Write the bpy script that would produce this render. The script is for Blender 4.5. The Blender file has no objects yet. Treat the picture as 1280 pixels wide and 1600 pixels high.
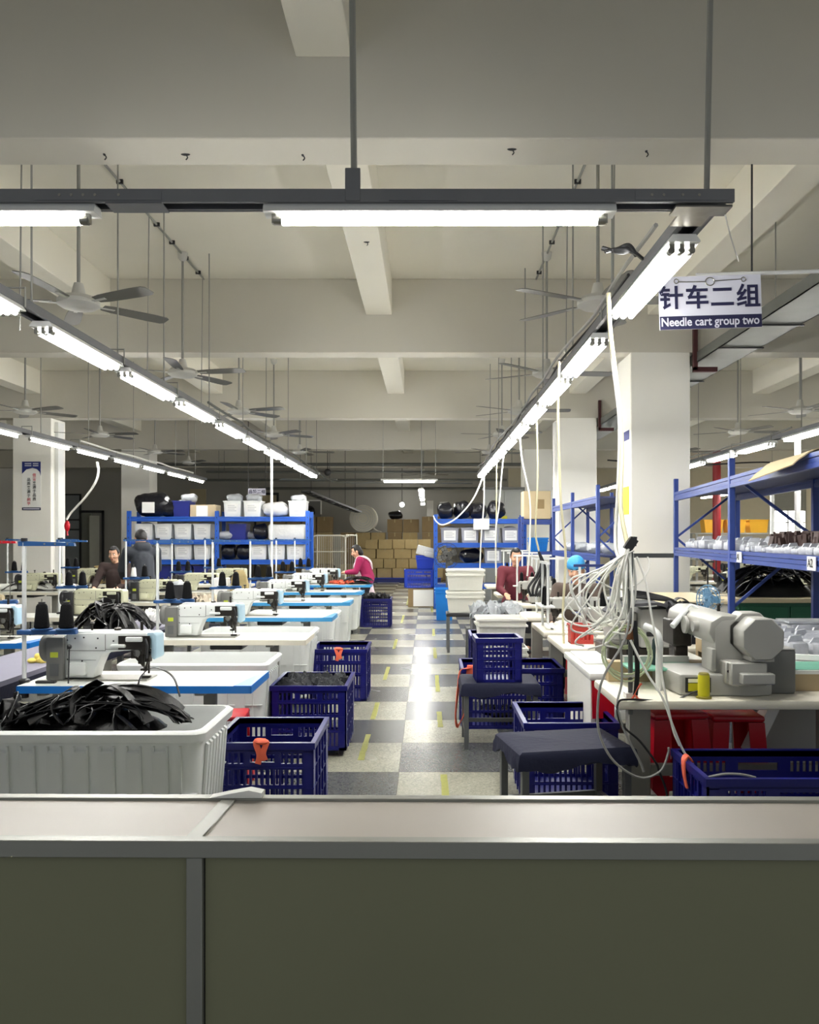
import bpy, bmesh, math, random
from mathutils import Vector, Matrix
random.seed(7)
SC = bpy.context.scene
COL = SC.collection
PI = math.pi

# ------------------------------------------------------------------ camera, world, exposure
cam_data = bpy.data.cameras.new('camera')
cam = bpy.data.objects.new('camera', cam_data)
COL.objects.link(cam)
cam.location = (0, 0, 1.6)
cam.rotation_euler = (PI / 2, 0, 0)
cam_data.sensor_fit = 'HORIZONTAL'
cam_data.sensor_width = 36.0
cam_data.lens = 1250.0 / 1280.0 * 36.0
cam_data.shift_x = -27.0 / 1280.0
cam_data.shift_y = 40.0 / 1280.0
cam_data.clip_end = 200
SC.camera = cam
world = bpy.data.worlds.new('world')
SC.world = world
world.use_nodes = True
world.node_tree.nodes['Background'].inputs[0].default_value = (0.9, 0.95, 1.0, 1)
world.node_tree.nodes['Background'].inputs[1].default_value = 0.08
SC.view_settings.view_transform = 'Standard'
SC.view_settings.look = 'None'
SC.view_settings.gamma = 1.0
SC.view_settings.use_curve_mapping = False
SC.view_settings.exposure = 2.4
SC.cycles.max_bounces = 7
SC.cycles.diffuse_bounces = 5
SC.cycles.glossy_bounces = 3
SC.cycles.transmission_bounces = 4
SC.cycles.transparent_max_bounces = 6
SC.cycles.use_denoising = True
TUBE_LIGHT = 16.0

# ------------------------------------------------------------------ materials
def lin(c):
    c = c / 255.0
    return c / 12.92 if c <= 0.04045 else ((c + 0.055) / 1.055) ** 2.4
def rgb(r, g, b):
    return (lin(r), lin(g), lin(b), 1.0)
MATS = {}
def mat(name, color, rough=0.5, metal=0.0, var=0.06, scale=6.0, bump=0.0, bscale=60.0, trans=0.0, spec=0.5, alpha=1.0, sheen=0.0):
    """a principled material whose colour wanders slightly with an object-space noise"""
    if name in MATS: return MATS[name]
    m = bpy.data.materials.new(name); m.use_nodes = True
    nt = m.node_tree; N = nt.nodes; L = nt.links
    b = N['Principled BSDF']
    col = rgb(*color)
    b.inputs['Roughness'].default_value = rough
    b.inputs['Metallic'].default_value = metal
    b.inputs['Specular IOR Level'].default_value = spec
    b.inputs['Alpha'].default_value = alpha
    if sheen: b.inputs['Sheen Weight'].default_value = sheen
    tc = N.new('ShaderNodeTexCoord')
    no = N.new('ShaderNodeTexNoise'); no.inputs['Scale'].default_value = scale; no.inputs['Detail'].default_value = 3
    L.new(tc.outputs['Object'], no.inputs['Vector'])
    mx = N.new('ShaderNodeMix'); mx.data_type = 'RGBA'
    mx.inputs['A'].default_value = tuple(max(0, v * (1 - var)) for v in col[:3]) + (1,)
    mx.inputs['B'].default_value = tuple(min(1, v * (1 + var)) for v in col[:3]) + (1,)
    L.new(no.outputs['Fac'], mx.inputs['Factor'])
    L.new(mx.outputs['Result'], b.inputs['Base Color'])
    if bump:
        n2 = N.new('ShaderNodeTexNoise'); n2.inputs['Scale'].default_value = bscale; n2.inputs['Detail'].default_value = 4
        L.new(tc.outputs['Object'], n2.inputs['Vector'])
        bp = N.new('ShaderNodeBump'); bp.inputs['Strength'].default_value = bump; bp.inputs['Distance'].default_value = 0.02
        L.new(n2.outputs['Fac'], bp.inputs['Height']); L.new(bp.outputs['Normal'], b.inputs['Normal'])
    if trans:
        tr = N.new('ShaderNodeBsdfTranslucent'); L.new(mx.outputs['Result'], tr.inputs['Color'])
        ms = N.new('ShaderNodeMixShader'); ms.inputs[0].default_value = trans
        L.new(b.outputs[0], ms.inputs[1]); L.new(tr.outputs[0], ms.inputs[2])
        L.new(ms.outputs[0], N['Material Output'].inputs['Surface'])
    MATS[name] = m
    return m
def glow(name, color, strength):
    m = bpy.data.materials.new(name); m.use_nodes = True
    N = m.node_tree.nodes; N.remove(N['Principled BSDF'])
    e = N.new('ShaderNodeEmission'); e.inputs[0].default_value = color; e.inputs[1].default_value = strength
    m.node_tree.links.new(e.outputs[0], N['Material Output'].inputs['Surface'])
    MATS[name] = m
    return m
M_SLAB = mat('lit_ceiling_concrete', (226, 222, 208), 0.9, var=0.06, scale=0.9, bump=0.1, bscale=9)  # beam paint made lighter; the stronger light is put into the colour
M_CREAMWALL = mat('cream_painted_wall', (226, 218, 196), 0.85, var=0.05)
M_PLASTER = mat('painted_plaster', (238, 236, 228), 0.85, var=0.04, scale=1.3, bump=0.08, bscale=14)
M_CEIL = mat('painted_concrete', (207, 203, 191), 0.9, var=0.06, scale=0.9, bump=0.1, bscale=9)
M_BACKWALL = mat('grey_painted_wall', (176, 174, 166), 0.85, var=0.07, scale=0.8)
M_TUBE = glow('lit_tube', (1.0, 0.99, 0.95, 1), TUBE_LIGHT)
M_WINDOW = glow('daylight_window', (1.0, 0.97, 0.9, 1), 3.0)
M_RAIL = mat('dark_grey_channel_steel', (118, 119, 123), 0.45, 0.3, var=0.1)
M_GALV = mat('galvanised_sheet', (112, 114, 110), 0.45, 0.6, var=0.15, scale=5)
M_LAMPW = mat('white_lamp_enamel', (225, 225, 222), 0.4)
M_ROD = mat('grey_hanger_rod', (150, 150, 144), 0.5, 0.1)
M_FAN = mat('fan_enamel', (196, 195, 188), 0.45)
M_BLADE = mat('fan_blade_metal', (112, 111, 106), 0.4, 0.2)
M_NAVY = mat('navy_crate_plastic', (12, 15, 104), 0.36, var=0.1)
M_BLUECR = mat('bright_blue_plastic', (30, 66, 190), 0.4)
M_TEAL = mat('azure_blue_plastic', (10, 120, 205), 0.35)
M_WBIN = mat('milky_white_plastic', (234, 236, 234), 0.35, trans=0.16, var=0.03)
M_WBOX = mat('white_box_plastic', (236, 235, 226), 0.4, trans=0.12, var=0.03)
M_TABLE = mat('white_laminate', (232, 232, 226), 0.28, var=0.03)
M_CREAM = mat('cream_table_edge', (226, 220, 202), 0.45)
M_BLUEEDGE = mat('blue_edge_band', (18, 118, 205), 0.35, var=0.05)
M_LBLUE = mat('pale_blue_edge_band', (62, 152, 208), 0.35, var=0.05)
M_LEG = mat('grey_table_leg', (150, 148, 140), 0.45, 0.2)
M_DARK = mat('dark_plastic', (38, 38, 40), 0.45)
M_BLACK = mat('black_thread', (8, 8, 11), 0.8, bump=0.3, bscale=200, spec=0.2)
M_LEATHER = mat('black_leather_strip', (10, 9, 11), 0.4, var=0.3, scale=9, bump=0.15, bscale=40)
M_MACHW = mat('white_machine_enamel', (226, 229, 226), 0.3, var=0.03)
M_MACHB = mat('beige_machine_enamel', (200, 200, 172), 0.35, var=0.05)
M_MACHG = mat('grey_machine_enamel', (172, 171, 165), 0.4, var=0.05)
M_MOTOR = mat('grey_motor_casing', (112, 112, 108), 0.45)
M_CASEB = mat('pale_blue_cap', (176, 206, 222), 0.35)
M_STEEL = mat('bright_steel', (150, 148, 140), 0.28, 0.9, var=0.2, scale=20)
M_DSTEEL = mat('oily_dark_steel', (62, 58, 54), 0.35, 0.8, var=0.3, scale=25)
M_DISPLAY = mat('yellow_green_display', (188, 200, 60), 0.3)
M_LABELY = mat('yellow_sticker', (214, 208, 40), 0.5)
M_POLE = mat('white_tube_pole', (228, 230, 228), 0.35)
M_TRAYB = mat('blue_thread_tray', (36, 84, 142), 0.45)
M_NAVYCLOTH = mat('navy_cloth', (30, 33, 56), 0.75, bump=0.15, bscale=30, spec=0.3)
M_BENCHTOP = mat('grey_lilac_board', (126, 124, 142), 0.55, var=0.08)
M_IRON = mat('grey_steel_leg', (104, 106, 106), 0.45, 0.4)
M_RACK = mat('rack_blue_steel', (48, 70, 140), 0.42, var=0.1)
M_RACKD = mat('deep_blue_steel', (26, 84, 180), 0.42, var=0.1)
M_SHELFB = mat('shelf_board_dark_blue', (60, 68, 110), 0.55)
M_PAPER = mat('white_paper', (238, 238, 234), 0.8, var=0.02)
M_INK = mat('dark_navy_ink', (30, 30, 66), 0.6)
M_BLACKINK = mat('black_ink', (28, 28, 30), 0.6)
M_REDINK = mat('red_ink', (190, 40, 62), 0.6)
M_SIGNW = mat('sign_white', (206, 206, 218), 0.5, var=0.02)
M_CARTON = mat('brown_carton', (178, 156, 108), 0.8, var=0.1, scale=3)
M_CARTOND = mat('dark_brown_carton', (146, 124, 88), 0.8, var=0.12, scale=3)
M_CARTONL = mat('tan_cardboard', (198, 180, 146), 0.8, var=0.08, scale=4)
M_TAPE = mat('packing_tape', (176, 158, 112), 0.35)
M_BAGB = mat('black_polybag', (22, 22, 28), 0.22, var=0.3, bump=0.6, bscale=16)
M_BAGW = mat('white_polybag', (222, 222, 220), 0.3, trans=0.15, bump=0.5, bscale=18)
M_BAGC = mat('clear_polybag', (196, 200, 204), 0.2, trans=0.3, var=0.15, scale=14, bump=0.8, bscale=22)
M_WRAP = mat('foam_roll', (216, 212, 196), 0.6, bump=0.4, bscale=40)
M_WIRE = mat('white_wire_cage', (228, 224, 208), 0.4)
M_CORD = mat('white_hose', (244, 243, 236), 0.4)
M_CORDY = mat('cream_cable', (226, 218, 180), 0.45)
M_CORDG = mat('greenish_tubing', (206, 216, 178), 0.3)
M_CORDGR = mat('grey_cable', (150, 150, 146), 0.45)
M_CORDB = mat('black_cable', (28, 28, 30), 0.5)
M_ORANGE = mat('orange_strap', (236, 106, 76), 0.6)
M_RED = mat('red_plastic', (188, 18, 36), 0.32)
M_YELLOW = mat('yellow_plastic', (212, 204, 28), 0.35)
M_GREEN = mat('green_cabinet_steel', (16, 92, 62), 0.4)
M_GREENMAT = mat('green_cutting_mat', (112, 176, 152), 0.5)
M_WOOD = mat('pale_wood', (176, 156, 120), 0.6, var=0.15, scale=5)
M_PLY = mat('plywood_board', (222, 206, 170), 0.55, var=0.06)
M_BROWN = mat('brown_leather_parts', (70, 52, 48), 0.6, var=0.3, scale=20)
M_SKIN = mat('skin', (222, 172, 142), 0.55, var=0.05)
M_HAIR = mat('black_hair', (20, 17, 18), 0.5, bump=0.4, bscale=70)
M_JACKET = mat('charcoal_jacket', (50, 54, 62), 0.8, bump=0.2, bscale=20)
M_MAGENTA = mat('magenta_sweater', (160, 26, 84), 0.8)
M_APRON = mat('pale_pink_apron', (236, 216, 222), 0.8)
M_TROUSER = mat('dark_trousers', (34, 34, 44), 0.8)
M_MAROON = mat('maroon_jacket', (104, 34, 48), 0.8)
M_CAPBLUE = mat('sky_blue_cap', (64, 160, 222), 0.6, bump=0.3, bscale=40)
M_EYE = mat('eye_white', (235, 235, 230), 0.3)
M_LIP = mat('lip', (176, 96, 92), 0.5)
M_KRAFT = mat('kraft_paper_bag', (156, 140, 96), 0.8, bump=0.5, bscale=14)
M_PARTALU = mat('grey_aluminium_profile', (150, 150, 142), 0.36, 0.25, var=0.05)
M_PANELTOP = mat('pale_frosted_top', (178, 170, 160), 0.42, var=0.08, scale=2.5)
M_PANELFACE = mat('olive_grey_panel', (132, 132, 104), 0.6, var=0.08, scale=2)
M_LOCKER = mat('grey_locker_steel', (170, 172, 166), 0.45)
M_SHUTTER = mat('grey_roller_shutter', (150, 150, 142), 0.5)
M_REDPIPE = mat('red_pipe_paint', (150, 34, 40), 0.45)
M_BRNPIPE = mat('dark_red_bracket', (72, 34, 36), 0.55)
M_FANCAGE = mat('blue_fan_cage', (104, 146, 178), 0.35)
M_YNOTICE = mat('yellow_notice', (240, 212, 30), 0.6)
M_BLUEPRINT = mat('poster_blue', (30, 44, 120), 0.5)
M_CUSHION = mat('brown_fabric', (70, 62, 54), 0.8)

def floor_material():
    m = bpy.data.materials.new('terrazzo_checker'); m.use_nodes = True
    nt = m.node_tree; N = nt.nodes; L = nt.links; b = N['Principled BSDF']
    geo = N.new('ShaderNodeNewGeometry')
    mp = N.new('ShaderNodeMapping'); mp.vector_type = 'POINT'
    s = 1 / 0.78
    mp.inputs['Scale'].default_value = (s, s, 0)
    mp.inputs['Location'].default_value = (0.19 * s + 40, -5.46 * s + 40, 0.5)
    L.new(geo.outputs['Position'], mp.inputs['Vector'])
    ch = N.new('ShaderNodeTexChecker'); ch.inputs['Scale'].default_value = 1.0
    ch.inputs['Color1'].default_value = rgb(158, 156, 140); ch.inputs['Color2'].default_value = rgb(86, 88, 87)
    L.new(mp.outputs[0], ch.inputs['Vector'])
    vo = N.new('ShaderNodeTexVoronoi'); vo.inputs['Scale'].default_value = 95
    L.new(geo.outputs['Position'], vo.inputs['Vector'])
    bw = N.new('ShaderNodeRGBToBW'); L.new(vo.outputs['Color'], bw.inputs[0])
    rp = N.new('ShaderNodeMapRange'); rp.inputs['To Min'].default_value = 0.7; rp.inputs['To Max'].default_value = 1.2
    L.new(bw.outputs[0], rp.inputs['Value'])
    no = N.new('ShaderNodeTexNoise'); no.inputs['Scale'].default_value = 1.6; no.inputs['Detail'].default_value = 2
    L.new(geo.outputs['Position'], no.inputs['Vector'])
    r2 = N.new('ShaderNodeMapRange'); r2.inputs['To Min'].default_value = 0.72; r2.inputs['To Max'].default_value = 1.22
    L.new(no.outputs['Fac'], r2.inputs['Value'])
    mu = N.new('ShaderNodeMath'); mu.operation = 'MULTIPLY'; L.new(rp.outputs[0], mu.inputs[0]); L.new(r2.outputs[0], mu.inputs[1])
    # thin joints between tiles
    sep = N.new('ShaderNodeSeparateXYZ'); L.new(mp.outputs[0], sep.inputs[0])
    js = []
    for ax in ('X', 'Y'):
        fr = N.new('ShaderNodeMath'); fr.operation = 'FRACT'; L.new(sep.outputs[ax], fr.inputs[0])
        sb = N.new('ShaderNodeMath'); sb.operation = 'SUBTRACT'; L.new(fr.outputs[0], sb.inputs[0]); sb.inputs[1].default_value = 0.5
        ab = N.new('ShaderNodeMath'); ab.operation = 'ABSOLUTE'; L.new(sb.outputs[0], ab.inputs[0])
        gt = N.new('ShaderNodeMath'); gt.operation = 'GREATER_THAN'; L.new(ab.outputs[0], gt.inputs[0]); gt.inputs[1].default_value = 0.495
        js.append(gt)
    jm = N.new('ShaderNodeMath'); jm.operation = 'MAXIMUM'; L.new(js[0].outputs[0], jm.inputs[0]); L.new(js[1].outputs[0], jm.inputs[1])
    jf = N.new('ShaderNodeMapRange'); jf.inputs['To Min'].default_value = 1.0; jf.inputs['To Max'].default_value = 0.45
    L.new(jm.outputs[0], jf.inputs['Value'])
    m2 = N.new('ShaderNodeMath'); m2.operation = 'MULTIPLY'; L.new(mu.outputs[0], m2.inputs[0]); L.new(jf.outputs[0], m2.inputs[1])
    vm = N.new('ShaderNodeVectorMath'); vm.operation = 'SCALE'
    L.new(ch.outputs['Color'], vm.inputs[0]); L.new(m2.outputs[0], vm.inputs['Scale'])
    L.new(vm.outputs[0], b.inputs['Base Color'])
    rr = N.new('ShaderNodeMapRange'); rr.inputs['To Min'].default_value = 0.22; rr.inputs['To Max'].default_value = 0.30
    L.new(no.outputs['Fac'], rr.inputs['Value']); L.new(rr.outputs[0], b.inputs['Roughness'])
    return m
M_FLOOR = floor_material()

# ------------------------------------------------------------------ mesh helpers
def frames(pts):
    pts = [Vector(p) for p in pts]; out = []
    t0 = (pts[1] - pts[0]).normalized()
    n = t0.orthogonal().normalized()
    for i in range(len(pts)):
        a = pts[max(i - 1, 0)]; b = pts[min(i + 1, len(pts) - 1)]
        t = (b - a)
        t = t.normalized() if t.length > 1e-9 else t0
        n = (n - t * n.dot(t))
        n = n.normalized() if n.length > 1e-6 else t.orthogonal().normalized()
        out.append((pts[i], t, n, t.cross(n)))
    return out
class MB:
    def __init__(s): s.v = []; s.f = []
    def add(s, vs, fs):
        k = len(s.v); s.v += [tuple(p) for p in vs]; s.f += [tuple(i + k for i in f) for f in fs]; return s
    def box(s, x0, x1, y0, y1, z0, z1):
        v = [(x0, y0, z0), (x1, y0, z0), (x1, y1, z0), (x0, y1, z0), (x0, y0, z1), (x1, y0, z1), (x1, y1, z1), (x0, y1, z1)]
        return s.add(v, [(0, 3, 2, 1), (4, 5, 6, 7), (0, 1, 5, 4), (1, 2, 6, 5), (2, 3, 7, 6), (3, 0, 4, 7)])
    def obox(s, c, size, rot):
        h = Vector(size) / 2; c = Vector(c); k = len(s.v)
        MBt = MB().box(-h.x, h.x, -h.y, h.y, -h.z, h.z)
        return s.add([c + rot @ Vector(p) for p in MBt.v], MBt.f)
    def bar(s, p0, p1, w, t):
        """a square bar from p0 to p1, w wide and t thick"""
        p0, p1 = Vector(p0), Vector(p1); d = p1 - p0
        q = d.to_track_quat('Z', 'Y').to_matrix()
        return s.obox((p0 + p1) / 2, (w, t, d.length), q)
    def tube(s, pts, r, n=8, cap=True):
        fr = frames(pts); k = len(s.v); rs = r if isinstance(r, (list, tuple)) else [r] * len(fr)
        vs = []; fs = []
        for (p, t, a, b), rr in zip(fr, rs):
            for j in range(n):
                an = 2 * PI * j / n; vs.append(p + (a * math.cos(an) + b * math.sin(an)) * rr)
        for i in range(len(fr) - 1):
            for j in range(n):
                fs.append((i * n + j, i * n + (j + 1) % n, (i + 1) * n + (j + 1) % n, (i + 1) * n + j))
        if cap:
            fs.append(tuple(range(n - 1, -1, -1))); fs.append(tuple((len(fr) - 1) * n + j for j in range(n)))
        return s.add(vs, fs)
    def cyl(s, p0, p1, r0, r1=None, n=16):
        return s.tube([p0, p1], [r0, r0 if r1 is None else r1], n)
    def lathe(s, prof, c=(0, 0, 0), n=20, axis='z'):
        vs = []; fs = []; c = Vector(c)
        for r, z in prof:
            for j in range(n):
                a = 2 * PI * j / n; x, y = r * math.cos(a), r * math.sin(a)
                p = {'z': (x, y, z), 'y': (x, z, -y), 'x': (z, x, y)}[axis]
                vs.append(c + Vector(p))
        for i in range(len(prof) - 1):
            for j in range(n): fs.append((i * n + j, i * n + (j + 1) % n, (i + 1) * n + (j + 1) % n, (i + 1) * n + j))
        fs.append(tuple(range(n - 1, -1, -1))); fs.append(tuple((len(prof) - 1) * n + j for j in range(n)))
        return s.add(vs, fs)
    def prism(s, poly, d0, d1, axis='y'):
        """extrude a 2-D polygon: axis y takes (x, z), axis z takes (x, y), axis x takes (y, z)"""
        mk = {'y': lambda a, b, d: (a, d, b), 'z': lambda a, b, d: (a, b, d), 'x': lambda a, b, d: (d, a, b)}[axis]
        n = len(poly); vs = [mk(a, b, d0) for a, b in poly] + [mk(a, b, d1) for a, b in poly]
        fs = [tuple(range(n)), tuple(range(2 * n - 1, n - 1, -1))] + [(i, i + n, (i + 1) % n + n, (i + 1) % n) for i in range(n)]
        return s.add(vs, fs)
    def ball(s, c, r, nu=14, nv=10):
        rx, ry, rz = r if isinstance(r, (list, tuple)) else (r, r, r); c = Vector(c); vs = []; fs = []
        for i in range(1, nv):
            th = PI * i / nv
            for j in range(nu):
                a = 2 * PI * j / nu; vs.append(c + Vector((rx * math.sin(th) * math.cos(a), ry * math.sin(th) * math.sin(a), rz * math.cos(th))))
        for i in range(nv - 2):
            for j in range(nu): fs.append((i * nu + j, (i + 1) * nu + j, (i + 1) * nu + (j + 1) % nu, i * nu + (j + 1) % nu))
        t = len(vs); vs.append(c + Vector((0, 0, rz))); vs.append(c - Vector((0, 0, rz)))
        for j in range(nu):
            fs.append((t, j, (j + 1) % nu)); fs.append((t + 1, (nv - 2) * nu + (j + 1) % nu, (nv - 2) * nu + j))
        return s.add(vs, fs)
    def cap2(s, p0, p1, r0, r1):
        p0, p1 = Vector(p0), Vector(p1)
        s.ball(p0, r0, 12, 8); s.ball(p1, r1, 12, 8)
        if (p1 - p0).length > 1e-4: s.tube([p0, p1], [r0, r1], 12)
        return s
    def ribbon(s, pts, w, t=0.003, side=None):
        fr = frames(pts); vs = []; fs = []
        for i, (p, tt, a, b) in enumerate(fr):
            if side is not None:
                a = Vector(side); a = (a - tt * a.dot(tt)).normalized(); b = tt.cross(a)
            for (u, q) in ((-w / 2, -t / 2), (w / 2, -t / 2), (w / 2, t / 2), (-w / 2, t / 2)): vs.append(p + a * u + b * q)
        for i in range(len(fr) - 1):
            for j in range(4): fs.append((i * 4 + j, i * 4 + (j + 1) % 4, (i + 1) * 4 + (j + 1) % 4, (i + 1) * 4 + j))
        m = (len(fr) - 1) * 4
        fs += [(3, 2, 1, 0), (m, m + 1, m + 2, m + 3)]
        return s.add(vs, fs)
    def holed(s, u0, u1, v0, v1, holes, t, fn):
        """a wall of thickness t in the (u, v) plane with rectangular holes; fn(u, v, w) gives the point"""
        us = sorted({round(x, 5) for x in [u0, u1] + [h[0] for h in holes] + [h[1] for h in holes]})
        vs_ = sorted({round(x, 5) for x in [v0, v1] + [h[2] for h in holes] + [h[3] for h in holes]})
        nu, nv = len(us), len(vs_)
        P = [fn(u, v, 0) for v in vs_ for u in us] + [fn(u, v, t) for v in vs_ for u in us]
        K = nu * nv; fs = []
        def solid(i, j):
            if i < 0 or j < 0 or i >= nu - 1 or j >= nv - 1: return False
            cu, cv = (us[i] + us[i + 1]) / 2, (vs_[j] + vs_[j + 1]) / 2
            return not any(h[0] < cu < h[1] and h[2] < cv < h[3] for h in holes)
        for j in range(nv - 1):
            for i in range(nu - 1):
                if not solid(i, j): continue
                a, b, c, d = j * nu + i, j * nu + i + 1, (j + 1) * nu + i + 1, (j + 1) * nu + i
                fs.append((a, b, c, d)); fs.append((a + K, d + K, c + K, b + K))
                if not solid(i, j - 1): fs.append((a, a + K, b + K, b))
                if not solid(i + 1, j): fs.append((b, b + K, c + K, c))
                if not solid(i, j + 1): fs.append((c, c + K, d + K, d))
                if not solid(i - 1, j): fs.append((d, d + K, a + K, a))
        return s.add(P, fs)
    def mesh(s, name, bevel=0.0, seg=1, sharp=38, weld=False):
        me = bpy.data.meshes.new(name); me.from_pydata(s.v, [], s.f); me.validate()
        bm = bmesh.new(); bm.from_mesh(me)
        if weld: bmesh.ops.remove_doubles(bm, verts=bm.verts, dist=1e-4)
        bmesh.ops.recalc_face_normals(bm, faces=bm.faces)
        if bevel:
            es = [e for e in bm.edges if len(e.link_faces) == 2 and e.calc_face_angle(0) > math.radians(35)]
            bmesh.ops.bevel(bm, geom=es, offset=bevel, segments=seg, affect='EDGES', profile=0.5, clamp_overlap=True)
        bm.to_mesh(me); bm.free()
        for p in me.polygons: p.use_smooth = True
        me.set_sharp_from_angle(angle=math.radians(sharp))
        return me

def tag(o, label, cat, group=None, kind=None):
    o['label'] = label; o['category'] = cat
    if group: o['group'] = group
    if kind: o['kind'] = kind
    return o
def thing(name, label, cat, loc=(0, 0, 0), rz=0.0, group=None, kind=None):
    o = bpy.data.objects.new(name, None); COL.objects.link(o)
    o.location = loc; o.rotation_euler = (0, 0, rz); o.empty_display_size = 0.05
    return tag(o, label, cat, group, kind)
def link(name, me, m, parent=None, loc=None):
    o = bpy.data.objects.new(name, me); COL.objects.link(o)
    if m is not None and not me.materials: me.materials.append(m)
    if parent is not None: o.parent = parent
    if loc is not None: o.location = loc
    return o
def obj(name, mb, m, parent=None, bevel=0.0, seg=1, loc=None, **k):
    return link(name, mb.mesh(name, bevel, seg, **k), m, parent, loc)
def solo(name, mb, m, label, cat, group=None, kind=None, loc=None, rz=0.0, **k):
    o = obj(name, mb, m, None, loc=loc, **k); o.rotation_euler = (0, 0, rz)
    return tag(o, label, cat, group, kind)
def struct(name, mb, m, label, cat, **k):
    o = obj(name, mb, m, None, **k)
    return tag(o, label, cat, kind='structure')
def copy_tree(o, parent=None):
    c = o.copy(); COL.objects.link(c); c.parent = parent
    for ch in list(o.children): copy_tree(ch, c)
    return c
class Proto:
    """the first placing uses the original, later ones copies of it and of its parts"""
    def __init__(s, make): s.make = make; s.o = None
    def put(s, label, loc, rz=0.0, group=None, scale=None):
        if s.o is None: s.o = o = s.make()
        else: o = copy_tree(s.o)
        o.location = loc; o.rotation_euler = (0, 0, rz); o['label'] = label
        if group: o['group'] = group
        elif 'group' in o.keys(): del o['group']
        o.scale = scale if scale else (1, 1, 1)
        return o
ORD = ['first', 'second', 'third', 'fourth', 'fifth', 'sixth', 'seventh', 'eighth', 'ninth', 'tenth', 'eleventh', 'twelfth']
def at(px, py, Y):
    """the point of the hall at depth Y that the photograph shows at (px, py)"""
    return Vector(((px - 667) * Y / 1250, Y, 1.6 + (840 - py) * Y / 1250))
def smooth(pts, n=6):
    """Catmull-Rom through the points"""
    P = [Vector(p) for p in pts]; P = [2 * P[0] - P[1]] + P + [2 * P[-1] - P[-2]]; out = []
    for i in range(1, len(P) - 2):
        for k in range(n):
            t = k / n
            out.append(0.5 * (2 * P[i] + (P[i + 1] - P[i - 1]) * t + (2 * P[i - 1] - 5 * P[i] + 4 * P[i + 1] - P[i + 2]) * t * t + (3 * P[i] - P[i - 1] - 3 * P[i + 1] + P[i + 2]) * t ** 3))
    out.append(P[-2]); return out
def cord(name, pts, r, m, label, cat='cord', group=None, n=6, sides=6):
    return solo(name, MB().tube(smooth(pts, n), r, sides), m, label, cat, group)
def text(name, body, size, m, parent, loc, rot=(PI / 2, 0, 0), bold=0.0, align='CENTER', sx=1.0):
    cu = bpy.data.curves.new(name, 'FONT'); cu.body = body; cu.size = size; cu.align_x = align; cu.align_y = 'CENTER'
    cu.offset = bold; cu.extrude = 0.0008; cu.materials.append(m)
    t = bpy.data.objects.new('tmp', cu); COL.objects.link(t)
    me = bpy.data.meshes.new_from_object(t.evaluated_get(bpy.context.evaluated_depsgraph_get()))
    bpy.data.objects.remove(t); bpy.data.curves.remove(cu)
    o = bpy.data.objects.new(name, me); COL.objects.link(o); o.parent = parent; o.location = loc; o.rotation_euler = rot; o.scale = (sx, 1, 1)
    return o
def remesh(mb, voxel, it=6):
    me = bpy.data.meshes.new('tmp'); me.from_pydata(mb.v, [], mb.f)
    t = bpy.data.objects.new('tmp', me); COL.objects.link(t)
    r = t.modifiers.new('r', 'REMESH'); r.mode = 'VOXEL'; r.voxel_size = voxel
    s = t.modifiers.new('s', 'SMOOTH'); s.iterations = it; s.factor = 0.5
    dg = bpy.context.evaluated_depsgraph_get()
    out = bpy.data.meshes.new_from_object(t.evaluated_get(dg))
    bpy.data.objects.remove(t); bpy.data.meshes.remove(me)
    for p in out.polygons: p.use_smooth = True
    return out
# ------------------------------------------------------------------ the hall itself
XL, XR, YB, HC = -15.0, 17.0, 33.0, 4.9
struct('floor', MB().box(XL, XR, -1.5, YB, -0.1, 0), M_FLOOR, 'terrazzo floor of light and dark grey square tiles', 'floor')
struct('ceiling', MB().box(XL, XR, -1.5, YB, HC, HC + 0.12), M_SLAB, 'painted concrete ceiling slab between the beams', 'ceiling')
struct('wall_left', MB().box(XL - 0.15, XL, -1.5, YB, 0, HC), M_PLASTER, 'pale wall beyond the banner column', 'wall')
struct('wall_right', MB().box(XR, XR + 0.15, -1.5, YB, 0, HC), M_PLASTER, 'pale wall at the end of the neighbouring sewing hall', 'wall')
struct('wall_back', MB().box(XL, 3.36, YB, YB + 0.15, 0, HC), M_BACKWALL, 'dull grey end wall behind the carton stacks', 'wall')
struct('wall_far', MB().holed(3.36, XR, 0, HC, [(14.2, 15.6, 0.9, 3.6)], 0.15, lambda u, v, w: (u, YB + w, v)), M_CREAMWALL, 'cream end wall of the neighbouring hall with the shuttered window', 'wall')
YBEAM = [(4.73, 5.07), (10.2, 10.5), (15.8, 16.1), (21.4, 21.7), (26.95, 27.25)]
for i, (a, b) in enumerate(YBEAM):
    struct('ceiling_beam', MB().box(XL, XR, a, b, 3.96, HC), M_CEIL, f'deep cross beam spanning the hall, {ORD[i]} beyond the counter', 'beam', bevel=0.006)
ends = [-1.5] + [v for ab in YBEAM for v in ab] + [YB]
for x, w in ((-11.4, 'beyond the banner column'), (-7.8, 'along the banner columns'), (-4.2, 'over the wall-side fans'), (-0.61, 'above the aisle'), (2.98, 'along the column with the yellow notice'), (6.6, 'over the neighbouring hall'), (10.2, 'far inside the neighbouring hall')):
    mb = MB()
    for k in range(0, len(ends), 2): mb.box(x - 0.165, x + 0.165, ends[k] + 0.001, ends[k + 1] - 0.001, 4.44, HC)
    struct('ceiling_joist', mb, M_SLAB, f'shallower lengthwise ceiling beam running {w}', 'beam', bevel=0.005)
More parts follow.
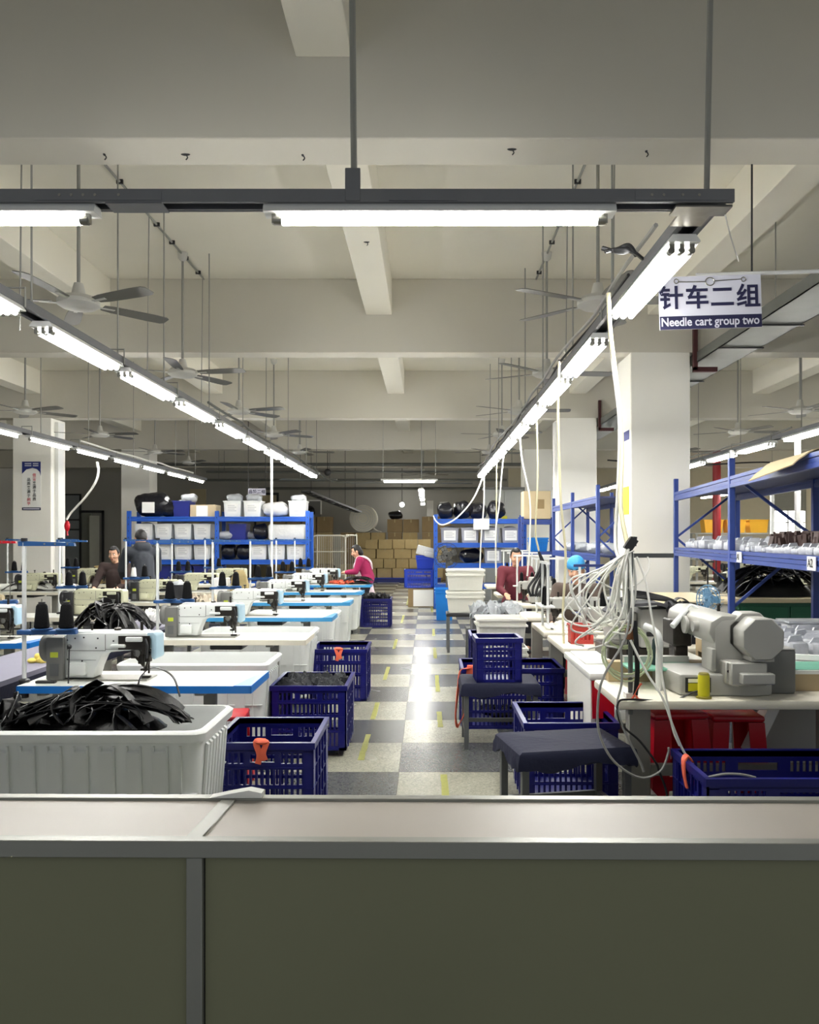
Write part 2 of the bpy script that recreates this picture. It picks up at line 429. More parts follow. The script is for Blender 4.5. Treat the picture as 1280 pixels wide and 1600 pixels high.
for x, y, w in ((-7.8, 15.8, 'white square column with the slogan banner'), (-7.8, 21.4, 'white column behind the loaded blue shelf and the man'),
                (2.98, 10.2, 'big white column with the yellow notice on its side'), (2.98, 15.8, 'second white column behind the lamp row'),
                (2.98, 21.4, 'third white column beside the carton on the rack')):
    d = 0.62 if x < 0 else 0.7
    struct('column', MB().box(x - 0.38, x + 0.38, y - 0.002, y + d, 0, 3.97), M_PLASTER, w, 'column', bevel=0.012)
# window and door in the end wall
t = thing('window_1', 'bright daylit window under a half-lowered grey roller shutter', 'window', (14.9, YB, 0), kind='structure')
obj('pane', MB().box(-0.7, 0.7, 0.1, 0.12, 0.9, 2.75), M_WINDOW, t)
sh = MB()
for k in range(16): sh.prism([(-0.02, 2.7 + k * 0.057), (0.02, 2.705 + k * 0.057), (0.03, 2.75 + k * 0.057), (-0.02, 2.755 + k * 0.057)], -0.72, 0.72, 'x')
obj('shutter', sh, M_SHUTTER, t)
fr = MB()
for a in (-0.74, 0.70): fr.box(a, a + 0.04, -0.04, 0.1, 0.86, 3.64)
fr.box(-0.74, 0.74, -0.05, 0.1, 0.84, 0.9); fr.box(-0.02, 0.02, -0.02, 0.1, 0.9, 2.7); fr.box(-0.7, 0.7, -0.02, 0.1, 2.2, 2.24)
obj('window_frame', fr, M_SHUTTER, t)
t = thing('door_1', 'pale double door, one leaf ajar, in the grey end wall', 'door', (-13.8, YB - 0.02, 0), kind='structure')
obj('door_leaf', MB().box(-0.42, -0.02, -0.05, 0.0, 0, 2.6), mat('dull_door', (140, 142, 130), 0.5), t, bevel=0.008)
obj('door_leaf', MB().obox((0.18, -0.22, 1.25), (0.05, 0.42, 2.5), Matrix.Rotation(-0.7, 3, 'Z')), mat('pale_door', (196, 196, 182), 0.5), t, bevel=0.008)
f = MB().box(-0.5, -0.42, -0.08, 0.0, 0, 2.7).box(0.42, 0.5, -0.08, 0, 0, 2.7).box(-0.5, 0.5, -0.08, 0, 2.62, 2.72)
obj('door_frame', f, M_DARK, t)
t = thing('door_2', 'tall cream door in the end wall beside the carton shelves', 'door', (-6.6, YB - 0.02, 0), kind='structure')
obj('door_leaf', MB().box(-0.42, 0.42, -0.05, 0.0, 0, 3.35), mat('cream_door', (196, 184, 150), 0.6), t, bevel=0.008)
obj('door_frame', MB().box(-0.5, -0.42, -0.08, 0.0, 0, 3.4).box(0.42, 0.5, -0.08, 0, 0, 3.4).box(-0.5, 0.5, -0.08, 0, 3.35, 3.45), M_DARK, t)
struct('trim_1', MB().box(-9.75, -9.1, YB - 0.06, YB, 0, 3.6), mat('cream_door', (196, 184, 150), 0.6), 'narrow cream pilaster on the grey end wall', 'trim')
t = thing('window_2', 'grey framed window in the end wall next to the pale door', 'window', (-14.75, YB - 0.02, 0), kind='structure')
f = MB()
for a in (-0.3, 0.45): f.box(a, a + 0.06, -0.06, 0.0, 0.3, 3.4)
for z in (0.3, 1.9, 2.3, 3.34): f.box(-0.3, 0.5, -0.055, 0, z, z + 0.06)
obj('window_frame', f, M_DARK, t)
obj('pane', MB().box(-0.26, 0.48, -0.02, -0.005, 0.3, 3.36), mat('dull_pane', (150, 156, 158), 0.1, 0.0), t)

# the two painted tape lines on the floor, worn into dashes
for x, lab, ys in ((-0.475, 'beside the navy crates', [(4.6, 4.95), (5.75, 6.5), (7.05, 7.75), (9.0, 9.9), (11.5, 12.6), (15, 16.5), (19.0, 21.0)]),
                   (0.115, 'near the cloth-covered stools', [(4.5, 5.4), (6.75, 7.35), (8.3, 9.3), (10.6, 11.6), (13, 14), (17.2, 19.2)])):
    for kd, (a, b) in enumerate(ys):
        mb = MB()
        n = 6
        for k in range(n):
            
            mb.box(x - 0.022 + random.uniform(-.003, .003), x + 0.022 + random.uniform(-.003, .003), a + (b - a) * k / n, a + (b - a) * (k + 1.0) / n, 0.0005, 0.0022)
        solo('floor_tape', mb, mat('yellow_floor_tape', (150, 150, 74), 0.6, var=0.3, scale=30), f'worn yellow tape dash on the tiles, {ORD[kd]} from the counter {lab}', 'tape', 'floor tape dashes')
# ------------------------------------------------------------------ hanging light rails and lamps
RZ = 3.02   # underside of the rails
def rail(name, p0, p1, w, label, lip=True):
    p0, p1 = Vector(p0), Vector(p1); mb = MB()
    d = (p1 - p0).normalized(); s = Vector((-d.y, d.x, 0)) * w / 2
    L = (p1 - p0).length; q = Matrix((d, s.normalized(), Vector((0, 0, 1)))).transposed()
    mb.obox((p0 + p1) / 2 + Vector((0, 0, 0.045)), (L, w, 0.006), q)
    for k in (-1, 1):
        mb.obox((p0 + p1) / 2 + s * k + Vector((0, 0, 0.025)), (L, 0.006, 0.055), q)
        mb.obox((p0 + p1) / 2 + s * k * 0.8 + Vector((0, 0, 0.002)), (L, w * 0.2, 0.005), q)
    o = thing(name, label, 'light rail')
    obj('channel', mb, M_RAIL, o)
    return o
fr = rail('light_rail', (-4.6, 3.43, RZ), (1.3, 3.43, RZ), 0.1, 'dark grey cross channel hung above the counter end of the aisle')
for x in (-1.55, -1.5, -1.45, -1.4, -1.3, 0.95, 1.0, 1.08, 1.15): obj('bolt', MB().cyl((x, 3.379, RZ + 0.026), (x, 3.372, RZ + 0.026), 0.006, n=8), M_STEEL, fr)
for b in ((-1.66, -1.12, 3.374, 3.378, RZ + 0.004, RZ + 0.046), (-1.36, -1.12, 3.38, 3.48, RZ - 0.008, RZ - 0.002), (-0.16, 0.13, 3.372, 3.378, RZ + 0.002, RZ + 0.05), (0.88, 1.27, 3.374, 3.378, RZ + 0.004, RZ + 0.047)): obj('splice_plate', MB().box(*b), M_RAIL, fr)
obj('corner_bracket', MB().box(1.06, 1.3, 3.4, 3.5, RZ - 0.014, RZ - 0.004).box(1.1, 1.24, 3.48, 3.62, RZ - 0.012, RZ - 0.004), M_STEEL, fr)
obj('hanger_bracket', MB().box(-0.335, -0.29, 3.40, 3.46, RZ + 0.045, RZ + 0.14).box(-0.345, -0.28, 3.372, 3.38, RZ, RZ + 0.14), M_RAIL, fr, bevel=0.003)
R_RIGHT = rail('light_rail', (1.205, 3.5, RZ), (1.205, 18.0, RZ), 0.12, 'long grey lamp rail running away beside the hanging white cables')
R_LEFT = rail('light_rail', (-2.53, 3.5, RZ), (-2.53, 18.4, RZ), 0.12, 'long grey lamp rail over the aisle-side row of sewing tables')
R_LL = rail('light_rail', (-5.5, 3.5, RZ), (-5.5, 19.8, RZ), 0.12, 'grey lamp rail over the beige machines by the banner column')
R_RF = rail('light_rail', (5.06, 3.5, RZ), (5.06, 23.5, RZ), 0.12, 'grey lamp rail behind the big white column')
R_RR = rail('light_rail', (9.5, 9.0, RZ), (9.5, 28.0, RZ), 0.12, 'grey lamp rail deep in the neighbouring hall')
def clips(par, x, ys):
    for y in ys:
        obj('rail_clip', MB().tube([(x - 0.07, y, RZ - 0.01), (x - 0.07, y, RZ + 0.11), (x + 0.07, y, RZ + 0.11), (x + 0.07, y, RZ - 0.01)], 0.007, 6), M_ROD, par)
clips(R_LEFT, -2.53, (4.9, 6.5, 7.9, 9.5, 11, 12.6)); clips(R_RIGHT, 1.205, (5.2, 6.9, 8.2, 9.6, 11)); clips(R_LL, -5.5, (11, 12.5, 14)); clips(R_RF, 5.06, (11.6, 13.1, 14.5))

def make_lamp(length, tubes):
    def make():
        t = thing('tube_lamp', '', 'lamp')
        w = 0.085 if tubes == 1 else 0.15; L = length / 2
        b = MB().prism([(-w / 2, -0.03), (-w * 0.36, 0), (w * 0.36, 0), (w / 2, -0.03), (w / 2, -0.036), (-w / 2, -0.036)], -L - 0.04, L + 0.04)
        obj('housing', b, M_LAMPW, t)
        for k in range(tubes):
            x = 0 if tubes == 1 else (k - 1) * 0.047
            r = 0.019 if tubes == 1 else 0.017
            tb = obj('tube', MB().tube([(x, -L + 0.035, -0.062), (x, L - 0.035, -0.062)], r, 10), M_TUBE, t)
            for s in (-1, 1): obj('end_cap', MB().cyl((x, s * (L - 0.035), -0.062), (x, s * L, -0.062), r * 1.02, n=10).box(x - 0.012, x + 0.012, s * L - 0.008, s * L + 0.008, -0.075, -0.03), M_STEEL, tb)
        return t
    return make
LAMP3 = Proto(make_lamp(1.16, 3)); LAMP1 = Proto(make_lamp(1.42, 1)); LAMPS = Proto(make_lamp(1.22, 1))
for x, w in ((0.055, 'single-tube lamp lit under the cross channel above the aisle'), (-2.16, 'single-tube lamp under the cross channel, cut by the picture edge')):
    LAMP1.put(w, (x, 3.43, RZ), PI / 2, 'lamps on the cross channel')
for g, lamp, x, ys, w in (
    ('lamps on the rail with the white cables', LAMP3, 1.205, [4.36, 6.16, 7.55, 8.92, 10.3, 11.7, 13.1, 14.5, 15.9, 17.3], 'on the rail with hanging white cables'),
    ('lamps over the aisle-side tables', LAMP3, -2.53, [4.28, 5.86, 7.28, 8.75, 10.3, 11.75, 13.2, 14.65, 16.05, 17.4], 'on the rail over the aisle-side tables'),
    ('lamps over the beige machines', LAMPS, -5.5, [10.15, 11.68, 13.15, 14.65, 16.1, 17.55, 19.05], 'on the rail by the banner column'),
    ('lamps behind the big column', LAMP3, 5.06, [9.1, 10.65, 12.3, 13.7, 15.2, 18.2, 19.7, 21.4, 22.8], 'on the rail behind the big column'),  # triple tubes in both neighbouring hall rows, added for extra light
    ('lamps deep in the neighbouring hall', LAMP3, 9.5, [14.5, 18.5, 22.0, 23.6, 25.4, 27.0], 'deep in the neighbouring hall')):
    for k, y in enumerate(ys):
        lamp.put(f'lit tube lamp, {ORD[k]} from the counter {w}', (x, y, RZ), 0, g)
LAMPS.put('lit tube lamp hung crosswise above the far end of the aisle', (-0.4, 18.3, 2.94), PI / 2)
for k, y in enumerate((20.6, 22.4, 24.8, 28.2)):
    LAMP3.put(f'lit tube lamp lengthwise above the carton end of the aisle, {ORD[k]} of four', (-0.14, y, 2.84), 0, 'lengthwise lamps at the far end')  # three tubes each, the extra ones added to brighten the aisle end
    solo('hanger_rod', MB().cyl((-0.14, y - 0.4, 2.84), (-0.14, y - 0.4, HC), 0.006, n=6).cyl((-0.14, y + 0.4, 2.84), (-0.14, y + 0.4, HC), 0.006, n=6), M_ROD, f'pair of thin rods holding the {ORD[k]} lengthwise lamp at the aisle end', 'rod', 'rods of the lengthwise lamps')
hang = MB().cyl((-1.0, 18.3, 2.94), (-1.0, 18.3, HC), 0.006, n=6).cyl((0.2, 18.3, 2.94), (0.2, 18.3, HC), 0.006, n=6)
solo('hanger_rod', hang, M_ROD, 'pair of thin rods holding the crosswise lamp at the aisle end', 'rod')
# hanger rods
def rodx(x, y, z0, z1, r, w, x1=None):
    solo('hanger_rod', MB().cyl((x, y, z0), (x1 if x1 is not None else x, y, z1), r, n=8), M_ROD, w, 'rod', 'rods holding the light rails')
rodx(-0.312, 3.43, RZ + 0.13, HC, 0.014, 'grey rod holding the cross channel above the aisle', -0.33)
rodx(1.2, 3.43, RZ + 0.05, HC, 0.013, 'grey rod holding the corner of the cross channel', 1.235)
for x, ys, w in ((-2.53, (5.12, 6.55, 7.7, 9.3, 11.0, 12.6, 14.6, 16.8), 'rail over the aisle-side tables'), (1.205, (5.2, 6.6, 8.3, 9.8, 11.4, 13.4, 15.2), 'rail with the white cables'),
                 (-5.5, (11.4, 13.0, 15.0, 17.5, 19.0), 'rail by the banner column'), (5.06, (10.8, 12.9, 14.9, 17), 'rail behind the big column'), (9.5, (14, 18, 22, 26), 'rail deep in the neighbouring hall')):
    for k, y in enumerate(ys):
        dx = 0.12 if (x > 0 and k % 2) else 0.0
        z1 = 3.96 if any(a - 0.02 < y < b + 0.02 for a, b in YBEAM) else HC
        rodx(x, y, RZ + 0.045, z1, 0.007, f'thin grey rod, {ORD[k]} from the counter holding the {w}')

# conduits and flexible cables laid along the rails
def runs(x, y0, y1, off, amp, m, label, r=0.012, end=None):
    pts = []; y = y0
    while y < y1:
        pts.append((x + off + random.uniform(-amp, amp), y, RZ + 0.075 + abs(random.uniform(-amp, amp)))); y += 0.75
    if end: pts += end
    cord('rail_cable', pts, r, m, label)
runs(1.205, 3.9, 17.5, -0.09, 0.03, M_CORDGR, 'grey supply cable strapped along the rail with the white cables')
runs(1.205, 4.6, 17.5, -0.05, 0.02, M_CORDB, 'black supply cable lying on the rail with the white cables', 0.01)
runs(-2.53, 9.0, 18.0, 0.07, 0.03, M_GALV, 'grey conduit along the rail over the aisle-side tables', 0.016, [(-2.3, 18.6, 2.95), (-1.9, 18.9, 2.9), (-0.9, 19.2, 2.92), (1.1, 19.2, 2.9)])
runs(-5.5, 12.5, 19.0, 0.08, 0.03, M_CORD, 'white conduit along the rail by the banner column', 0.018)
runs(5.06, 11.0, 20.0, -0.05, 0.04, M_CORDGR, 'grey cable lying on the rail behind the big column', 0.014)
solo('cable_tie', MB().ball((1.02, 4.18, 3.1), (0.05, 0.03, 0.02)).tube(smooth([(0.92, 4.2, 3.12), (0.98, 4.18, 3.1), (1.05, 4.16, 3.12), (1.1, 4.2, 3.08)]), 0.012, 6).tube(smooth([(0.93, 4.17, 3.09), (1.0, 4.19, 3.11), (1.08, 4.18, 3.09), (1.14, 4.22, 3.07)]), 0.01, 6), M_DARK, 'dark knotted tie on the near end of the rail with white cables', 'tie')

# ceiling conduit linking the fans
for x, y0, y1, w in ((-2.83, 5.1, 10.15, 'over the aisle-side tables'), (1.39, 5.1, 10.15, 'over the rail with white cables')):
    t = thing('ceiling_conduit', f'thin grey conduit clipped to the ceiling {w}', 'conduit')
    obj('pipe', MB().tube([(x, y0, HC - 0.02), (x, y1, HC - 0.02)], 0.012, 6), M_ROD, t)
    for k in range(10):
        y = y0 + (y1 - y0) * (k + 0.5) / 10; obj('clip', MB().box(x - 0.03, x + 0.03, y - 0.01, y + 0.01, HC - 0.04, HC), M_DARK, t)
for k, (x, y) in enumerate(((-2.83, 5.6), (-2.83, 8.15), (-2.83, 10.1), (1.39, 7.9), (1.39, 5.9))):
    solo('hanger_rod', MB().cyl((x, y, HC), (x - 0.02, y, 3.05), 0.006, n=6), M_ROD, f'thin pale rod dropping from the ceiling conduit, {["first", "second", "third"][k % 3]} of those over the {"aisle-side tables" if x < 0 else "cable rail"}', 'rod', 'rods under the ceiling conduit')

# ------------------------------------------------------------------ ceiling fans
def make_fan(rod):
    def make():
        t = thing('ceiling_fan', '', 'ceiling fan')
        obj('downrod', MB().cyl((0, 0, 0.1), (0, 0, rod), 0.014, n=10), M_ROD, t)
        obj('canopy', MB().lathe([(0.02, rod - 0.1), (0.05, rod - 0.07), (0.062, rod - 0.005), (0.062, rod)], n=14), M_FAN, t)
        obj('motor', MB().lathe([(0.02, 0.17), (0.035, 0.165), (0.045, 0.13), (0.055, 0.08), (0.065, 0.065), (0.14, 0.05), (0.165, 0.02), (0.165, -0.012), (0.13, -0.035), (0.05, -0.045)], n=24), M_FAN, t)
        for k in range(5):
            a = 2 * PI * k / 5
            R = Matrix.Rotation(a, 3, 'Z')
            mb = MB(); vs = []; N = 6
            prof = [(0.2, 0.045), (0.28, 0.06), (0.45, 0.068), (0.62, 0.072), (0.74, 0.068), (0.77, 0.045)]
            for r, w in prof:
                for s in (-1, 1):
                    for z in (0, 0.006): vs.append(R @ Vector((r, s * w, 0.005 + z + s * w * -0.16)))
            fs = []
            for i in range(N - 1):
                o = i * 4; fs += [(o, o + 4, o + 6, o + 2), (o + 1, o + 3, o + 7, o + 5), (o, o + 1, o + 5, o + 4), (o + 2, o + 6, o + 7, o + 3)]
            fs += [(0, 2, 3, 1), ((N - 1) * 4, (N - 1) * 4 + 1, (N - 1) * 4 + 3, (N - 1) * 4 + 2)]
            mb.add(vs, fs)
            b = obj('blade', mb, M_BLADE, t)
            obj('blade_arm', MB().bar(R @ Vector((0.13, 0, 0.0)), R @ Vector((0.3, 0, 0.004)), 0.03, 0.006), M_FAN, b)
        return t
    return make
FAN = Proto(make_fan(HC - 3.5)); FANB = Proto(make_fan(HC - 3.5))
for g, x, ys, w in (('fans over the aisle-side tables', -2.83, (6.5, 9.27, 12.05, 14.8, 17.8), 'over the aisle-side sewing tables'), ('fans beside the cable rail', 1.39, (6.5, 9.27, 12.05, 14.8, 17.8), 'beside the rail with the white cables'),
                    ('fans by the banner column', -6.05, (12.05, 14.8, 17.8, 20.3), 'near the banner column'), ('fans beyond the big column', 5.6, (12.0, 14.4, 17.8), 'beyond the big white column')):
    for k, y in enumerate(ys):
        FAN.put(f'pale five-blade ceiling fan, {ORD[k]} from the counter {w}', (x, y, 3.5), {0: -0.45, 1: -0.2, 2: 0.9, 3: 0.5, 4: 0.1}[k] + (0.3 if x > 0 else 0.0), g)
FAN.put('dark-looking ceiling fan above the lamp at the carton end of the aisle', (-0.1, 24.2, 3.5), 0.2)

# ------------------------------------------------------------------ cable duct beyond the big column
t = thing('cable_duct', 'wide galvanised duct hung beneath the beams beside the big column', 'duct')
obj('trough', MB().box(3.42, 3.9, 5.3, 26.5, 3.82, 3.83).box(3.42, 3.43, 5.3, 26.5, 3.82, 3.95).box(3.89, 3.9, 5.3, 26.5, 3.82, 3.95), M_GALV, t)
s = MB()
for y in (6.8, 8.3, 9.3, 11.3, 13.2): s.box(3.4, 3.92, y, y + 0.03, 3.80, 3.815)
obj('strap', s, M_DARK, t)
for y in (6.8, 8.3, 13.2): obj('hanger', MB().cyl((3.62, y, 3.82), (3.62, y, HC), 0.006, n=6), M_ROD, t)
for y, k in ((10.12, 0), (15.72, 1)):
    w = ('dark red steel bracket on the big column under the duct', 'dark bracket on the second column under the duct')[k]
    solo('duct_bracket', MB().box(3.38, 3.43, y, y + 0.06, 3.72, 4.3).box(3.38, 3.68, y, y + 0.06, 3.7, 3.76), M_BRNPIPE, w, 'bracket')

# ------------------------------------------------------------------ hanging sign of the sewing group
t = thing('sign_pipe', 'pale grey pipe crossing above the hanging sign', 'pipe')
obj('pipe', MB().cyl(at(1088, 430, 5.06), at(1400, 420, 5.06), 0.013, n=10), M_LAMPW, t)
obj('hanger', MB().cyl(at(1175, 426, 5.06), at(1175, 396, 5.06) + Vector((0, 0, 1.6)), 0.006, n=6), M_DARK, t)
solo('chain', MB().tube(smooth([(1.29, 3.46, 3.0), at(1142, 370, 4.3), at(1154, 408, 5.03)], 8), 0.004, 5), M_STEEL, 'thin chain from the corner of the cross channel to the sign pipe', 'chain')
sg = thing('hanging_sign', 'white and navy sign board reading Needle cart group two', 'sign', ((1110 - 667) * 5.0 / 1250, 5.0, 1.6 + (840 - 472) * 5.0 / 1250)); sg.rotation_euler = (0, -0.03, 0)
obj('board', MB().box(-0.32, 0.32, 0, 0.008, -0.165, 0.165), M_SIGNW, sg)
obj('navy_band', MB().box(-0.318, 0.318, -0.003, 0.0, -0.164, -0.083), M_INK, sg)
zt = '\u9488\u8f66\u4e8c\u7ec4'
for k, ch in enumerate(zt): text('lettering', ch, 0.152, M_INK, sg, ((-0.243, -0.083, 0.075, 0.238)[k], -0.004, 0.022), bold=0.0035)
text('lettering', 'Needle cart group two', 0.074, M_SIGNW, sg, (-0.005, -0.005, -0.122), bold=0.0012, sx=0.89)
w = MB()
for x in (-0.21, 0.21): w.tube([(x + 0.014 * math.cos(a * PI / 4), -0.004, 0.135 + 0.014 * math.sin(a * PI / 4)) for a in range(9)], 0.003, 5)
w.tube([(-0.2, -0.004, 0.13), (-0.03, -0.005, 0.127)], 0.003, 5).tube([(0.03, -0.005, 0.13), (0.2, -0.004, 0.137)], 0.003, 5).tube([(0.028 * math.cos(a * PI / 6), -0.005, 0.127 + 0.025 * math.sin(a * PI / 6)) for a in range(13)], 0.0035, 5)
obj('hanging_wire', w, M_STEEL, sg)
sg = thing('hanging_sign', 'small white group sign hanging far beyond the loaded blue shelf', 'sign', at(401.5, 768.5, 20.0))
obj('board', MB().box(-0.22, 0.22, 0, 0.01, -0.085, 0.085), M_SIGNW, sg)
for k, ch in enumerate('\u54c1\u68c0\u4e8c\u7ec4'): text('lettering', ch, 0.1, M_INK, sg, (-0.16 + 0.107 * k, -0.004, 0.0), bold=0.002)
obj('hanger', MB().cyl((-0.215, 0.005, 0.085), (-0.215, 0.005, 1.9), 0.01, n=6).cyl((0.215, 0.005, 0.085), (0.215, 0.005, 1.9), 0.008, n=6), M_DARK, sg)

# slogan banner on the column
bn = thing('slogan_banner', 'tall white and blue slogan banner on the white column', 'banner', (-7.805, 15.79, 2.62))
obj('sheet', MB().box(-0.185, 0.185, 0, 0.005, -0.48, 0.48), M_PAPER, bn)
arc = [(-0.185, 0.24), (-0.1, 0.325), (0.02, 0.355), (0.11, 0.33), (0.16, 0.28), (0.185, 0.2), (0.185, 0.48), (-0.185, 0.48)]
obj('blue_header', MB().prism(arc, -0.004, 0, 'y'), M_BLUEPRINT, bn)
obj('blue_footer', MB().box(-0.185, 0.185, -0.004, 0, -0.48, -0.425), M_INK, bn)
hd = MB()
for x0, x1, z in ((-0.13, 0.0, 0.44), (0.03, 0.14, 0.44), (-0.13, 0.0, 0.4), (0.03, 0.14, 0.4), (-0.16, 0.16, -0.452)): hd.box(x0, x1, -0.006, -0.004, z - 0.01, z + 0.01)
obj('small_print', hd, M_SIGNW, bn)
for txt, x, z0 in (('\u4fe1\u8a89\u6765\u6e90\u4e8e\u54c1\u8d28', 0.06, 0.21), ('\u54c1\u8d28\u6765\u6e90\u4e8e\u7ec6\u8282', -0.05, 0.12)):
    for k, ch in enumerate(txt):
        text('lettering', ch, 0.072, M_REDINK if (k < 2 and x > 0) or (k > 4 and x < 0) else M_BLACKINK, bn, (x, -0.006, z0 - 0.079 * k), bold=0.001)
# notices on the side face of the big column
pn = solo('yellow_notice', MB().box(2.592, 2.599, 10.28, 10.75, 1.9, 2.26), M_YNOTICE, 'yellow notice on the side of the big white column', 'notice')
pn = thing('notice_poster', 'blue-headed white poster on the side of the big white column', 'poster', (2.6, 10.5, 2.7))
obj('sheet', MB().box(-0.008, 0, -0.26, 0.24, -0.4, 0.3), M_PAPER, pn); obj('blue_header', MB().box(-0.011, -0.008, -0.26, 0.24, 0.16, 0.28), M_BLUEPRINT, pn)
solo('cable_trunking', MB().box(2.55, 2.595, 15.95, 16.2, 0, 3.9), M_LAMPW, 'white vertical trunking on the side of the second column', 'trunking')
solo('cable_trunking', MB().box(-7.412, -7.35, 15.95, 16.2, 0.0, 3.9), M_LAMPW, 'white vertical trunking on the side of the banner column', 'trunking')

# pipes of the dim far bays
for k, (y, z, x0, x1, r) in enumerate(((22.5, 3.45, -6.2, 2.0, 0.03), (23.5, 3.75, -9, 3, 0.05), (25.0, 3.4, -7.0, 2.5, 0.04), (28.5, 3.35, -6.0, 6.0, 0.05), (19.6, 3.02, -3.6, -2.2, 0.03))):
    solo('service_pipe', MB().cyl((x0, y, z), (x1, y, z), r, n=8).cyl((x0 + 0.5, y, z), (x0 + 0.5, y, HC), 0.008, n=6).cyl((x1 - 0.5, y, z), (x1 - 0.5, y, HC), 0.008, n=6), M_GALV, f'grey service pipe crossing the dim far bays, {ORD[k]} of five', 'pipe', 'pipes across the far bays')
t = thing('cable_tray', 'dark ladder cable tray sloping down over the far cartons', 'cable tray')
tr = MB(); a, b = at(478, 768, 22.0), at(560, 800, 29.0)
for s in (-0.12, 0.12): tr.bar(a + Vector((s, 0, 0)), b + Vector((s, 0, 0)), 0.03, 0.06)
for k in range(14): p = a.lerp(b, k / 13); tr.box(p.x - 0.12, p.x + 0.12, p.y - 0.02, p.y + 0.02, p.z - 0.02, p.z + 0.02)
obj('ladder', tr, M_DARK, t)
h = MB()
for k in (1, 5, 9, 12): p = a.lerp(b, k / 13); h.cyl((p.x, p.y, p.z), (p.x, p.y, HC), 0.008, n=6)
obj('hanger', h, M_DARK, t)
solo('drop_bulb', MB().ball(at(512, 738, 22.0), 0.1).cyl(at(512, 738, 22.0), at(512, 690, 22.0), 0.012, n=6).cyl(at(512, 690, 22), at(512, 690, 22) + Vector((0, 0, 0.7)), 0.012, n=6), M_DARK, 'dark globe hanging below the pipes at the far end', 'bulb')
# spots left by removed fittings on the near beam
sp = MB()
for px, py in ((160, 240), (290, 241), (283, 241), (473, 242), (800, 233), (779, 243), (1010, 236), (573, 378)):
    p = at(px, py, 4.86 if py < 300 else 7.3); z = 3.96 if py < 300 else 4.44
    f = (z - 1.6) / (p.z - 1.6); p = Vector((p.x * f, p.y * f, z))
    sp.tube(smooth([p, p + Vector((0.01, 0, -0.02)), p + Vector((random.uniform(-.02, .02), 0.005, -0.035))], 3), 0.004, 5)
for k, (px, py, z) in enumerate(((290, 241, 3.96), (473, 242, 3.96), (800, 233, 3.96), (1010, 236, 3.96), (573, 378, 4.44), (163, 241, 3.96))):
    d = (z - 1.6) * 1250 / (840 - py); p = Vector(((px - 667) * d / 1250, d, z))
    big = px in (290, 800, 573)
    solo('ceiling_hook', MB().ball(p, (0.03 if big else 0.008, 0.012, 0.01), 8, 6).tube(smooth([p, p + Vector((0.012, 0, -0.02)), p + Vector((0.002, 0, -0.035))], 3), 0.004, 5), M_DARK,
         ('rusty hook stub under the first cross beam, second from the wall side', 'tiny nail stub under the first cross beam above the aisle lamp', 'rusty hook stub under the first cross beam over the lamp end', 'tiny nail stub under the first cross beam by the corner rod', 'hook stub under the lengthwise beam above the aisle', 'tiny nail stub under the first cross beam toward the wall')[k], 'hook')
# ------------------------------------------------------------------ the counter in front
ct = thing('partition_counter', 'grey counter with aluminium edging closing off the hall', 'counter', (0, 1.72, 0), -0.011)
CH = 1.0
obj('top_panel', MB().box(-1.6, 1.6, -0.12, 0.12, CH - 0.03, CH - 0.006), M_PANELTOP, ct)
obj('rear_rail', MB().box(-1.6, 1.6, 0.115, 0.145, CH - 0.05, CH), M_PARTALU, ct, bevel=0.002)
obj('front_rail', MB().box(-1.6, 1.6, -0.145, -0.115, CH - 0.034, CH), M_PARTALU, ct, bevel=0.002)
obj('cross_rail', MB().prism([(-0.485, -0.118), (-0.449, -0.118), (-0.44, 0.118), (-0.474, 0.118)], CH - 0.03, CH - 0.001, 'z'), M_PARTALU, ct, bevel=0.002)
obj('front_panel', MB().box(-1.6, -0.475, -0.13, -0.115, 0.06, CH - 0.034), M_PANELFACE, ct)
obj('front_panel', MB().box(-0.44, 1.6, -0.13, -0.115, 0.06, CH - 0.034), M_PANELFACE, ct)
obj('upright_post', MB().box(-0.475, -0.443, -0.143, -0.1, 0.0, CH - 0.034), M_PARTALU, ct, bevel=0.002)
obj('rear_panel', MB().box(-1.6, 1.6, 0.12, 0.135, 0.06, CH - 0.05), M_PANELFACE, ct)
obj('base_rail', MB().box(-1.6, 1.6, -0.14, 0.14, 0.0, 0.06), M_PARTALU, ct)
ws = solo('plastic_sheet', MB().prism([(-0.03, 0.0), (0.09, 0.0), (0.09, 0.011), (0.06, 0.017), (0.02, 0.01)], 0, 0.03, 'y'), M_PAPER, 'folded white sheet lying on the rear edge of the counter by the navy crate', 'sheet', loc=(-0.47, 1.84, 1.001))

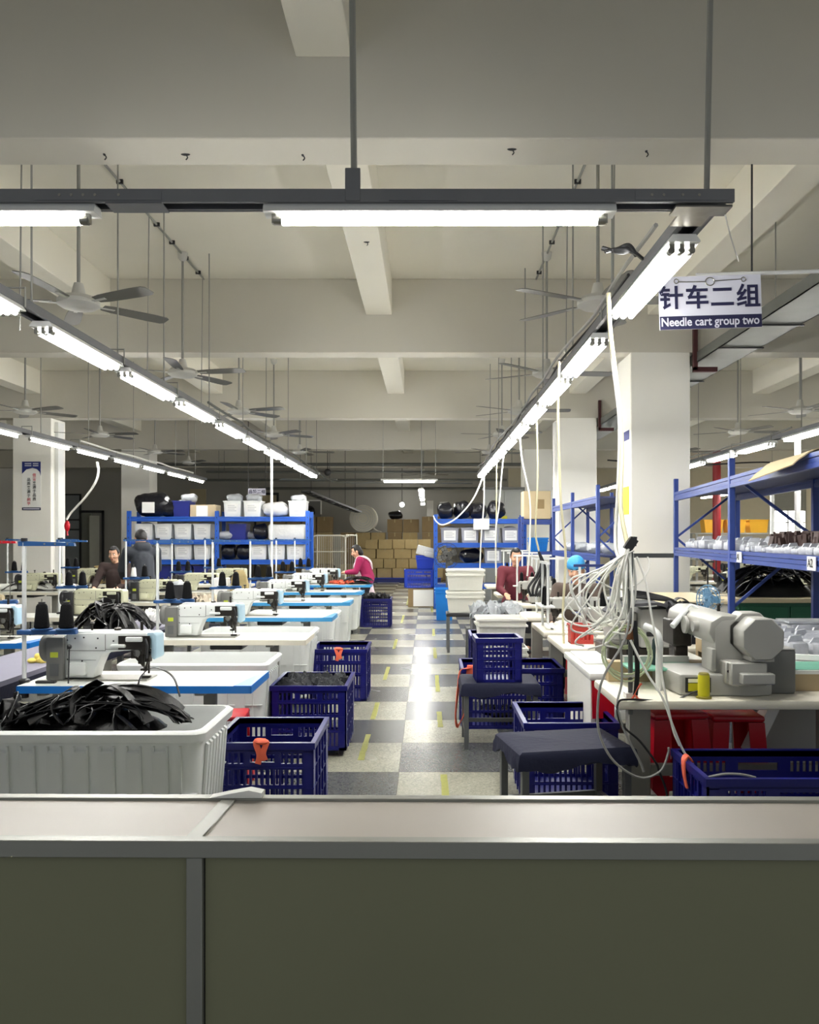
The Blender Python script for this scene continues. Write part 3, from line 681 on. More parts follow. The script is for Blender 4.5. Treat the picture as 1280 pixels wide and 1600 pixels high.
# ------------------------------------------------------------------ sewing tables
def make_table(w, d, edge, top=M_TABLE, h=0.78):
    def make():
        t = thing('sewing_table', '', 'table')
        obj('tabletop', MB().box(0.004, w - 0.004, 0.004, d - 0.004, h - 0.035, h), top, t)
        e = MB().box(0, w, 0, 0.006, h - 0.042, h - 0.002).box(0, w, d - 0.006, d, h - 0.042, h - 0.002).box(0, 0.006, 0, d, h - 0.042, h - 0.002).box(w - 0.006, w, 0, d, h - 0.042, h - 0.002)
        if edge in (M_BLUEEDGE, M_LBLUE): e.prism([(w - 0.1, 0.0), (w, 0.0), (w, d), (w - 0.03, d)], h - 0.002, h + 0.001, 'z')
        obj('edge_band', e, edge, t)
        for x in (0.12, w - 0.3):
            l = MB().box(x - 0.035, x + 0.035, d * 0.55 - 0.025, d * 0.55 + 0.025, 0.04, h - 0.04).box(x - 0.035, x + 0.035, 0.03, d - 0.03, 0.0, 0.05).box(x - 0.03, x + 0.03, 0.05, d - 0.05, h - 0.065, h - 0.04)
            obj('leg', l, M_LEG, t, bevel=0.004)
        obj('drawer', MB().box(w - 0.52 - 0.26, w - 0.52, 0.05, d - 0.1, h - 0.085, h - 0.04), M_DARK, t, bevel=0.008)
        obj('knee_lever_bar', MB().cyl((0.12, d * 0.55, 0.2), (w - 0.3, d * 0.55, 0.2), 0.012, n=8), M_DARK, t)
        obj('treadle', MB().box(w * 0.4, w * 0.62, 0.05, 0.3, 0.07, 0.09).box(w * 0.5 - 0.01, w * 0.5 + 0.01, 0.2, 0.22, 0.09, 0.35), M_DARK, t)
        return t
    return make
TY = [4.42, 6.4, 8.2, 10.1, 12.0, 13.85]
WT = 1.3
PT = {'b': Proto(make_table(WT, 0.5, M_BLUEEDGE)), 'w': Proto(make_table(WT, 0.5, M_CREAM)), 'l': Proto(make_table(WT, 0.5, M_LBLUE))}
kinds = 'bwllll'
for k, y in enumerate(TY):
    nm = {'b': 'bright blue edged', 'w': 'cream-edged', 'l': 'pale blue edged'}[kinds[k]]
    PT[kinds[k]].put(f'white {nm} sewing table, {ORD[k]} from the counter along the aisle', (-2.27, y, 0), 0, 'sewing tables along the aisle')
TY2 = [6.2, 8.2, 10.1, 12.0, 13.85]
for k, y in enumerate(TY2):
    kk = 'bwwww'[k]
    nm = {'b': 'blue edged', 'w': 'cream-edged'}[kk]
    PT[kk].put(f'white {nm} sewing table, {ORD[k]} from the counter in the middle row', (-4.38, y, 0), 0, 'sewing tables in the middle row')
TY3 = [10.1, 12.0, 13.85]
for k, y in enumerate(TY3):
    PT['w'].put(f'pale sewing table, {ORD[k]} from the counter in the row by the banner column', (-6.7, y, 0), 0, 'sewing tables by the banner column')

# the long board between the table rows
for k, (y0, y1) in enumerate(((3.6, 6.6), (6.9, 9.9), (10.3, 13.2))):
    t = thing('work_board', f'grey-lilac board bench between the table rows, {ORD[k]} from the counter', 'bench', (-2.96, 0, 0), group='board benches between the table rows')
    obj('board', MB().box(0, 0.52, y0, y1, 0.745, 0.775), M_BENCHTOP, t)
    obj('apron', MB().box(0.5, 0.52, y0, y1, 0.66, 0.745).box(0, 0.02, y0, y1, 0.66, 0.745), M_NAVYCLOTH, t)
    for x in (0.05, 0.47):
        for y in (y0 + 0.1, y1 - 0.1): obj('leg', MB().box(x - 0.02, x + 0.02, y - 0.02, y + 0.02, 0, 0.745), M_IRON, t)

# ------------------------------------------------------------------ sewing machines
def make_machine(body, motor, style):
    def make():
        t = thing('sewing_machine', '', 'sewing machine')
        # bed plate, column and arm
        obj('bed_plate', MB().box(-0.24, 0.30, -0.09, 0.09, 0.0, 0.008), M_STEEL, t)
        arm = [(-0.2, 0.012), (-0.2, 0.245), (-0.16, 0.268), (0.0, 0.272), (0.285, 0.272), (0.30, 0.262), (0.30, 0.175), (0.16, 0.168), (0.075, 0.16), (0.03, 0.14), (0.0, 0.07), (-0.015, 0.012)]
        obj('arm', MB().prism(arm, -0.065, 0.065), body, t, bevel=0.008, seg=2)
        obj('top_cover', MB().box(-0.15, 0.28, -0.05, 0.05, 0.268, 0.28), body, t, bevel=0.006)
        obj('head_block', MB().box(0.2, 0.3, -0.064, 0.068, 0.172, 0.27), body, t, bevel=0.006)
        head = [(0.292, 0.274), (0.328, 0.274), (0.346, 0.258), (0.349, 0.13), (0.332, 0.115), (0.315, 0.13), (0.315, 0.235), (0.292, 0.25)]
        obj('head_cap', MB().prism(head, -0.066, 0.072), M_CASEB if style == 'w' else body, t, bevel=0.008, seg=2)
        obj('face_recess', MB().box(0.13, 0.31, -0.072, -0.062, 0.175, 0.255), M_DSTEEL, t)
        obj('face_bar', MB().box(0.175, 0.27, -0.088, -0.066, 0.222, 0.25), body, t, bevel=0.006, seg=2)
        obj('stitch_lever', MB().box(0.085, 0.175, -0.085, -0.062, 0.187, 0.207), body, t, bevel=0.009, seg=2)
        # motor housing with display, hand wheel
        mh = obj('motor_housing', MB().box(-0.275, -0.175, -0.098, 0.08, 0.004, 0.25), motor, t, bevel=0.01, seg=2)
        obj('display', MB().box(-0.247, -0.203, -0.1005, -0.097, 0.135, 0.165), M_DISPLAY, mh)
        obj('vent_grille', MB().box(-0.25, -0.2, -0.1, -0.097, 0.03, 0.10), M_IRON, mh)
        obj('hand_wheel', MB().lathe([(0.03, -0.325), (0.075, -0.325), (0.082, -0.315), (0.082, -0.29), (0.072, -0.276), (0.03, -0.276)], (0, 0, 0.18), 24, 'x'), motor, t)
        obj('oil_box', MB().box(-0.15, -0.05, -0.105, -0.06, 0.03, 0.105), body, t, bevel=0.014, seg=2)
        # presser bar, needle bar, take-up and dials
        obj('needle_bar', MB().cyl((0.262, -0.02, 0.045), (0.262, -0.02, 0.2), 0.006, n=8).cyl((0.262, -0.02, 0.012), (0.262, -0.02, 0.045), 0.002, n=6), M_STEEL, t)
        obj('presser_bar', MB().cyl((0.285, -0.01, 0.03), (0.285, -0.01, 0.2), 0.006, n=8).box(0.25, 0.3, -0.035, -0.01, 0.008, 0.02).box(0.27, 0.3, -0.04, 0.0, 0.1, 0.16).box(0.235, 0.262, -0.05, -0.02, 0.09, 0.15).box(0.262, 0.29, -0.075, -0.03, 0.15, 0.21).box(0.2, 0.23, -0.07, -0.04, 0.125, 0.17).bar((0.215, -0.05, 0.14), (0.262, -0.03, 0.075), 0.014, 0.014).bar((0.3, -0.04, 0.15), (0.275, -0.03, 0.06), 0.012, 0.012).box(0.245, 0.285, -0.04, -0.015, 0.05, 0.062), M_DSTEEL, t, bevel=0.002)
        obj('tension_dial', MB().lathe([(0.02, 0), (0.021, 0.018), (0.008, 0.03)], (0.235, -0.07, 0.155), 14, 'y'), M_STEEL, t)
        obj('take_up_guard', MB().tube(smooth([(0.29, -0.085, 0.24), (0.305, -0.095, 0.2), (0.3, -0.09, 0.13)], 5), 0.008, 6), M_DARK, t)
        sc = MB()
        for x, z in ((-0.165, 0.23), (-0.165, 0.12), (-0.07, 0.245), (0.01, 0.24), (-0.08, 0.11), (-0.165, 0.18), (0.0, 0.185), (0.1, 0.225), (-0.12, 0.24)): sc.cyl((x, -0.0665, z), (x, -0.064, z), 0.005, n=8)
        obj('screw', sc, M_DARK, t)
        obj('thread_guide', MB().lathe([(0.006, 0.28), (0.006, 0.31), (0.014, 0.312), (0.014, 0.322), (0.004, 0.324)], (-0.05, 0, 0), 10), M_DSTEEL, t); obj('top_knob', MB().lathe([(0.02, 0.28), (0.022, 0.29), (0.01, 0.297)], (0.1, 0, 0), 10), M_DSTEEL, t); obj('thread_guide', MB().cyl((0.24, 0, 0.27), (0.24, 0, 0.33), 0.009, n=8), M_DSTEEL, t)
        obj('cover_seam', MB().box(-0.165, 0.055, -0.0668, -0.0645, 0.168, 0.171).box(0.052, 0.055, -0.0668, -0.0645, 0.168, 0.262).box(0.055, 0.2, -0.0668, -0.0645, 0.176, 0.1785).box(-0.168, -0.165, -0.0668, -0.0645, 0.03, 0.262).box(-0.165, 0.0, -0.0668, -0.0645, 0.115, 0.1165), M_MOTOR, t)
        return t
    return make
MW = Proto(make_machine(M_MACHW, M_MOTOR, 'w')); MBG = Proto(make_machine(M_MACHB, M_DARK, 'b'))
MZ = 0.781
for k, y in enumerate(TY):
    MW.put(f'white sewing machine with grey motor box, {ORD[k]} from the counter along the aisle', (-1.9 + (0.03 if k else 0), y + 0.24, MZ), 0, 'white sewing machines along the aisle')
for k, y in enumerate(TY2):
    if k == 0: MW.put('white sewing machine on the blue edged table of the middle row', (-3.62, y + 0.26, MZ), 0)
    else: MBG.put(f'beige sewing machine, {ORD[k - 1]} from the counter in the middle row', (-3.52, y + 0.24, MZ), 0, 'beige sewing machines in the middle row')
for k, y in enumerate(TY3):
    MBG.put(f'beige sewing machine, {ORD[k]} from the counter in the row by the banner column', (-5.95, y + 0.24, MZ), 0, 'beige sewing machines by the banner column')
# small things on the first table
solo('oil_rod', MB().cyl((-1.99, 4.44, 0.79), (-1.998, 4.47, 0.985), 0.004, n=6).ball((-1.998, 4.47, 0.99), 0.014), M_DARK, 'thin black lever rod standing in front of the first white machine', 'rod')
solo('small_blade', MB().box(-2.2, -2.09, 4.49, 4.52, 0.781, 0.795), M_DARK, 'small dark tool lying on the blue edged table beside the motor box', 'tool', bevel=0.003)

# ------------------------------------------------------------------ thread stands
def make_stand(armm, top, tray=True):
    def make():
        t = thing('thread_stand', '', 'thread stand')
        obj('pole', MB().cyl((0, 0, 0), (0, 0, top), 0.0125, n=10), M_POLE, t)
        obj('base_clamp', MB().lathe([(0.025, -0.09), (0.025, 0), (0.03, 0.0), (0.03, 0.012), (0.014, 0.02)], n=12), M_DARK, t)
        a = MB().prism([(-0.03, 0), (0.29, 0.0), (0.285, 0.018), (0.0, 0.028), (-0.03, 0.028)], -0.012, 0.012)
        o = obj('guide_arm', a, armm, t, loc=(0, 0, top - 0.02))
        for x in (0.12, 0.18, 0.25): obj('thread_eye', MB().cyl((x, -0.014, 0.012), (x, 0.014, 0.012), 0.005, n=8), M_STEEL, o)
        obj('pole_cap', MB().cyl((0, 0, top + 0.008), (0, 0, top + 0.025), 0.018, n=10), M_DARK, t)
        if tray:
            b = MB().prism([(-0.03, -0.03), (0.02, -0.035), (0.3, -0.02), (0.3, 0.02), (0.02, 0.035), (-0.03, 0.03)], 0, 0.025, 'z')
            tr = obj('spool_tray', b, M_TRAYB, t, loc=(0, 0, 0.27), bevel=0.004)
            obj('spool_dish', MB().lathe([(0.055, 0.025), (0.06, 0.032), (0.02, 0.034)], (0.1, 0, 0), 16).lathe([(0.055, 0.025), (0.06, 0.032), (0.02, 0.034)], (0.24, 0, 0), 16), M_TRAYB, tr)
            obj('spool_pin', MB().cyl((0.1, 0, 0.03), (0.1, 0, 0.2), 0.004, n=6).cyl((0.24, 0, 0.03), (0.24, 0, 0.2), 0.004, n=6), M_STEEL, tr)
        return t
    return make
ST = Proto(make_stand(M_TRAYB, 0.79)); STR = Proto(make_stand(M_RED, 0.79))
def make_cone(m, h=0.135, r=0.042):
    def make():
        t = thing('thread_cone', '', 'thread cone')
        obj('yarn', MB().lathe([(r * 0.9, 0.0), (r, 0.006), (r * 0.97, 0.02), (r * 0.72, h - 0.012), (r * 0.55, h)], n=18), m, t)
        obj('core', MB().lathe([(r * 0.5, -0.002), (r * 0.45, h + 0.012), (r * 0.3, h + 0.012)], n=12), M_DARK, t)
        return t
    return make
CONE = Proto(make_cone(M_BLACK)); CONEW = Proto(make_cone(M_PAPER, 0.12, 0.036)); CONET = Proto(make_cone(M_BLACK, 0.16, 0.03))
M_MAROONTH = mat('maroon_thread', (120, 20, 40), 0.7, bump=0.3, bscale=200)
for k, y in enumerate(TY):
    x = -2.285 if k == 0 else -2.235 - 0.02 * k
    yy = y + (0.12 if k == 0 else 0.3)
    ST.put(f'white pole thread stand with blue arm, {ORD[k]} from the counter along the aisle', (x, yy, 0.782), 0.0 if k == 0 else 0.15, 'thread stands along the aisle')
    for j, dx in enumerate((0.1, 0.24)):
        if k == 0: CONE.put(f'black thread cone, {("inner", "outer")[j]} one on the first thread stand along the aisle', (x + dx, yy, 0.782 + 0.306), 0, 'black thread cones')
        else: CONE.put(f'black thread cone, {("inner", "outer")[j]} one on the {ORD[k]} thread stand along the aisle', (x + dx * math.cos(.15), yy + dx * math.sin(.15), 0.782 + 0.306), 0, 'black thread cones')
for k, y in enumerate(TY2):
    x = -3.95
    (STR if k == 0 else ST).put(f'white pole thread stand, {ORD[k]} from the counter in the middle row', (x + (0.26 if k == 0 else 0), y + 0.4, 0.782), 0.1, 'thread stands in the middle row')
    for j, dx in enumerate((0.1, 0.24)):
        if k == 2 and j == 0: CONEW.put('white thread cone beside the man in the charcoal jacket', (x + dx, y + 0.41, 1.088), 0)
        else: CONE.put(f'black thread cone, {("inner", "outer")[j]} one on the {ORD[k]} stand of the middle row', (x + dx * .995, y + 0.4 + dx * .1, 0.782 + 0.306), 0, 'black thread cones')
for k, y in enumerate(TY3):
    ST.put(f'thread stand, {ORD[k]} from the counter in the row by the banner column', (-6.5, y + 0.4, 0.782), 0.1, 'thread stands by the banner column')
    for j, dx in enumerate((0.1, 0.24)):
        CONE.put(f'small black thread cone, {("inner", "outer")[j]} one on the {ORD[k]} stand by the banner column', (-6.5 + dx, y + 0.4 + dx * .1, 1.088), 0, 'black thread cones')
CM = Proto(make_cone(M_MAROONTH, 0.17, 0.05))
CM.put('dark red yarn cone standing behind the first white machine', (-2.14, 4.83, 0.781), 0)
CM.put('dark red yarn cone on the board bench behind the first thread stand', (-2.52, 5.45, 0.777), 0)

# the white pole dropping from the lamp rail and other stands farther along
solo('drop_conduit', MB().cyl((-2.52, 13.0, RZ + 0.03), (-2.52, 13.0, 0.785), 0.02, n=10), M_POLE, 'white conduit dropping from the lamp rail to the middle tables', 'conduit')

# ------------------------------------------------------------------ black strips
def strip_heap(c, rx, ry, h, n, wmin=0.03, wmax=0.07, seed=1, base=True):
    rnd = random.Random(seed); mb = MB(); c = Vector(c)
    if base:
        mb.ball(c + Vector((0, 0, -h * 0.2)), (rx * 0.78, ry * 0.78, h * 0.95), 20, 12); mb.v = [(x, y, max(z, c.z)) for x, y, z in mb.v]
    def dome(x, y):
        return h * max(0.0, 1 - 0.92 * ((x / rx) ** 2 + (y / ry) ** 2)) ** 0.6
    for k in range(n):
        R = rnd.uniform(0.35, 1.1) * rx; a0 = rnd.uniform(0, 2 * PI); sw = rnd.uniform(0.9, 2.3) * min(1, rx / R)
        cx, cy = rnd.uniform(-.5, .5) * rx, rnd.uniform(-.5, .5) * ry; sq = rnd.uniform(0.35, 1.0) * ry / rx
        lift = rnd.uniform(0.0, 0.035) + (0.06 if rnd.random() < .08 else 0); tilt = rnd.uniform(-0.7, 0.7); pts = []
        for i in range(12):
            a = a0 + sw * (i / 11 - .5)
            x = cx + R * (math.cos(a) - math.cos(a0)); y = cy + R * sq * (math.sin(a) - math.sin(a0))
            x = max(-rx, min(rx, x)); y = max(-ry, min(ry, y))
            pts.append(c + Vector((x, y, 0.006 + dome(x, y) + lift * math.sin(PI * i / 11) + 0.004 * (k % 5))))
        if sum((pts[i + 1] - pts[i]).length for i in range(11)) < 0.1: continue
        mb.ribbon(pts, rnd.uniform(wmin, wmax), 0.005, side=(rnd.uniform(-.5, .5), 1, tilt))
    return mb

# ------------------------------------------------------------------ big white bins
def make_bin(w, d, h, ribs, m):
    def make():
        t = thing('storage_bin', '', 'bin')
        tp = 0.06 * h; mb = MB()
        def ring(z, k):  # outline at height z
            i = tp * (1 - z / h) + k; r = 0.06
            P = []
            for cx, cy, a0 in ((w / 2 - i - r, d / 2 - i - r, 0), (-w / 2 + i + r, d / 2 - i - r, 1), (-w / 2 + i + r, -d / 2 + i + r, 2), (w / 2 - i - r, -d / 2 + i + r, 3)):
                for j in range(5):
                    a = (a0 + j / 4) * PI / 2; P.append((cx + r * math.cos(a), cy + r * math.sin(a), z))
            return P
        rings = [ring(0.0, 0.02), ring(0.02, 0), ring(h - 0.05, 0), ring(h - 0.05, -0.022), ring(h - 0.012, -0.026), ring(h, -0.012), ring(h, 0.006), ring(h - 0.03, 0.012), ring(0.03, 0.012)]
        vs = [p for rg in rings for p in rg]; n = 20; fs = []
        for i in range(len(rings) - 1):
            for j in range(n): fs.append((i * n + j, i * n + (j + 1) % n, (i + 1) * n + (j + 1) % n, (i + 1) * n + j))
        fs.append(tuple(range(n - 1, -1, -1))); fs.append(tuple((len(rings) - 1) * n + j for j in range(n)))
        mb.add(vs, fs)
        obj('shell', mb, m, t)
        rb = MB()
        for s in (-1, 1):
            for k in range(ribs):
                x = -w / 2 + 0.09 + (w - 0.18) * (k + 0.5) / ribs
                if k % 2 == 0:
                    ww = (w - 0.18) / ribs / 2
                    y0 = s * (d / 2 - tp); y1 = s * d / 2
                    rb.add([(x - ww, y0, 0.03), (x + ww, y0, 0.03), (x + ww, y1, h - 0.09), (x - ww, y1, h - 0.09), (x - ww, y0 + s * .012, 0.03), (x + ww, y0 + s * .012, 0.03), (x + ww, y1 + s * 0.012, h - 0.1), (x - ww, y1 + s * 0.012, h - 0.1)],
                           [(0, 1, 2, 3), (4, 7, 6, 5), (0, 4, 5, 1), (1, 5, 6, 2), (2, 6, 7, 3), (3, 7, 4, 0)])
            m2 = max(3, int(ribs * d / w))
            for k in range(m2):
                y = -d / 2 + 0.09 + (d - 0.18) * (k + 0.5) / m2; ww = 0.014
                x0 = s * (w / 2 - tp); x1 = s * w / 2
                rb.add([(x0, y - ww, 0.03), (x0, y + ww, 0.03), (x1, y + ww, h - 0.08), (x1, y - ww, h - 0.08), (x0 + s * .012, y - ww, 0.03), (x0 + s * .012, y + ww, 0.03), (x1 + s * .012, y + ww, h - 0.09), (x1 + s * .012, y - ww, h - 0.09)],
                       [(0, 3, 2, 1), (4, 5, 6, 7), (0, 1, 5, 4), (1, 2, 6, 5), (2, 3, 7, 6), (3, 0, 4, 7)])
            for k in range(ribs + 1):
                x = -w / 2 + 0.09 + (w - 0.18) * k / ribs
                rb.bar((x, s * (d / 2 - tp + .004), 0.02), (x, s * (d / 2 + .004), h - 0.07), 0.009, 0.016)
            rb.box(-w / 2 + tp * 0.5, w / 2 - tp * 0.5, s * (d / 2 - tp * 0.5) - 0.012, s * (d / 2 - tp * 0.5) + 0.012, h * 0.52, h * 0.53)
        obj('rib', rb, m, t)
        for x in (-w / 2 + 0.15, w / 2 - 0.15):
            for y in (-d / 2 + 0.12, d / 2 - 0.12):
                obj('caster', MB().cyl((x - 0.012, y, -0.04), (x + 0.012, y, -0.04), 0.035, n=14).box(x - 0.02, x + 0.02, y - 0.02, y + 0.02, -0.02, 0.005), M_DARK, t)
        return t
    return make
BIN = Proto(make_bin(1.04, 0.57, 0.63, 14, M_WBIN))
for k, y in enumerate(TY):
    x = (-1.57, -1.67, -1.62, -1.6, -1.62, -1.64)[k]
    BIN.put(f'big milky white plastic bin{" heaped with black strips" if k == 0 else ""} before the {ORD[k]} table along the aisle', (x, y - 0.43 if k else 3.985, 0.075), 0, 'white bins along the aisle')
solo('leather_strips', strip_heap((-1.63, 3.985, 0.655), 0.43, 0.25, 0.125, 95, 0.03, 0.075, seed=3), M_LEATHER, 'tangle of black leather strips heaped in the first white bin', 'leather strips', kind='stuff')
solo('leather_strips', strip_heap((-2.0, 3.985, 0.645), 0.12, 0.2, 0.08, 16, seed=9), M_LEATHER, 'few black strips at the far corner of the first white bin', 'leather strips', kind='stuff')
lp = MB()
lp.ribbon(smooth([(-1.46, 4.02, 0.80), (-1.44, 4.03, 0.9), (-1.37, 4.03, 0.945), (-1.28, 4.03, 0.9), (-1.24, 4.02, 0.8)], 6), 0.02, 0.003, side=(0, 1, 0))
solo('leather_loop', lp, M_LEATHER, 'thin black strip arching up out of the first white bin', 'leather strip')
solo('leather_flap', MB().ribbon(smooth([(-1.72, 3.9, 0.8), (-1.66, 3.9, 0.86), (-1.59, 3.9, 0.90)], 4), 0.06, 0.004, side=(0.2, 1, -.6)), M_LEATHER, 'black leather flap sticking up from the first white bin', 'leather strip')
solo('leather_strips', strip_heap((-2.74, 6.95, 0.777), 0.27, 0.5, 0.19, 80, seed=5), M_LEATHER, 'heap of long black strips lying on the board bench behind the first machine', 'leather strips', kind='stuff')
solo('yellow_cloth', MB().ball((-2.56, 5.3, 0.795), (0.035, 0.04, 0.03), 10, 8).ball((-2.6, 5.27, 0.79), (0.03, 0.03, 0.018)).ball((-2.53, 5.27, 0.795), (0.025, 0.03, 0.03)).ball((-2.57, 5.28, 0.815), (0.02, 0.02, 0.022)), mat('yellow_cloth', (236, 214, 110), 0.9), 'crumpled yellow cloth on the board bench behind the first machine', 'cloth')
for k, (x, y, rx, ry, h, w) in enumerate(((-4.25, 10.35, 0.25, 0.18, 0.1, 'third table of the middle row'), (-4.1, 12.3, 0.35, 0.2, 0.12, 'fourth table of the middle row'), (-6.1, 12.3, 0.4, 0.15, 0.1, 'table by the banner column'), (-1.2, 14.1, 0.3, 0.16, 0.08, 'table of the woman in the apron'))):
    solo('leather_strips', strip_heap((x, y, 0.785), rx, ry, h, 24, 0.02, 0.05, seed=20 + k), M_LEATHER, f'loose black strips lying on the {w}', 'leather strips', kind='stuff')

# ------------------------------------------------------------------ slotted crates
def make_crate(w, d, h, m, slots=14, rows=None, casters=False, closed=0.0):
    def make():
        t = thing('slotted_crate', '', 'crate')
        mb = MB(); th = 0.012
        rows_ = rows or [(0.05, 0.26), (0.30, 0.50), (0.54, 0.70)]
        def holes(L, n):
            H = []; m0 = 0.09 * L
            for a, b in rows_:
                for k in range(n):
                    u = m0 + (L - 2 * m0) * (k + 0.5) / n; s = (L - 2 * m0) / n * 0.3
                    H.append((u - s, u + s, a * h, b * h))
            # the handle row
            for k in range(n):
                u = m0 + (L - 2 * m0) * (k + 0.5) / n; s = (L - 2 * m0) / n * 0.3
                if abs(u - L / 2) > L * 0.17: H.append((u - s, u + s, 0.765 * h, 0.875 * h))
            H.append((L / 2 - L * 0.12, L / 2 + L * 0.12, 0.78 * h, 0.86 * h))
            return H
        nd = max(4, int(slots * d / w))
        mb.holed(0, w, 0, h - 0.01, holes(w, slots), th, lambda u, v, q: (-w / 2 + u, -d / 2 + q, v + 0.005))
        mb.holed(0, w, 0, h - 0.01, holes(w, slots), th, lambda u, v, q: (-w / 2 + u, d / 2 - q, v + 0.005))
        mb.holed(0, d, 0, h - 0.01, holes(d, nd), th, lambda u, v, q: (-w / 2 + q, -d / 2 + u, v + 0.005))
        mb.holed(0, d, 0, h - 0.01, holes(d, nd), th, lambda u, v, q: (w / 2 - q, -d / 2 + u, v + 0.005))
        mb.box(-w / 2, w / 2, -d / 2, d / 2, 0, 0.012)
        r = MB(); e = 0.014
        for z0, z1, e in ((h - 0.035, h, 0.014), (h * 0.9, h * 0.91, 0.006), (h * 0.725, h * 0.735, 0.008), (h * 0.51, h * 0.522, 0.008), (h * 0.275, h * 0.287, 0.008), (0.0, 0.02, 0.006)):
            r.box(-w / 2 - e, w / 2 + e, -d / 2 - e, -d / 2 + (th if e > .01 else 0), z0, z1).box(-w / 2 - e, w / 2 + e, d / 2 - (th if e > .01 else 0), d / 2 + e, z0, z1)
            r.box(-w / 2 - e, -w / 2 + (th if e > .01 else 0), -d / 2, d / 2, z0, z1).box(w / 2 - (th if e > .01 else 0), w / 2 + e, -d / 2, d / 2, z0, z1)
        obj('rim', r, m, t)
        cr = mb
        for sx in (-1, 1):
            for sy in (-1, 1):
                cr.box(min(sx * (w / 2 + .006), sx * (w / 2 - 0.05)), max(sx * (w / 2 + .006), sx * (w / 2 - 0.05)), min(sy * (d / 2 + .006), sy * (d / 2 - .004)), max(sy * (d / 2 + .006), sy * (d / 2 - .004)), 0, h - 0.03)
                cr.box(min(sx * (w / 2 + .006), sx * (w / 2 - 0.004)), max(sx * (w / 2 + .006), sx * (w / 2 - 0.004)), min(sy * (d / 2 + .006), sy * (d / 2 - .06)), max(sy * (d / 2 + .006), sy * (d / 2 - .06)), 0, h - 0.03)
        for k in range(1, 5):
            y = -d / 2 + d * k / 5
            for s in (-1, 1): cr.box(s * (w / 2) - (0.012 if s < 0 else 0), s * (w / 2) + (0.012 if s > 0 else 0), y - 0.006, y + 0.006, 0.0, h * 0.92)
        obj('basket', mb, m, t)
        if casters:
            for x in (-w / 2 + 0.07, w / 2 - 0.07):
                for y in (-d / 2 + 0.07, d / 2 - 0.07): obj('caster', MB().cyl((x - 0.012, y, -0.025), (x + 0.012, y, -0.025), 0.024, n=12), M_DARK, t)
        return t
    return make
CR = Proto(make_crate(0.54, 0.6, 0.505, M_NAVY)); CRC = Proto(make_crate(0.54, 0.6, 0.47, M_NAVY, casters=True))
CR.put('navy slotted crate with an orange tie beside the bin of black strips', (-0.88, 4.575, 0.0), 0, 'navy crates along the aisle')
CRC.put('navy crate on casters filled with dark scraps', (-0.862, 6.13, 0.05), 0, 'navy crates along the aisle')
CR.put('navy slotted crate standing behind the scrap crate, orange tie on its rim', (-0.868, 8.14, 0.0), 0, 'navy crates along the aisle')
CR.put('navy crate near the woman in the apron', (-0.92, 14.6, 0.0), 0, 'navy crates along the aisle')
for k, (x, y, z, w) in enumerate(((-0.88, 4.27, 0.505, 'navy crate beside the black strip bin'), (-0.86, 7.835, 0.505, 'navy crate behind the scrap crate'))):
    s = MB().ribbon(smooth([(x - 0.02, y - 0.012, z - 0.11), (x - 0.01, y - 0.014, z - 0.06), (x - 0.03, y - 0.008, z + 0.006), (x + 0.0, y + 0.03, z + 0.012), (x + 0.0, y + 0.045, z - 0.05)], 4), 0.032, 0.004, side=(1, 0, 0))
    s.ribbon(smooth([(x + 0.02, y - 0.016, z - 0.09), (x + 0.01, y - 0.016, z - 0.05), (x + 0.03, y - 0.01, z + 0.01)], 4), 0.03, 0.004, side=(1, 0, .3))
    s.ball((x, y, z + 0.005), (0.04, 0.026, 0.016), 10, 6)
    solo('strap_tie', s, M_ORANGE, f'orange strap knotted on the rim of the {w}', 'strap')
def scraps(c, rx, ry, n, seed, r=0.06, h=0.05):
    rnd = random.Random(seed); mb = MB()
    for k in range(n):
        x, y = rnd.uniform(-rx, rx), rnd.uniform(-ry, ry)
        q = MB().ball((0, 0, 0), (r * rnd.uniform(.7, 1.3), r * rnd.uniform(.6, 1.2), r * rnd.uniform(.3, .7)), 9, 7)
        R = Matrix.Rotation(rnd.uniform(0, 6), 3, 'Z') @ Matrix.Rotation(rnd.uniform(-.9, .9), 3, 'X')
        mb.add([Vector(c) + Vector((x, y, rnd.uniform(0, h))) + R @ Vector(p) for p in q.v], q.f)
    return mb
solo('fabric_scraps', scraps((-0.862, 6.13, 0.46), 0.2, 0.23, 60, 4), mat('charcoal_scraps', (44, 46, 50), 0.85, var=0.3, scale=12, bump=0.4, bscale=30), 'dark fabric scraps filling the navy crate on casters', 'scraps', kind='stuff')
solo('fabric_scraps', scraps((-0.92, 14.6, 0.47), 0.2, 0.22, 40, 5, h=0.1), M_LEATHER, 'black pieces heaped in the crate near the woman in the apron', 'scraps', kind='stuff')
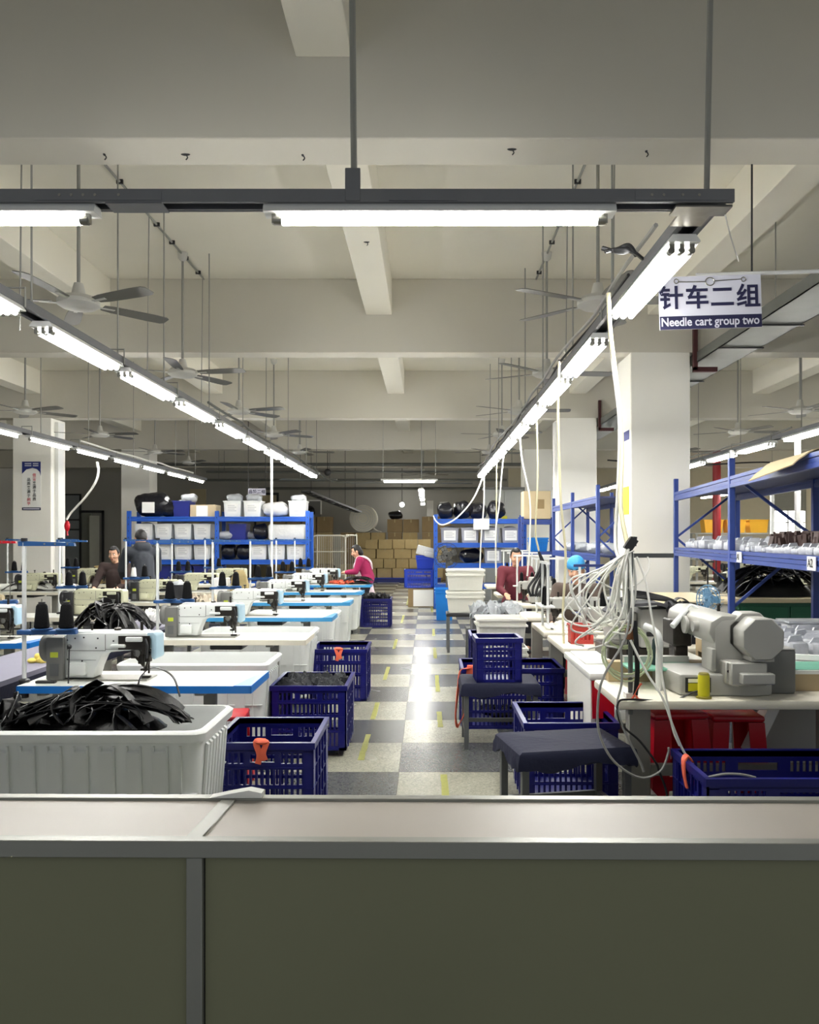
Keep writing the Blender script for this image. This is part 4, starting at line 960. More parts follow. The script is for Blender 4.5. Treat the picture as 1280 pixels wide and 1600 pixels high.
# ------------------------------------------------------------------ cloth-covered stools and crates beside the aisle
def make_stool(w, d, h, drop):
    def make():
        t = thing('padded_stool', '', 'stool')
        n = 14; vs = []; fs = []
        rnd = random.Random(11)
        per = [(-w / 2 + w * i / n, -d / 2) for i in range(n)] + [(w / 2, -d / 2 + d * i / n) for i in range(n)] + [(w / 2 - w * i / n, d / 2) for i in range(n)] + [(-w / 2, d / 2 - d * i / n) for i in range(n)]
        N = len(per)
        for q, z, sc in ((0, h, 0.93), (1, h - 0.012, 0.985), (2, h - 0.035, 1.0), (3, h - drop * 0.6, 1.012), (4, h - drop, 1.02), (5, h - drop, 0.99), (6, h - 0.05, 0.97)):
            for i, (x, y) in enumerate(per):
                f = 1 + (0.012 * math.sin(i * 1.7) * (q in (3, 4)))
                vs.append((x * sc * f, y * sc * f, z + (rnd.uniform(-.012, .012) - 0.02 * math.sin(i * 0.5) if q in (4, 5) else 0)))
        for q in range(6):
            for i in range(N): fs.append((q * N + i, q * N + (i + 1) % N, (q + 1) * N + (i + 1) % N, (q + 1) * N + i))
        fs.append(tuple(range(N)))
        obj('cloth_cover', MB().add(vs, fs), M_NAVYCLOTH, t)
        obj('seat_board', MB().box(-w * .47, w * .47, -d * .47, d * .47, h - 0.045, h - 0.012), M_WOOD, t)
        for x in (-w / 2 + 0.04, w / 2 - 0.04):
            for y in (-d / 2 + 0.04, d / 2 - 0.04): obj('leg', MB().box(x - 0.018, x + 0.018, y - 0.018, y + 0.018, 0, h - 0.045), M_IRON, t, bevel=0.002)
        s = MB()
        for x in (-w / 2 + 0.04, w / 2 - 0.04): s.box(x - 0.014, x + 0.014, -d / 2 + 0.05, d / 2 - 0.05, 0.12, 0.15)
        s.box(-w / 2 + 0.05, w / 2 - 0.05, d / 2 - 0.05, d / 2 - 0.025, 0.12, 0.15)
        obj('stretcher', s, M_IRON, t)
        return t
    return make
STL = Proto(make_stool(0.60, 0.46, 0.5, 0.085))
STL.put('navy cloth-covered stool standing just beyond the counter', (0.745, 4.36, 0), 0.19, 'navy cloth-covered stools', scale=(1.08, 1, 1))
STL.put('navy cloth-covered stool carrying a small slotted crate', (0.56, 6.24, 0), 0.0, 'navy cloth-covered stools')
CR.put('navy slotted crate tucked behind the closer cloth-covered stool', (0.855, 5.03, 0), 0, 'navy crates by the stools')
CRW = Proto(make_crate(0.84, 0.56, 0.505, M_NAVY, slots=20))
CRW.put('wide navy crate behind the stool with the small crate, red strap at its corner', (0.72, 6.97, 0), 0, 'navy crates by the stools')
CRS = Proto(make_crate(0.335, 0.3, 0.335, M_NAVY, slots=9, rows=[(0.05, 0.26), (0.32, 0.48), (0.56, 0.70)]))
CRS.put('small navy slotted crate sitting on the cloth-covered stool', (0.545, 6.22, 0.502), 0.03)
CRF = Proto(make_crate(0.86, 0.5, 0.505, M_NAVY, slots=22))
CRF.put('low navy crate with an orange tie in front of the pattern sewing machine', (1.71, 3.89, 0), 0, 'navy crates by the stools')
solo('strap_tie', MB().ribbon(smooth([(1.268, 3.90, 0.38), (1.258, 3.91, 0.44), (1.262, 3.93, 0.50), (1.285, 3.95, 0.522), (1.31, 3.955, 0.50)], 5), 0.035, 0.008, side=(0, 1, 0.2)), M_ORANGE, 'orange tie wrapped over the rim of the crate by the pattern machine', 'strap')
solo('cable_end', MB().tube(smooth([(1.29, 3.66, 0.505), (1.36, 3.64, 0.525), (1.44, 3.645, 0.52), (1.5, 3.65, 0.505)], 5), 0.006, 6), M_CORDGR, 'short grey cable resting on the front rim of the crate', 'cable')
st = MB().ribbon(smooth([(0.36, 6.64, 0.52), (0.28, 6.6, 0.5), (0.255, 6.45, 0.4), (0.235, 6.3, 0.3), (0.225, 6.25, 0.2), (0.24, 6.3, 0.12), (0.28, 6.35, 0.16), (0.32, 6.4, 0.24)], 6), 0.04, 0.004, side=(0.3, 1, 0))
st.ribbon(smooth([(0.36, 6.64, 0.44), (0.37, 6.645, 0.53), (0.38, 6.70, 0.53)], 4), 0.07, 0.004, side=(1, 0, 0))
solo('red_strap', st, M_ORANGE, 'long orange-red strap looping down beside the wide navy crate', 'strap')
for k, (x, y, w) in ((1, (0.7, 6.97, 'wide navy crate')),):
    solo('fabric_scraps', scraps((x, y, 0.06), 0.18, 0.18, 30, 40 + k, h=0.03), M_BLACK, f'dark pieces lying in the bottom of the {w}', 'scraps', kind='stuff')

# white boxes and bins along the table ends
def make_tote(w, d, h, m):
    def make():
        t = thing('plastic_tote', '', 'tote')
        b = MB()
        for s in (-1, 1):
            pass
        tp = 0.03
        lo = [(-w / 2 + tp, -d / 2 + tp), (w / 2 - tp, -d / 2 + tp), (w / 2 - tp, d / 2 - tp), (-w / 2 + tp, d / 2 - tp)]
        hi = [(-w / 2, -d / 2), (w / 2, -d / 2), (w / 2, d / 2), (-w / 2, d / 2)]
        ih = [(x * .97, y * .96) for x, y in hi]; il = [(x * .97, y * .96) for x, y in lo]
        vs = [(x, y, 0) for x, y in lo] + [(x, y, h) for x, y in hi] + [(x, y, h) for x, y in ih] + [(x, y, 0.015) for x, y in il]
        fs = [(3, 2, 1, 0), (12, 13, 14, 15)]
        for a, c in ((0, 4), (4, 8), (8, 12)):
            for i in range(4): fs.append((a + i, a + (i + 1) % 4, c + (i + 1) % 4, c + i))
        b.add(vs, fs)
        obj('shell', b, m, t, bevel=0.006)
        r = MB()
        for z in (h - 0.03, h - 0.09): r.box(-w / 2 - .012, w / 2 + .012, -d / 2 - .012, -d / 2, z, z + 0.02).box(-w / 2 - .012, w / 2 + .012, d / 2, d / 2 + .012, z, z + 0.02).box(-w / 2 - .012, -w / 2, -d / 2, d / 2, z, z + .02).box(w / 2, w / 2 + .012, -d / 2, d / 2, z, z + .02)
        for k in range(9):
            x = -w / 2 + tp + (w - 2 * tp) * (k + 0.5) / 9; r.bar((x, -d / 2 + tp - .003, 0.01), (x, -d / 2 + .004, h - 0.09), 0.012, 0.01)
        obj('rib', r, m, t)
        return t
    return make
TOTE = Proto(make_tote(0.52, 0.38, 0.3, M_WBOX))
TOTE.put('upside white tote on the black stool beside the azure bin, upper of two', (0.54, 11.3, 0.86), 0, 'white totes on the black stool')
TOTE.put('white tote on the black stool beside the azure bin, lower of two', (0.54, 11.3, 0.55), 0, 'white totes on the black stool')
CRN = Proto(make_crate(0.3, 0.5, 0.62, M_NAVY, slots=6)); CRN.put('tall navy crate half hidden by the white tote stack', (0.60, 8.25, 0), 0)
TOTE.put('white tote stacked behind the small navy crate, topmost of three', (0.70, 7.62, 0.582), 0.02, 'white totes behind the small crate', scale=(.87, 1, .89))
TOTE.put('white tote stacked behind the small navy crate, middle of three', (0.71, 7.62, 0.311), 0, 'white totes behind the small crate', scale=(.87, 1, .89))
TOTE.put('white tote behind the small navy crate, standing at the bottom', (0.72, 7.62, 0.041), 0, 'white totes behind the small crate', scale=(.87, 1, .89))
obj0 = MB().box(0.5, 0.98, 7.45, 7.8, 0.0, 0.04)
solo('dolly_board', obj0, M_DARK, 'dark dolly board beneath the white totes', 'dolly')
t = thing('black_stool', 'black-topped stool under the two white totes', 'stool', (0.54, 11.3, 0))
obj('seat', MB().box(-0.27, 0.27, -0.2, 0.2, 0.5, 0.548), M_DARK, t, bevel=0.01)
for x in (-0.24, 0.24):
    for y in (-0.17, 0.17): obj('leg', MB().box(x - 0.02, x + 0.02, y - 0.02, y + 0.02, 0, 0.5), M_IRON, t)
t = thing('yellow_crate', 'yellow slatted crate under a low bench near the white totes', 'crate', (0.84, 11.68, 0))
obj('basket', MB().holed(-0.2, 0.2, 0, 0.42, [(-0.16 + 0.07 * k, -0.12 + 0.07 * k, 0.05, 0.3) for k in range(5)], 0.012, lambda u, v, w: (u, -0.15 + w, v)).holed(-0.15, 0.15, 0, 0.42, [(-0.1, 0.1, 0.05, 0.3)], 0.012, lambda u, v, w: (-0.2 + w, u, v)).holed(-0.15, 0.15, 0, 0.42, [(-0.1, 0.1, 0.05, 0.3)], 0.012, lambda u, v, w: (0.2 - w, u, v)).box(-0.2, 0.2, 0.138, 0.15, 0, 0.42).box(-.2, .2, -.15, .15, 0, .012), M_YELLOW, t)
t = thing('low_bench', 'low grey bench before the yellow crate', 'bench', (0.72, 10.2, 0))
obj('seat', MB().box(-0.22, 0.22, -0.15, 0.15, 0.42, 0.46), M_IRON, t)
for x in (-0.2, 0.2):
    for y in (-0.13, 0.13): obj('leg', MB().box(x - 0.018, x + 0.018, y - 0.018, y + 0.018, 0, 0.42), M_IRON, t)
# covered grey box
t = thing('covered_box', 'grey box draped with crumpled clear plastic near the table ends', 'box', (0.74, 9.4, 0))
obj('carton', MB().box(-0.22, 0.28, -0.2, 0.2, 0.3, 0.72), mat('dark_grey_box', (88, 88, 92), 0.6), t, bevel=0.01)
obj('stand', MB().box(-0.2, 0.26, -0.18, 0.18, 0.26, 0.3).box(-0.19, -0.15, -0.17, -0.13, 0, 0.26).box(0.2, 0.24, -0.17, -0.13, 0, .26).box(-0.19, -0.15, 0.13, 0.17, 0, 0.26).box(0.2, 0.24, 0.13, 0.17, 0, .26), M_IRON, t)
cv = scraps((0.05, 0, 0.70), 0.25, 0.2, 26, 77, r=0.1, h=0.1)
obj('plastic_cover', cv, M_BAGC, t)
# azure bins, blue crates, carton
AZ = Proto(make_tote(0.36, 0.36, 0.62, M_TEAL)); AZ.put('tall azure blue plastic bin standing by the aisle', (0.34, 15.6, 0.0), 0)
t = thing('carton', 'brown carton with a white printed sheet at the foot of the blue crates', 'carton', (-0.05, 18.6, 0))
obj('box', MB().box(-0.38, 0.3, -0.2, 0.25, 0, 0.44), M_CARTOND, t, bevel=0.006); obj('sheet', MB().box(-0.26, 0.2, -0.206, -0.201, 0.02, 0.4), M_PAPER, t)
CRB = Proto(make_crate(0.66, 0.44, 0.42, M_BLUECR, slots=14)); CRB.put('blue slotted crate resting on the brown carton by the aisle', (-0.18, 18.6, 0.445), 0)
TOB = Proto(make_tote(0.42, 0.36, 0.32, M_BLUECR)); TOB.put('smaller blue tote on top of the blue slotted crate', (-0.04, 18.6, 0.87), 0)
solo('foam_bundle', MB().obox((-0.03, 18.6, 1.28), (0.42, 0.3, 0.22), Matrix.Rotation(0.25, 3, 'Y')).obox((0.06, 18.55, 1.2), (0.26, 0.3, 0.12), Matrix.Rotation(0.2, 3, 'Y')), M_BAGW, 'white foam bundle lying tilted on the blue tote', 'bundle', bevel=0.03, seg=2)

# ------------------------------------------------------------------ tables on the other side of the aisle
def make_rt(w, d, h, top, front):
    def make():
        t = thing('work_table', '', 'table')
        obj('tabletop', MB().box(0, w, 0, d, h - 0.05, h), top, t, bevel=0.014, seg=2)
        for x in (0.1, w - 0.25):
            obj('leg', MB().box(x, x + 0.12, d * 0.3, d * 0.3 + 0.07, 0.05, h - 0.05).box(x + 0.02, x + 0.1, 0.05, d - 0.05, 0, 0.05), M_LEG, t, bevel=0.005)
        obj('crossbar', MB().box(0.1, w - 0.15, d * 0.3 + 0.01, d * 0.3 + 0.05, 0.3, 0.36), M_LEG, t)
        if front: obj('side_panel', MB().box(0.02, 0.05, 0.05, d - 0.05, 0.25, h - 0.05), front, t)
        return t
    return make
RT = Proto(make_rt(1.4, 0.62, 0.75, M_CREAM, None))
RT.put('cream table carrying the grey pattern sewing machine', (1.0, 4.17, 0))
RTP = Proto(make_rt(0.94, 0.95, 0.75, M_TABLE, M_PLASTER))
RTP.put('white board table behind the pole with the hose bundle', (1.02, 5.02, 0), 0, 'board tables across the aisle')
for k, y in enumerate((6.15, 7.2, 8.55, 10.1, 11.9, 14.0)):
    RT.put(f'cream work table across the aisle, {ORD[k]} behind the white board table', (1.05, y, 0), 0, 'work tables across the aisle', scale=(1.0, 1.35, 1) if k < 2 else (1.0, 1.1, 1))
solo('red_sheet', MB().ribbon(smooth([(1.11, 5.045, 0.705), (1.11, 5.04, 0.6), (1.115, 5.05, 0.46)], 4), 0.14, 0.006, side=(1, 0.05, 0)), M_RED, 'red sheet hanging under the front edge of the white board table', 'sheet')
solo('cutting_board', MB().box(1.06, 1.26, 5.35, 5.9, 0.751, 0.764), M_PAPER, 'white strip of board lying on the white board table', 'board', bevel=0.002)
solo('wood_block', MB().box(1.07, 1.95, 4.71, 4.79, 0.751, 0.87), M_WOOD, 'pale wooden ledge standing along the back of the machine table', 'ledge', bevel=0.003)
solo('scrap_cloth', scraps((1.22, 7.45, 0.755), 0.1, 0.16, 14, 9, r=0.07, h=0.03), M_PAPER, 'white cloth scraps heaped on a cream table corner across the aisle', 'cloth', kind='stuff')
solo('white_cloth', scraps((1.72, 7.4, 0.76), 0.2, 0.12, 24, 19, r=0.08, h=0.12), M_BAGW, 'white crumpled bags on the second cream table behind the hose pole', 'bags', kind='stuff')
# red plastic stools under the machine table
def make_rstool():
    t = thing('plastic_stool', '', 'stool')
    h = 0.47
    obj('seat', MB().box(-0.14, 0.14, -0.14, 0.14, h - 0.03, h), M_RED, t, bevel=0.02, seg=2)
    for sx in (-1, 1):
        for sy in (-1, 1):
            L = MB(); a = [(sx * 0.135, sy * 0.135), (sx * 0.05, sy * 0.135), (sx * 0.05, sy * 0.125), (sx * 0.125, sy * 0.125), (sx * 0.125, sy * 0.05), (sx * 0.135, sy * 0.05)]
            vs = [(x, y, h - 0.03) for x, y in a] + [(x * 1.0 + sx * 0.035, y + sy * 0.035, 0) for x, y in a]
            fs = [tuple(range(6)), tuple(range(11, 5, -1))] + [(i, i + 6, (i + 1) % 6 + 6, (i + 1) % 6) for i in range(6)]
            obj('leg', L.add(vs, fs), M_RED, t)
    b = MB()
    for s in (-1, 1): b.box(-0.15, 0.15, s * 0.15 - 0.006, s * 0.15 + 0.006, 0.14, 0.2).box(s * 0.15 - 0.006, s * 0.15 + 0.006, -0.15, 0.15, 0.14, 0.2)
    obj('stretcher', b, M_RED, t)
    return t
RS = Proto(make_rstool)
RS.put('red plastic stool under the cream machine table, beside its leg', (1.42, 4.66, 0), 0.1, 'red plastic stools', scale=(1.15, 1.15, 1.3))
RS.put('red plastic stool under the cream machine table, farther along', (1.78, 4.68, 0), -0.05, 'red plastic stools', scale=(1.05, 1.05, 1.25))
RS.put('red plastic stool glimpsed between the first two white bins under the first table', (-1.3, 5.17, 0), 0.1, 'red plastic stools')
RS.put('red stool on which the woman in the blue cap sits', (1.55, 8.34, 0), 0.3, 'red plastic stools', scale=(1, 1, 0.9))
RS.put('red stool under the person in maroon across the aisle', (1.27, 11.5, 0), 0.3, 'red plastic stools', scale=(1, 1, 1.05))
RS.put('red stool under the seated worker by the beige machines', (-4.98, 12.85, 0), 0.3, 'red plastic stools', scale=(1, 1, 1.05))
solo('folded_board', MB().obox((1.93, 4.6, 0.53), (0.06, 0.1, 0.36), Matrix.Rotation(0.45, 3, 'Y')), M_PAPER, 'pale slanting box under the machine table next to the red stools', 'box')
t = thing('control_cabinet', 'grey electric control cabinet under the machine table', 'cabinet', (2.22, 4.97, 0))
obj('body', MB().box(-0.25, 0.25, -0.15, 0.2, 0.06, 0.66), M_MOTOR, t, bevel=0.006); obj('door', MB().box(-0.23, 0.23, -0.16, -0.15, 0.09, 0.63), M_MACHG, t); obj('foot', MB().box(-0.22, 0.22, -0.12, 0.17, 0, 0.06), M_DARK, t)
t = thing('treadle_box', 'grey pedal unit standing by the table leg behind the stool', 'pedal', (1.16, 4.4, 0))
obj('body', MB().box(-0.05, 0.1, -0.05, 0.15, 0.0, 0.2), M_MACHG, t, bevel=0.01); obj('pedal', MB().obox((0.02, -0.08, 0.1), (0.12, 0.16, 0.02), Matrix.Rotation(0.4, 3, 'X')), M_DARK, t)

# ------------------------------------------------------------------ the grey pattern sewing machine in front
pm = thing('pattern_sewing_machine', 'large grey pattern sewing machine with an octagonal motor cap', 'sewing machine', (1.66, 4.5, 0.751))
def ngon(n, r, ph=0.0, sx=1, sz=1): return [(r * sx * math.cos(2 * PI * k / n + ph), r * sz * math.sin(2 * PI * k / n + ph)) for k in range(n)]
obj('base', MB().prism([(-0.30, -0.2), (0.08, -0.24), (0.2, -0.2), (0.2, 0.2), (-0.34, 0.2)], 0.0, 0.115, 'z'), M_MACHG, pm, bevel=0.015, seg=2)
obj('sticker_plate', MB().box(-0.275, -0.14, -0.222, -0.214, 0.02, 0.1), M_DARK, pm)
obj('yellow_sticker', MB().box(-0.262, -0.155, -0.226, -0.222, 0.028, 0.07), M_LABELY, pm)
obj('white_sticker', MB().box(-0.262, -0.155, -0.226, -0.222, 0.074, 0.094), M_PAPER, pm)
colm = [(-0.10, 0.11), (0.14, 0.11), (0.15, 0.32), (0.11, 0.38), (0.02, 0.41), (-0.06, 0.40), (-0.10, 0.36)]
obj('column', MB().prism(colm, -0.17, 0.05), M_MACHG, pm, bevel=0.012, seg=2)
am = [(-0.10, 0.27), (-0.13, 0.33), (-0.12, 0.39), (-0.06, 0.425), (0.03, 0.425), (0.07, 0.40), (0.08, 0.30), (0.04, 0.26)]
vs = [(x, -0.165, z) for x, z in am] + [(x * 0.9 - 0.055, 0.46, z * 0.97 + 0.03) for x, z in am]; n = len(am)
obj('arm', MB().add(vs, [tuple(range(n)), tuple(range(2 * n - 1, n - 1, -1))] + [(i, (i + 1) % n, (i + 1) % n + n, i + n) for i in range(n)]), M_MACHG, pm, bevel=0.012, seg=2)
hd = obj('needle_head', MB().box(-0.21, -0.1, 0.2, 0.42, 0.21, 0.36).box(-0.19, -0.11, 0.24, 0.36, 0.12, 0.21), M_DSTEEL, pm, bevel=0.008)
obj('dial', MB().lathe([(0.05, -0.17), (0.052, -0.155), (0.03, -0.15), (0.03, -0.11)], (0, 0.14, 0.345), 18, 'x'), M_MACHG, pm); obj('dial', MB().lathe([(0.03, -0.165), (0.03, -0.11)], (0, 0.0, 0.35), 14, 'x'), M_MACHG, pm)
obj('nameplate', MB().box(-0.125, -0.119, -0.13, -0.03, 0.335, 0.36), M_DARK, pm)
cp = obj('motor_cap', MB().prism([(a + 0.105, b + 0.315) for a, b in ngon(8, 0.118, PI / 8)], -0.31, -0.17), M_MACHG, pm, bevel=0.006)
obj('cap_foot', MB().box(0.05, 0.17, -0.29, -0.17, 0.195, 0.23), M_MACHG, pm)
obj('cap_rear', MB().prism([(a + 0.095, b + 0.325) for a, b in ngon(8, 0.128, PI / 8)], -0.17, -0.06), M_MACHG, pm, bevel=0.006)
obj('gear_box', MB().box(-0.06, 0.13, -0.30, -0.14, 0.07, 0.19).prism([(-0.075, 0.075), (0.0, 0.055), (0.0, 0.18), (-0.075, 0.19)], -0.26, -0.14), M_MACHG, pm, bevel=0.006)
obj('slide_box', MB().box(-0.02, 0.15, -0.35, -0.24, 0.085, 0.14), M_MACHG, pm, bevel=0.005)
obj('side_lever', MB().box(-0.125, -0.10, -0.19, -0.11, 0.13, 0.25), M_MACHG, pm, bevel=0.004)
bt = MB()
for x, z in ((-0.05, 0.14), (-0.03, 0.135)): bt.cyl((x - 0.012, -0.262, z), (x - 0.012, -0.255, z), 0.007, n=10)
obj('button', bt, M_DARK, pm)
obj('control_box', MB().box(0.12, 0.345, -0.16, 0.16, 0.0, 0.238), M_MOTOR, pm, bevel=0.012, seg=2)
obj('control_box_cap', MB().box(0.122, 0.343, -0.158, 0.158, 0.236, 0.246), M_MACHG, pm, bevel=0.004)
obj('under_gap_shade', MB().box(-0.06, 0.11, -0.225, -0.19, 0.02, 0.075), M_DARK, pm)  # dark block painting in the shade below the gear box
obj('work_plate', MB().box(-0.52, -0.11, -0.02, 0.26, 0.10, 0.114), M_GREENMAT, pm, bevel=0.004)
obj('plate_arm', MB().box(-0.5, -0.12, 0.2, 0.26, 0.115, 0.15), M_MACHG, pm)
obj('lamp_arm', MB().tube(smooth([(-0.06, 0.2, 0.43), (-0.1, 0.22, 0.45), (-0.14, 0.2, 0.42)], 4), 0.008, 6).cyl((-0.13, 0.2, 0.425), (-0.235, 0.14, 0.335), 0.015, 0.018, 10), M_POLE, pm)
obj('top_knob', MB().lathe([(0.03, 0.41), (0.03, 0.42), (0.01, 0.43), (0.008, 0.46), (0.015, 0.465), (0.01, 0.475)], (0.0, 0.05, 0), 12), M_DSTEEL, pm)
# things on that table
t = thing('thread_spool', 'bright yellow thread spool on the edge of the machine table', 'thread spool', (1.467, 4.235, 0.751))
obj('thread', MB().lathe([(0.030, 0.012), (0.031, 0.03), (0.030, 0.118), (0.028, 0.124)], n=22), M_YELLOW, t); obj('flange', MB().lathe([(0.04, 0), (0.04, 0.008), (0.03, 0.012)], n=20).lathe([(0.03, 0.124), (0.024, 0.134), (0.01, 0.134)], n=18), mat('dark_yellow', (130, 120, 30), 0.5), t)
CG = Proto(make_cone(mat('dark_green_thread', (18, 44, 42), 0.75, bump=0.3, bscale=200), 0.15, 0.03))
CG.put('dark green thread cone standing on the green plate of the pattern machine', (1.325, 4.62, 0.868), 0)
CONET.put('slim black thread cone beside the white bent pipe', (1.135 + 0.08, 4.75, 0.905), 0)
solo('bent_pipe', MB().tube(smooth([at(1030, 1086, 4.45) , at(1030, 1040, 4.45), at(1030, 1000, 4.45), at(1022, 985, 4.5), at(1008, 978, 4.55)], 6), 0.02, 10), M_POLE, 'thick white bent pipe rising from the machine table', 'pipe')

# second machine behind, with the dark cloth over its arm
t = thing('boxy_sewing_machine', 'grey boxy machine head with dark cloth on top behind the hose pole', 'sewing machine', (1.63, 5.65, 0.751))
obj('head_box', MB().box(-0.16, 0.13, -0.15, 0.25, 0.09, 0.36), M_MACHG, t, bevel=0.015, seg=2)
obj('side_box', MB().box(-0.34, -0.16, -0.08, 0.2, 0.13, 0.33), M_MACHG, t, bevel=0.012)
obj('base', MB().box(-0.38, 0.16, -0.12, 0.3, 0.0, 0.09), M_DSTEEL, t, bevel=0.01)
obj('label_mark', MB().box(-0.12, -0.03, -0.153, -0.149, 0.17, 0.2), M_DARK, t)
solo('dark_cloth', MB().ribbon(smooth([(1.25, 5.55, 1.08), (1.32, 5.55, 1.13), (1.45, 5.55, 1.145), (1.6, 5.56, 1.145), (1.66, 5.55, 1.1), (1.67, 5.46, 1.0)], 5), 0.28, 0.02, side=(0, 1, 0)), mat('grey_cloth', (74, 74, 78), 0.8, bump=0.3), 'dark grey cloth folded over the boxy machine head', 'cloth')
cb = MB()
for k in range(5): cb.tube(smooth([(1.3 + .03 * k, 5.6, 1.15 + .006 * k), (1.42, 5.62, 1.18 + .01 * k), (1.58, 5.6 + .02 * k, 1.17 + .008 * k), (1.76, 5.62, 1.14), (1.86, 5.7, 1.05 - .02 * k)], 5), 0.009, 6)
solo('cable_loops', cb, M_CORDB, 'loops of black cable lying over the boxy machine head', 'cable', kind='stuff')
BOXM = Proto(make_machine(M_MACHG, M_DARK, 'b'))
for k, (x, y) in enumerate(((1.62, 6.55), (1.5, 7.65), (1.6, 9.0), (1.55, 10.5), (1.6, 12.25), (1.6, 14.35))):
    BOXM.put(f'grey sewing machine across the aisle, {ORD[k]} behind the boxy machine', (x, y, 0.751), PI * 0.97, 'grey sewing machines across the aisle')
t = thing('machine_head_box', 'plain pale grey machine box facing the aisle before the person in maroon', 'machine', (1.48, 10.3, 0.751))
obj('housing', MB().box(-0.16, 0.1, -0.12, 0.1, 0.02, 0.34), M_MACHG, t, bevel=0.012); obj('foot', MB().box(-0.14, 0.08, -0.1, 0.08, 0, 0.02), M_DARK, t)

# thread stands across the aisle: white racks with a blue or white bar
def make_stand2(armm):
    def make():
        t = thing('thread_stand', '', 'thread stand')
        obj('pole', MB().cyl((0, 0, 0), (0, 0, 0.62), 0.012, n=8), M_POLE, t); obj('pole', MB().cyl((0.34, 0, 0), (0.34, 0, 0.6), 0.012, n=8), M_POLE, t)
        obj('guide_arm', MB().box(-0.05, 0.46, -0.012, 0.012, 0.60, 0.622), armm, t)
        obj('spool_tray', MB().box(-0.05, 0.42, -0.06, 0.06, 0.2, 0.215), armm, t)
        return t
    return make
S2B = Proto(make_stand2(mat('navy_stand_bar', (34, 48, 104), 0.5))); S2W = Proto(make_stand2(M_POLE))
for k, (x, y, b) in enumerate(((1.3, 6.8, 1), (1.12, 7.4, 0), (1.25, 9.1, 0), (1.2, 10.62, 0), (1.3, 12.45, 0), (1.4, 14.55, 0))):
    (S2B if b else S2W).put(f'two-pole thread stand across the aisle, {ORD[k]} behind the hose pole', (x, y, 0.751), (PI / 2 if k == 1 else 0.05), 'two-pole thread stands across the aisle')
    for j, dx in enumerate((0.06, 0.2)):
        CONET.put(f'slim black thread cone, {("inner", "outer")[j]} on the {ORD[k]} two-pole stand', ((x, y + dx, 0.969) if k == 1 else (x + dx, y + dx * .05, 0.969)), 0, 'slim thread cones across the aisle')

# ------------------------------------------------------------------ pole with the bundle of white hoses
px, py_ = 1.085, 4.26
t = thing('hose_pole', 'grey pole clamped to the machine table, holding the white hose bundle', 'pole', (px, py_, 0))
obj('tube', MB().cyl((0, 0, 0.66), (0, 0, 1.55), 0.013, n=12), M_IRON, t)
obj('clamp', MB().box(-0.03, 0.03, -0.03, 0.03, 0.752, 0.775).box(-0.05, 0.02, -0.02, 0.02, 0.86, 0.876), M_LAMPW, t)
obj('brown_wrap', MB().lathe([(0.026, 1.06), (0.03, 1.075), (0.028, 1.13), (0.024, 1.14)], n=12), mat('brown_tape', (150, 98, 66), 0.6), t)
obj('black_clip', MB().obox((0.0, 0, 1.565), (0.045, 0.04, 0.07), Matrix.Rotation(0.6, 3, 'Y')).obox((0.02, 0, 1.58), (0.02, 0.03, 0.05), Matrix.Rotation(0.1, 3, 'Y')), M_DARK, t)
solo('cross_bar', MB().bar(at(990, 868, 4.3), at(1052, 868, 4.32), 0.02, 0.024), M_IRON, 'short grey bar reaching from the hose pole toward the blue rack', 'bar')
top = Vector((px, py_, 1.53)); rnd = random.Random(5)
for k in range(20):
    a = rnd.uniform(-0.40, 0.02); q = rnd.uniform(-0.15, 0.15)
    low = Vector((px + a * rnd.uniform(0.5, 1), py_ + q, rnd.uniform(1.18, 1.38)))
    e = Vector((px + rnd.uniform(-0.28, 0.03), py_ + q * 0.6, rnd.uniform(1.0, 1.18)))
    pts = [top + Vector((rnd.uniform(-.02, .02), rnd.uniform(-.02, .02), 0.0)), top + Vector((a * 0.35, q * 0.3, -0.09 + rnd.uniform(-.02, .03))), low, low.lerp(e, 0.5) + Vector((rnd.uniform(-.12, .05), 0, -0.06)), e]
    cord('air_hose', pts, 0.0052, M_CORD, 'thin white air hose fanning out from the clip on top of the pole', 'hose', 'white hoses fanning from the pole', 7)
for k in range(9):
    dx = rnd.uniform(-0.07, 0.03)
    pts = [top + Vector((dx * .3, rnd.uniform(-.02, .02), 0.01)), top + Vector((dx, rnd.uniform(-.04, .04), -0.12)), top + Vector((dx * 1.2 + rnd.uniform(-.02, .02), 0, -0.24)), top + Vector((dx * .5 - 0.01, rnd.uniform(-.02, .02), -0.36))]
    cord('air_hose', pts, 0.006, M_CORD, 'white air hose hanging straight down beside the pole', 'hose', 'white hoses hanging by the pole', 6)
co = MB()
for k in range(7):
    c = Vector((px - 0.03 + 0.004 * k, py_ - 0.03 + 0.01 * k, 1.0 - 0.006 * k)); rx = 0.115 + 0.006 * (k % 4); rz = 0.125 + 0.012 * (k % 3)
    if k > 3: c = c + Vector((-0.03, 0, 0.09)); rx = 0.07; rz = 0.05
    co.tube([(c.x + rx * math.cos(a * PI / 12 + k), c.y + 0.02 * math.sin(a * .5), c.z + rz * math.sin(a * PI / 12 + k)) for a in range(25)], 0.005, 6)
solo('hose_coil', co, M_CORDG, 'coil of pale green tubing hung on the hose pole', 'hose coil')
solo('black_strap', MB().ribbon(smooth([at(991, 970, 4.22), at(994, 1000, 4.2), at(996, 1050, 4.2), at(993, 1086, 4.2)], 5), 0.024, 0.008, side=(1, 0, 0)), M_LEATHER, 'black strap hanging beside the hose pole', 'strap')
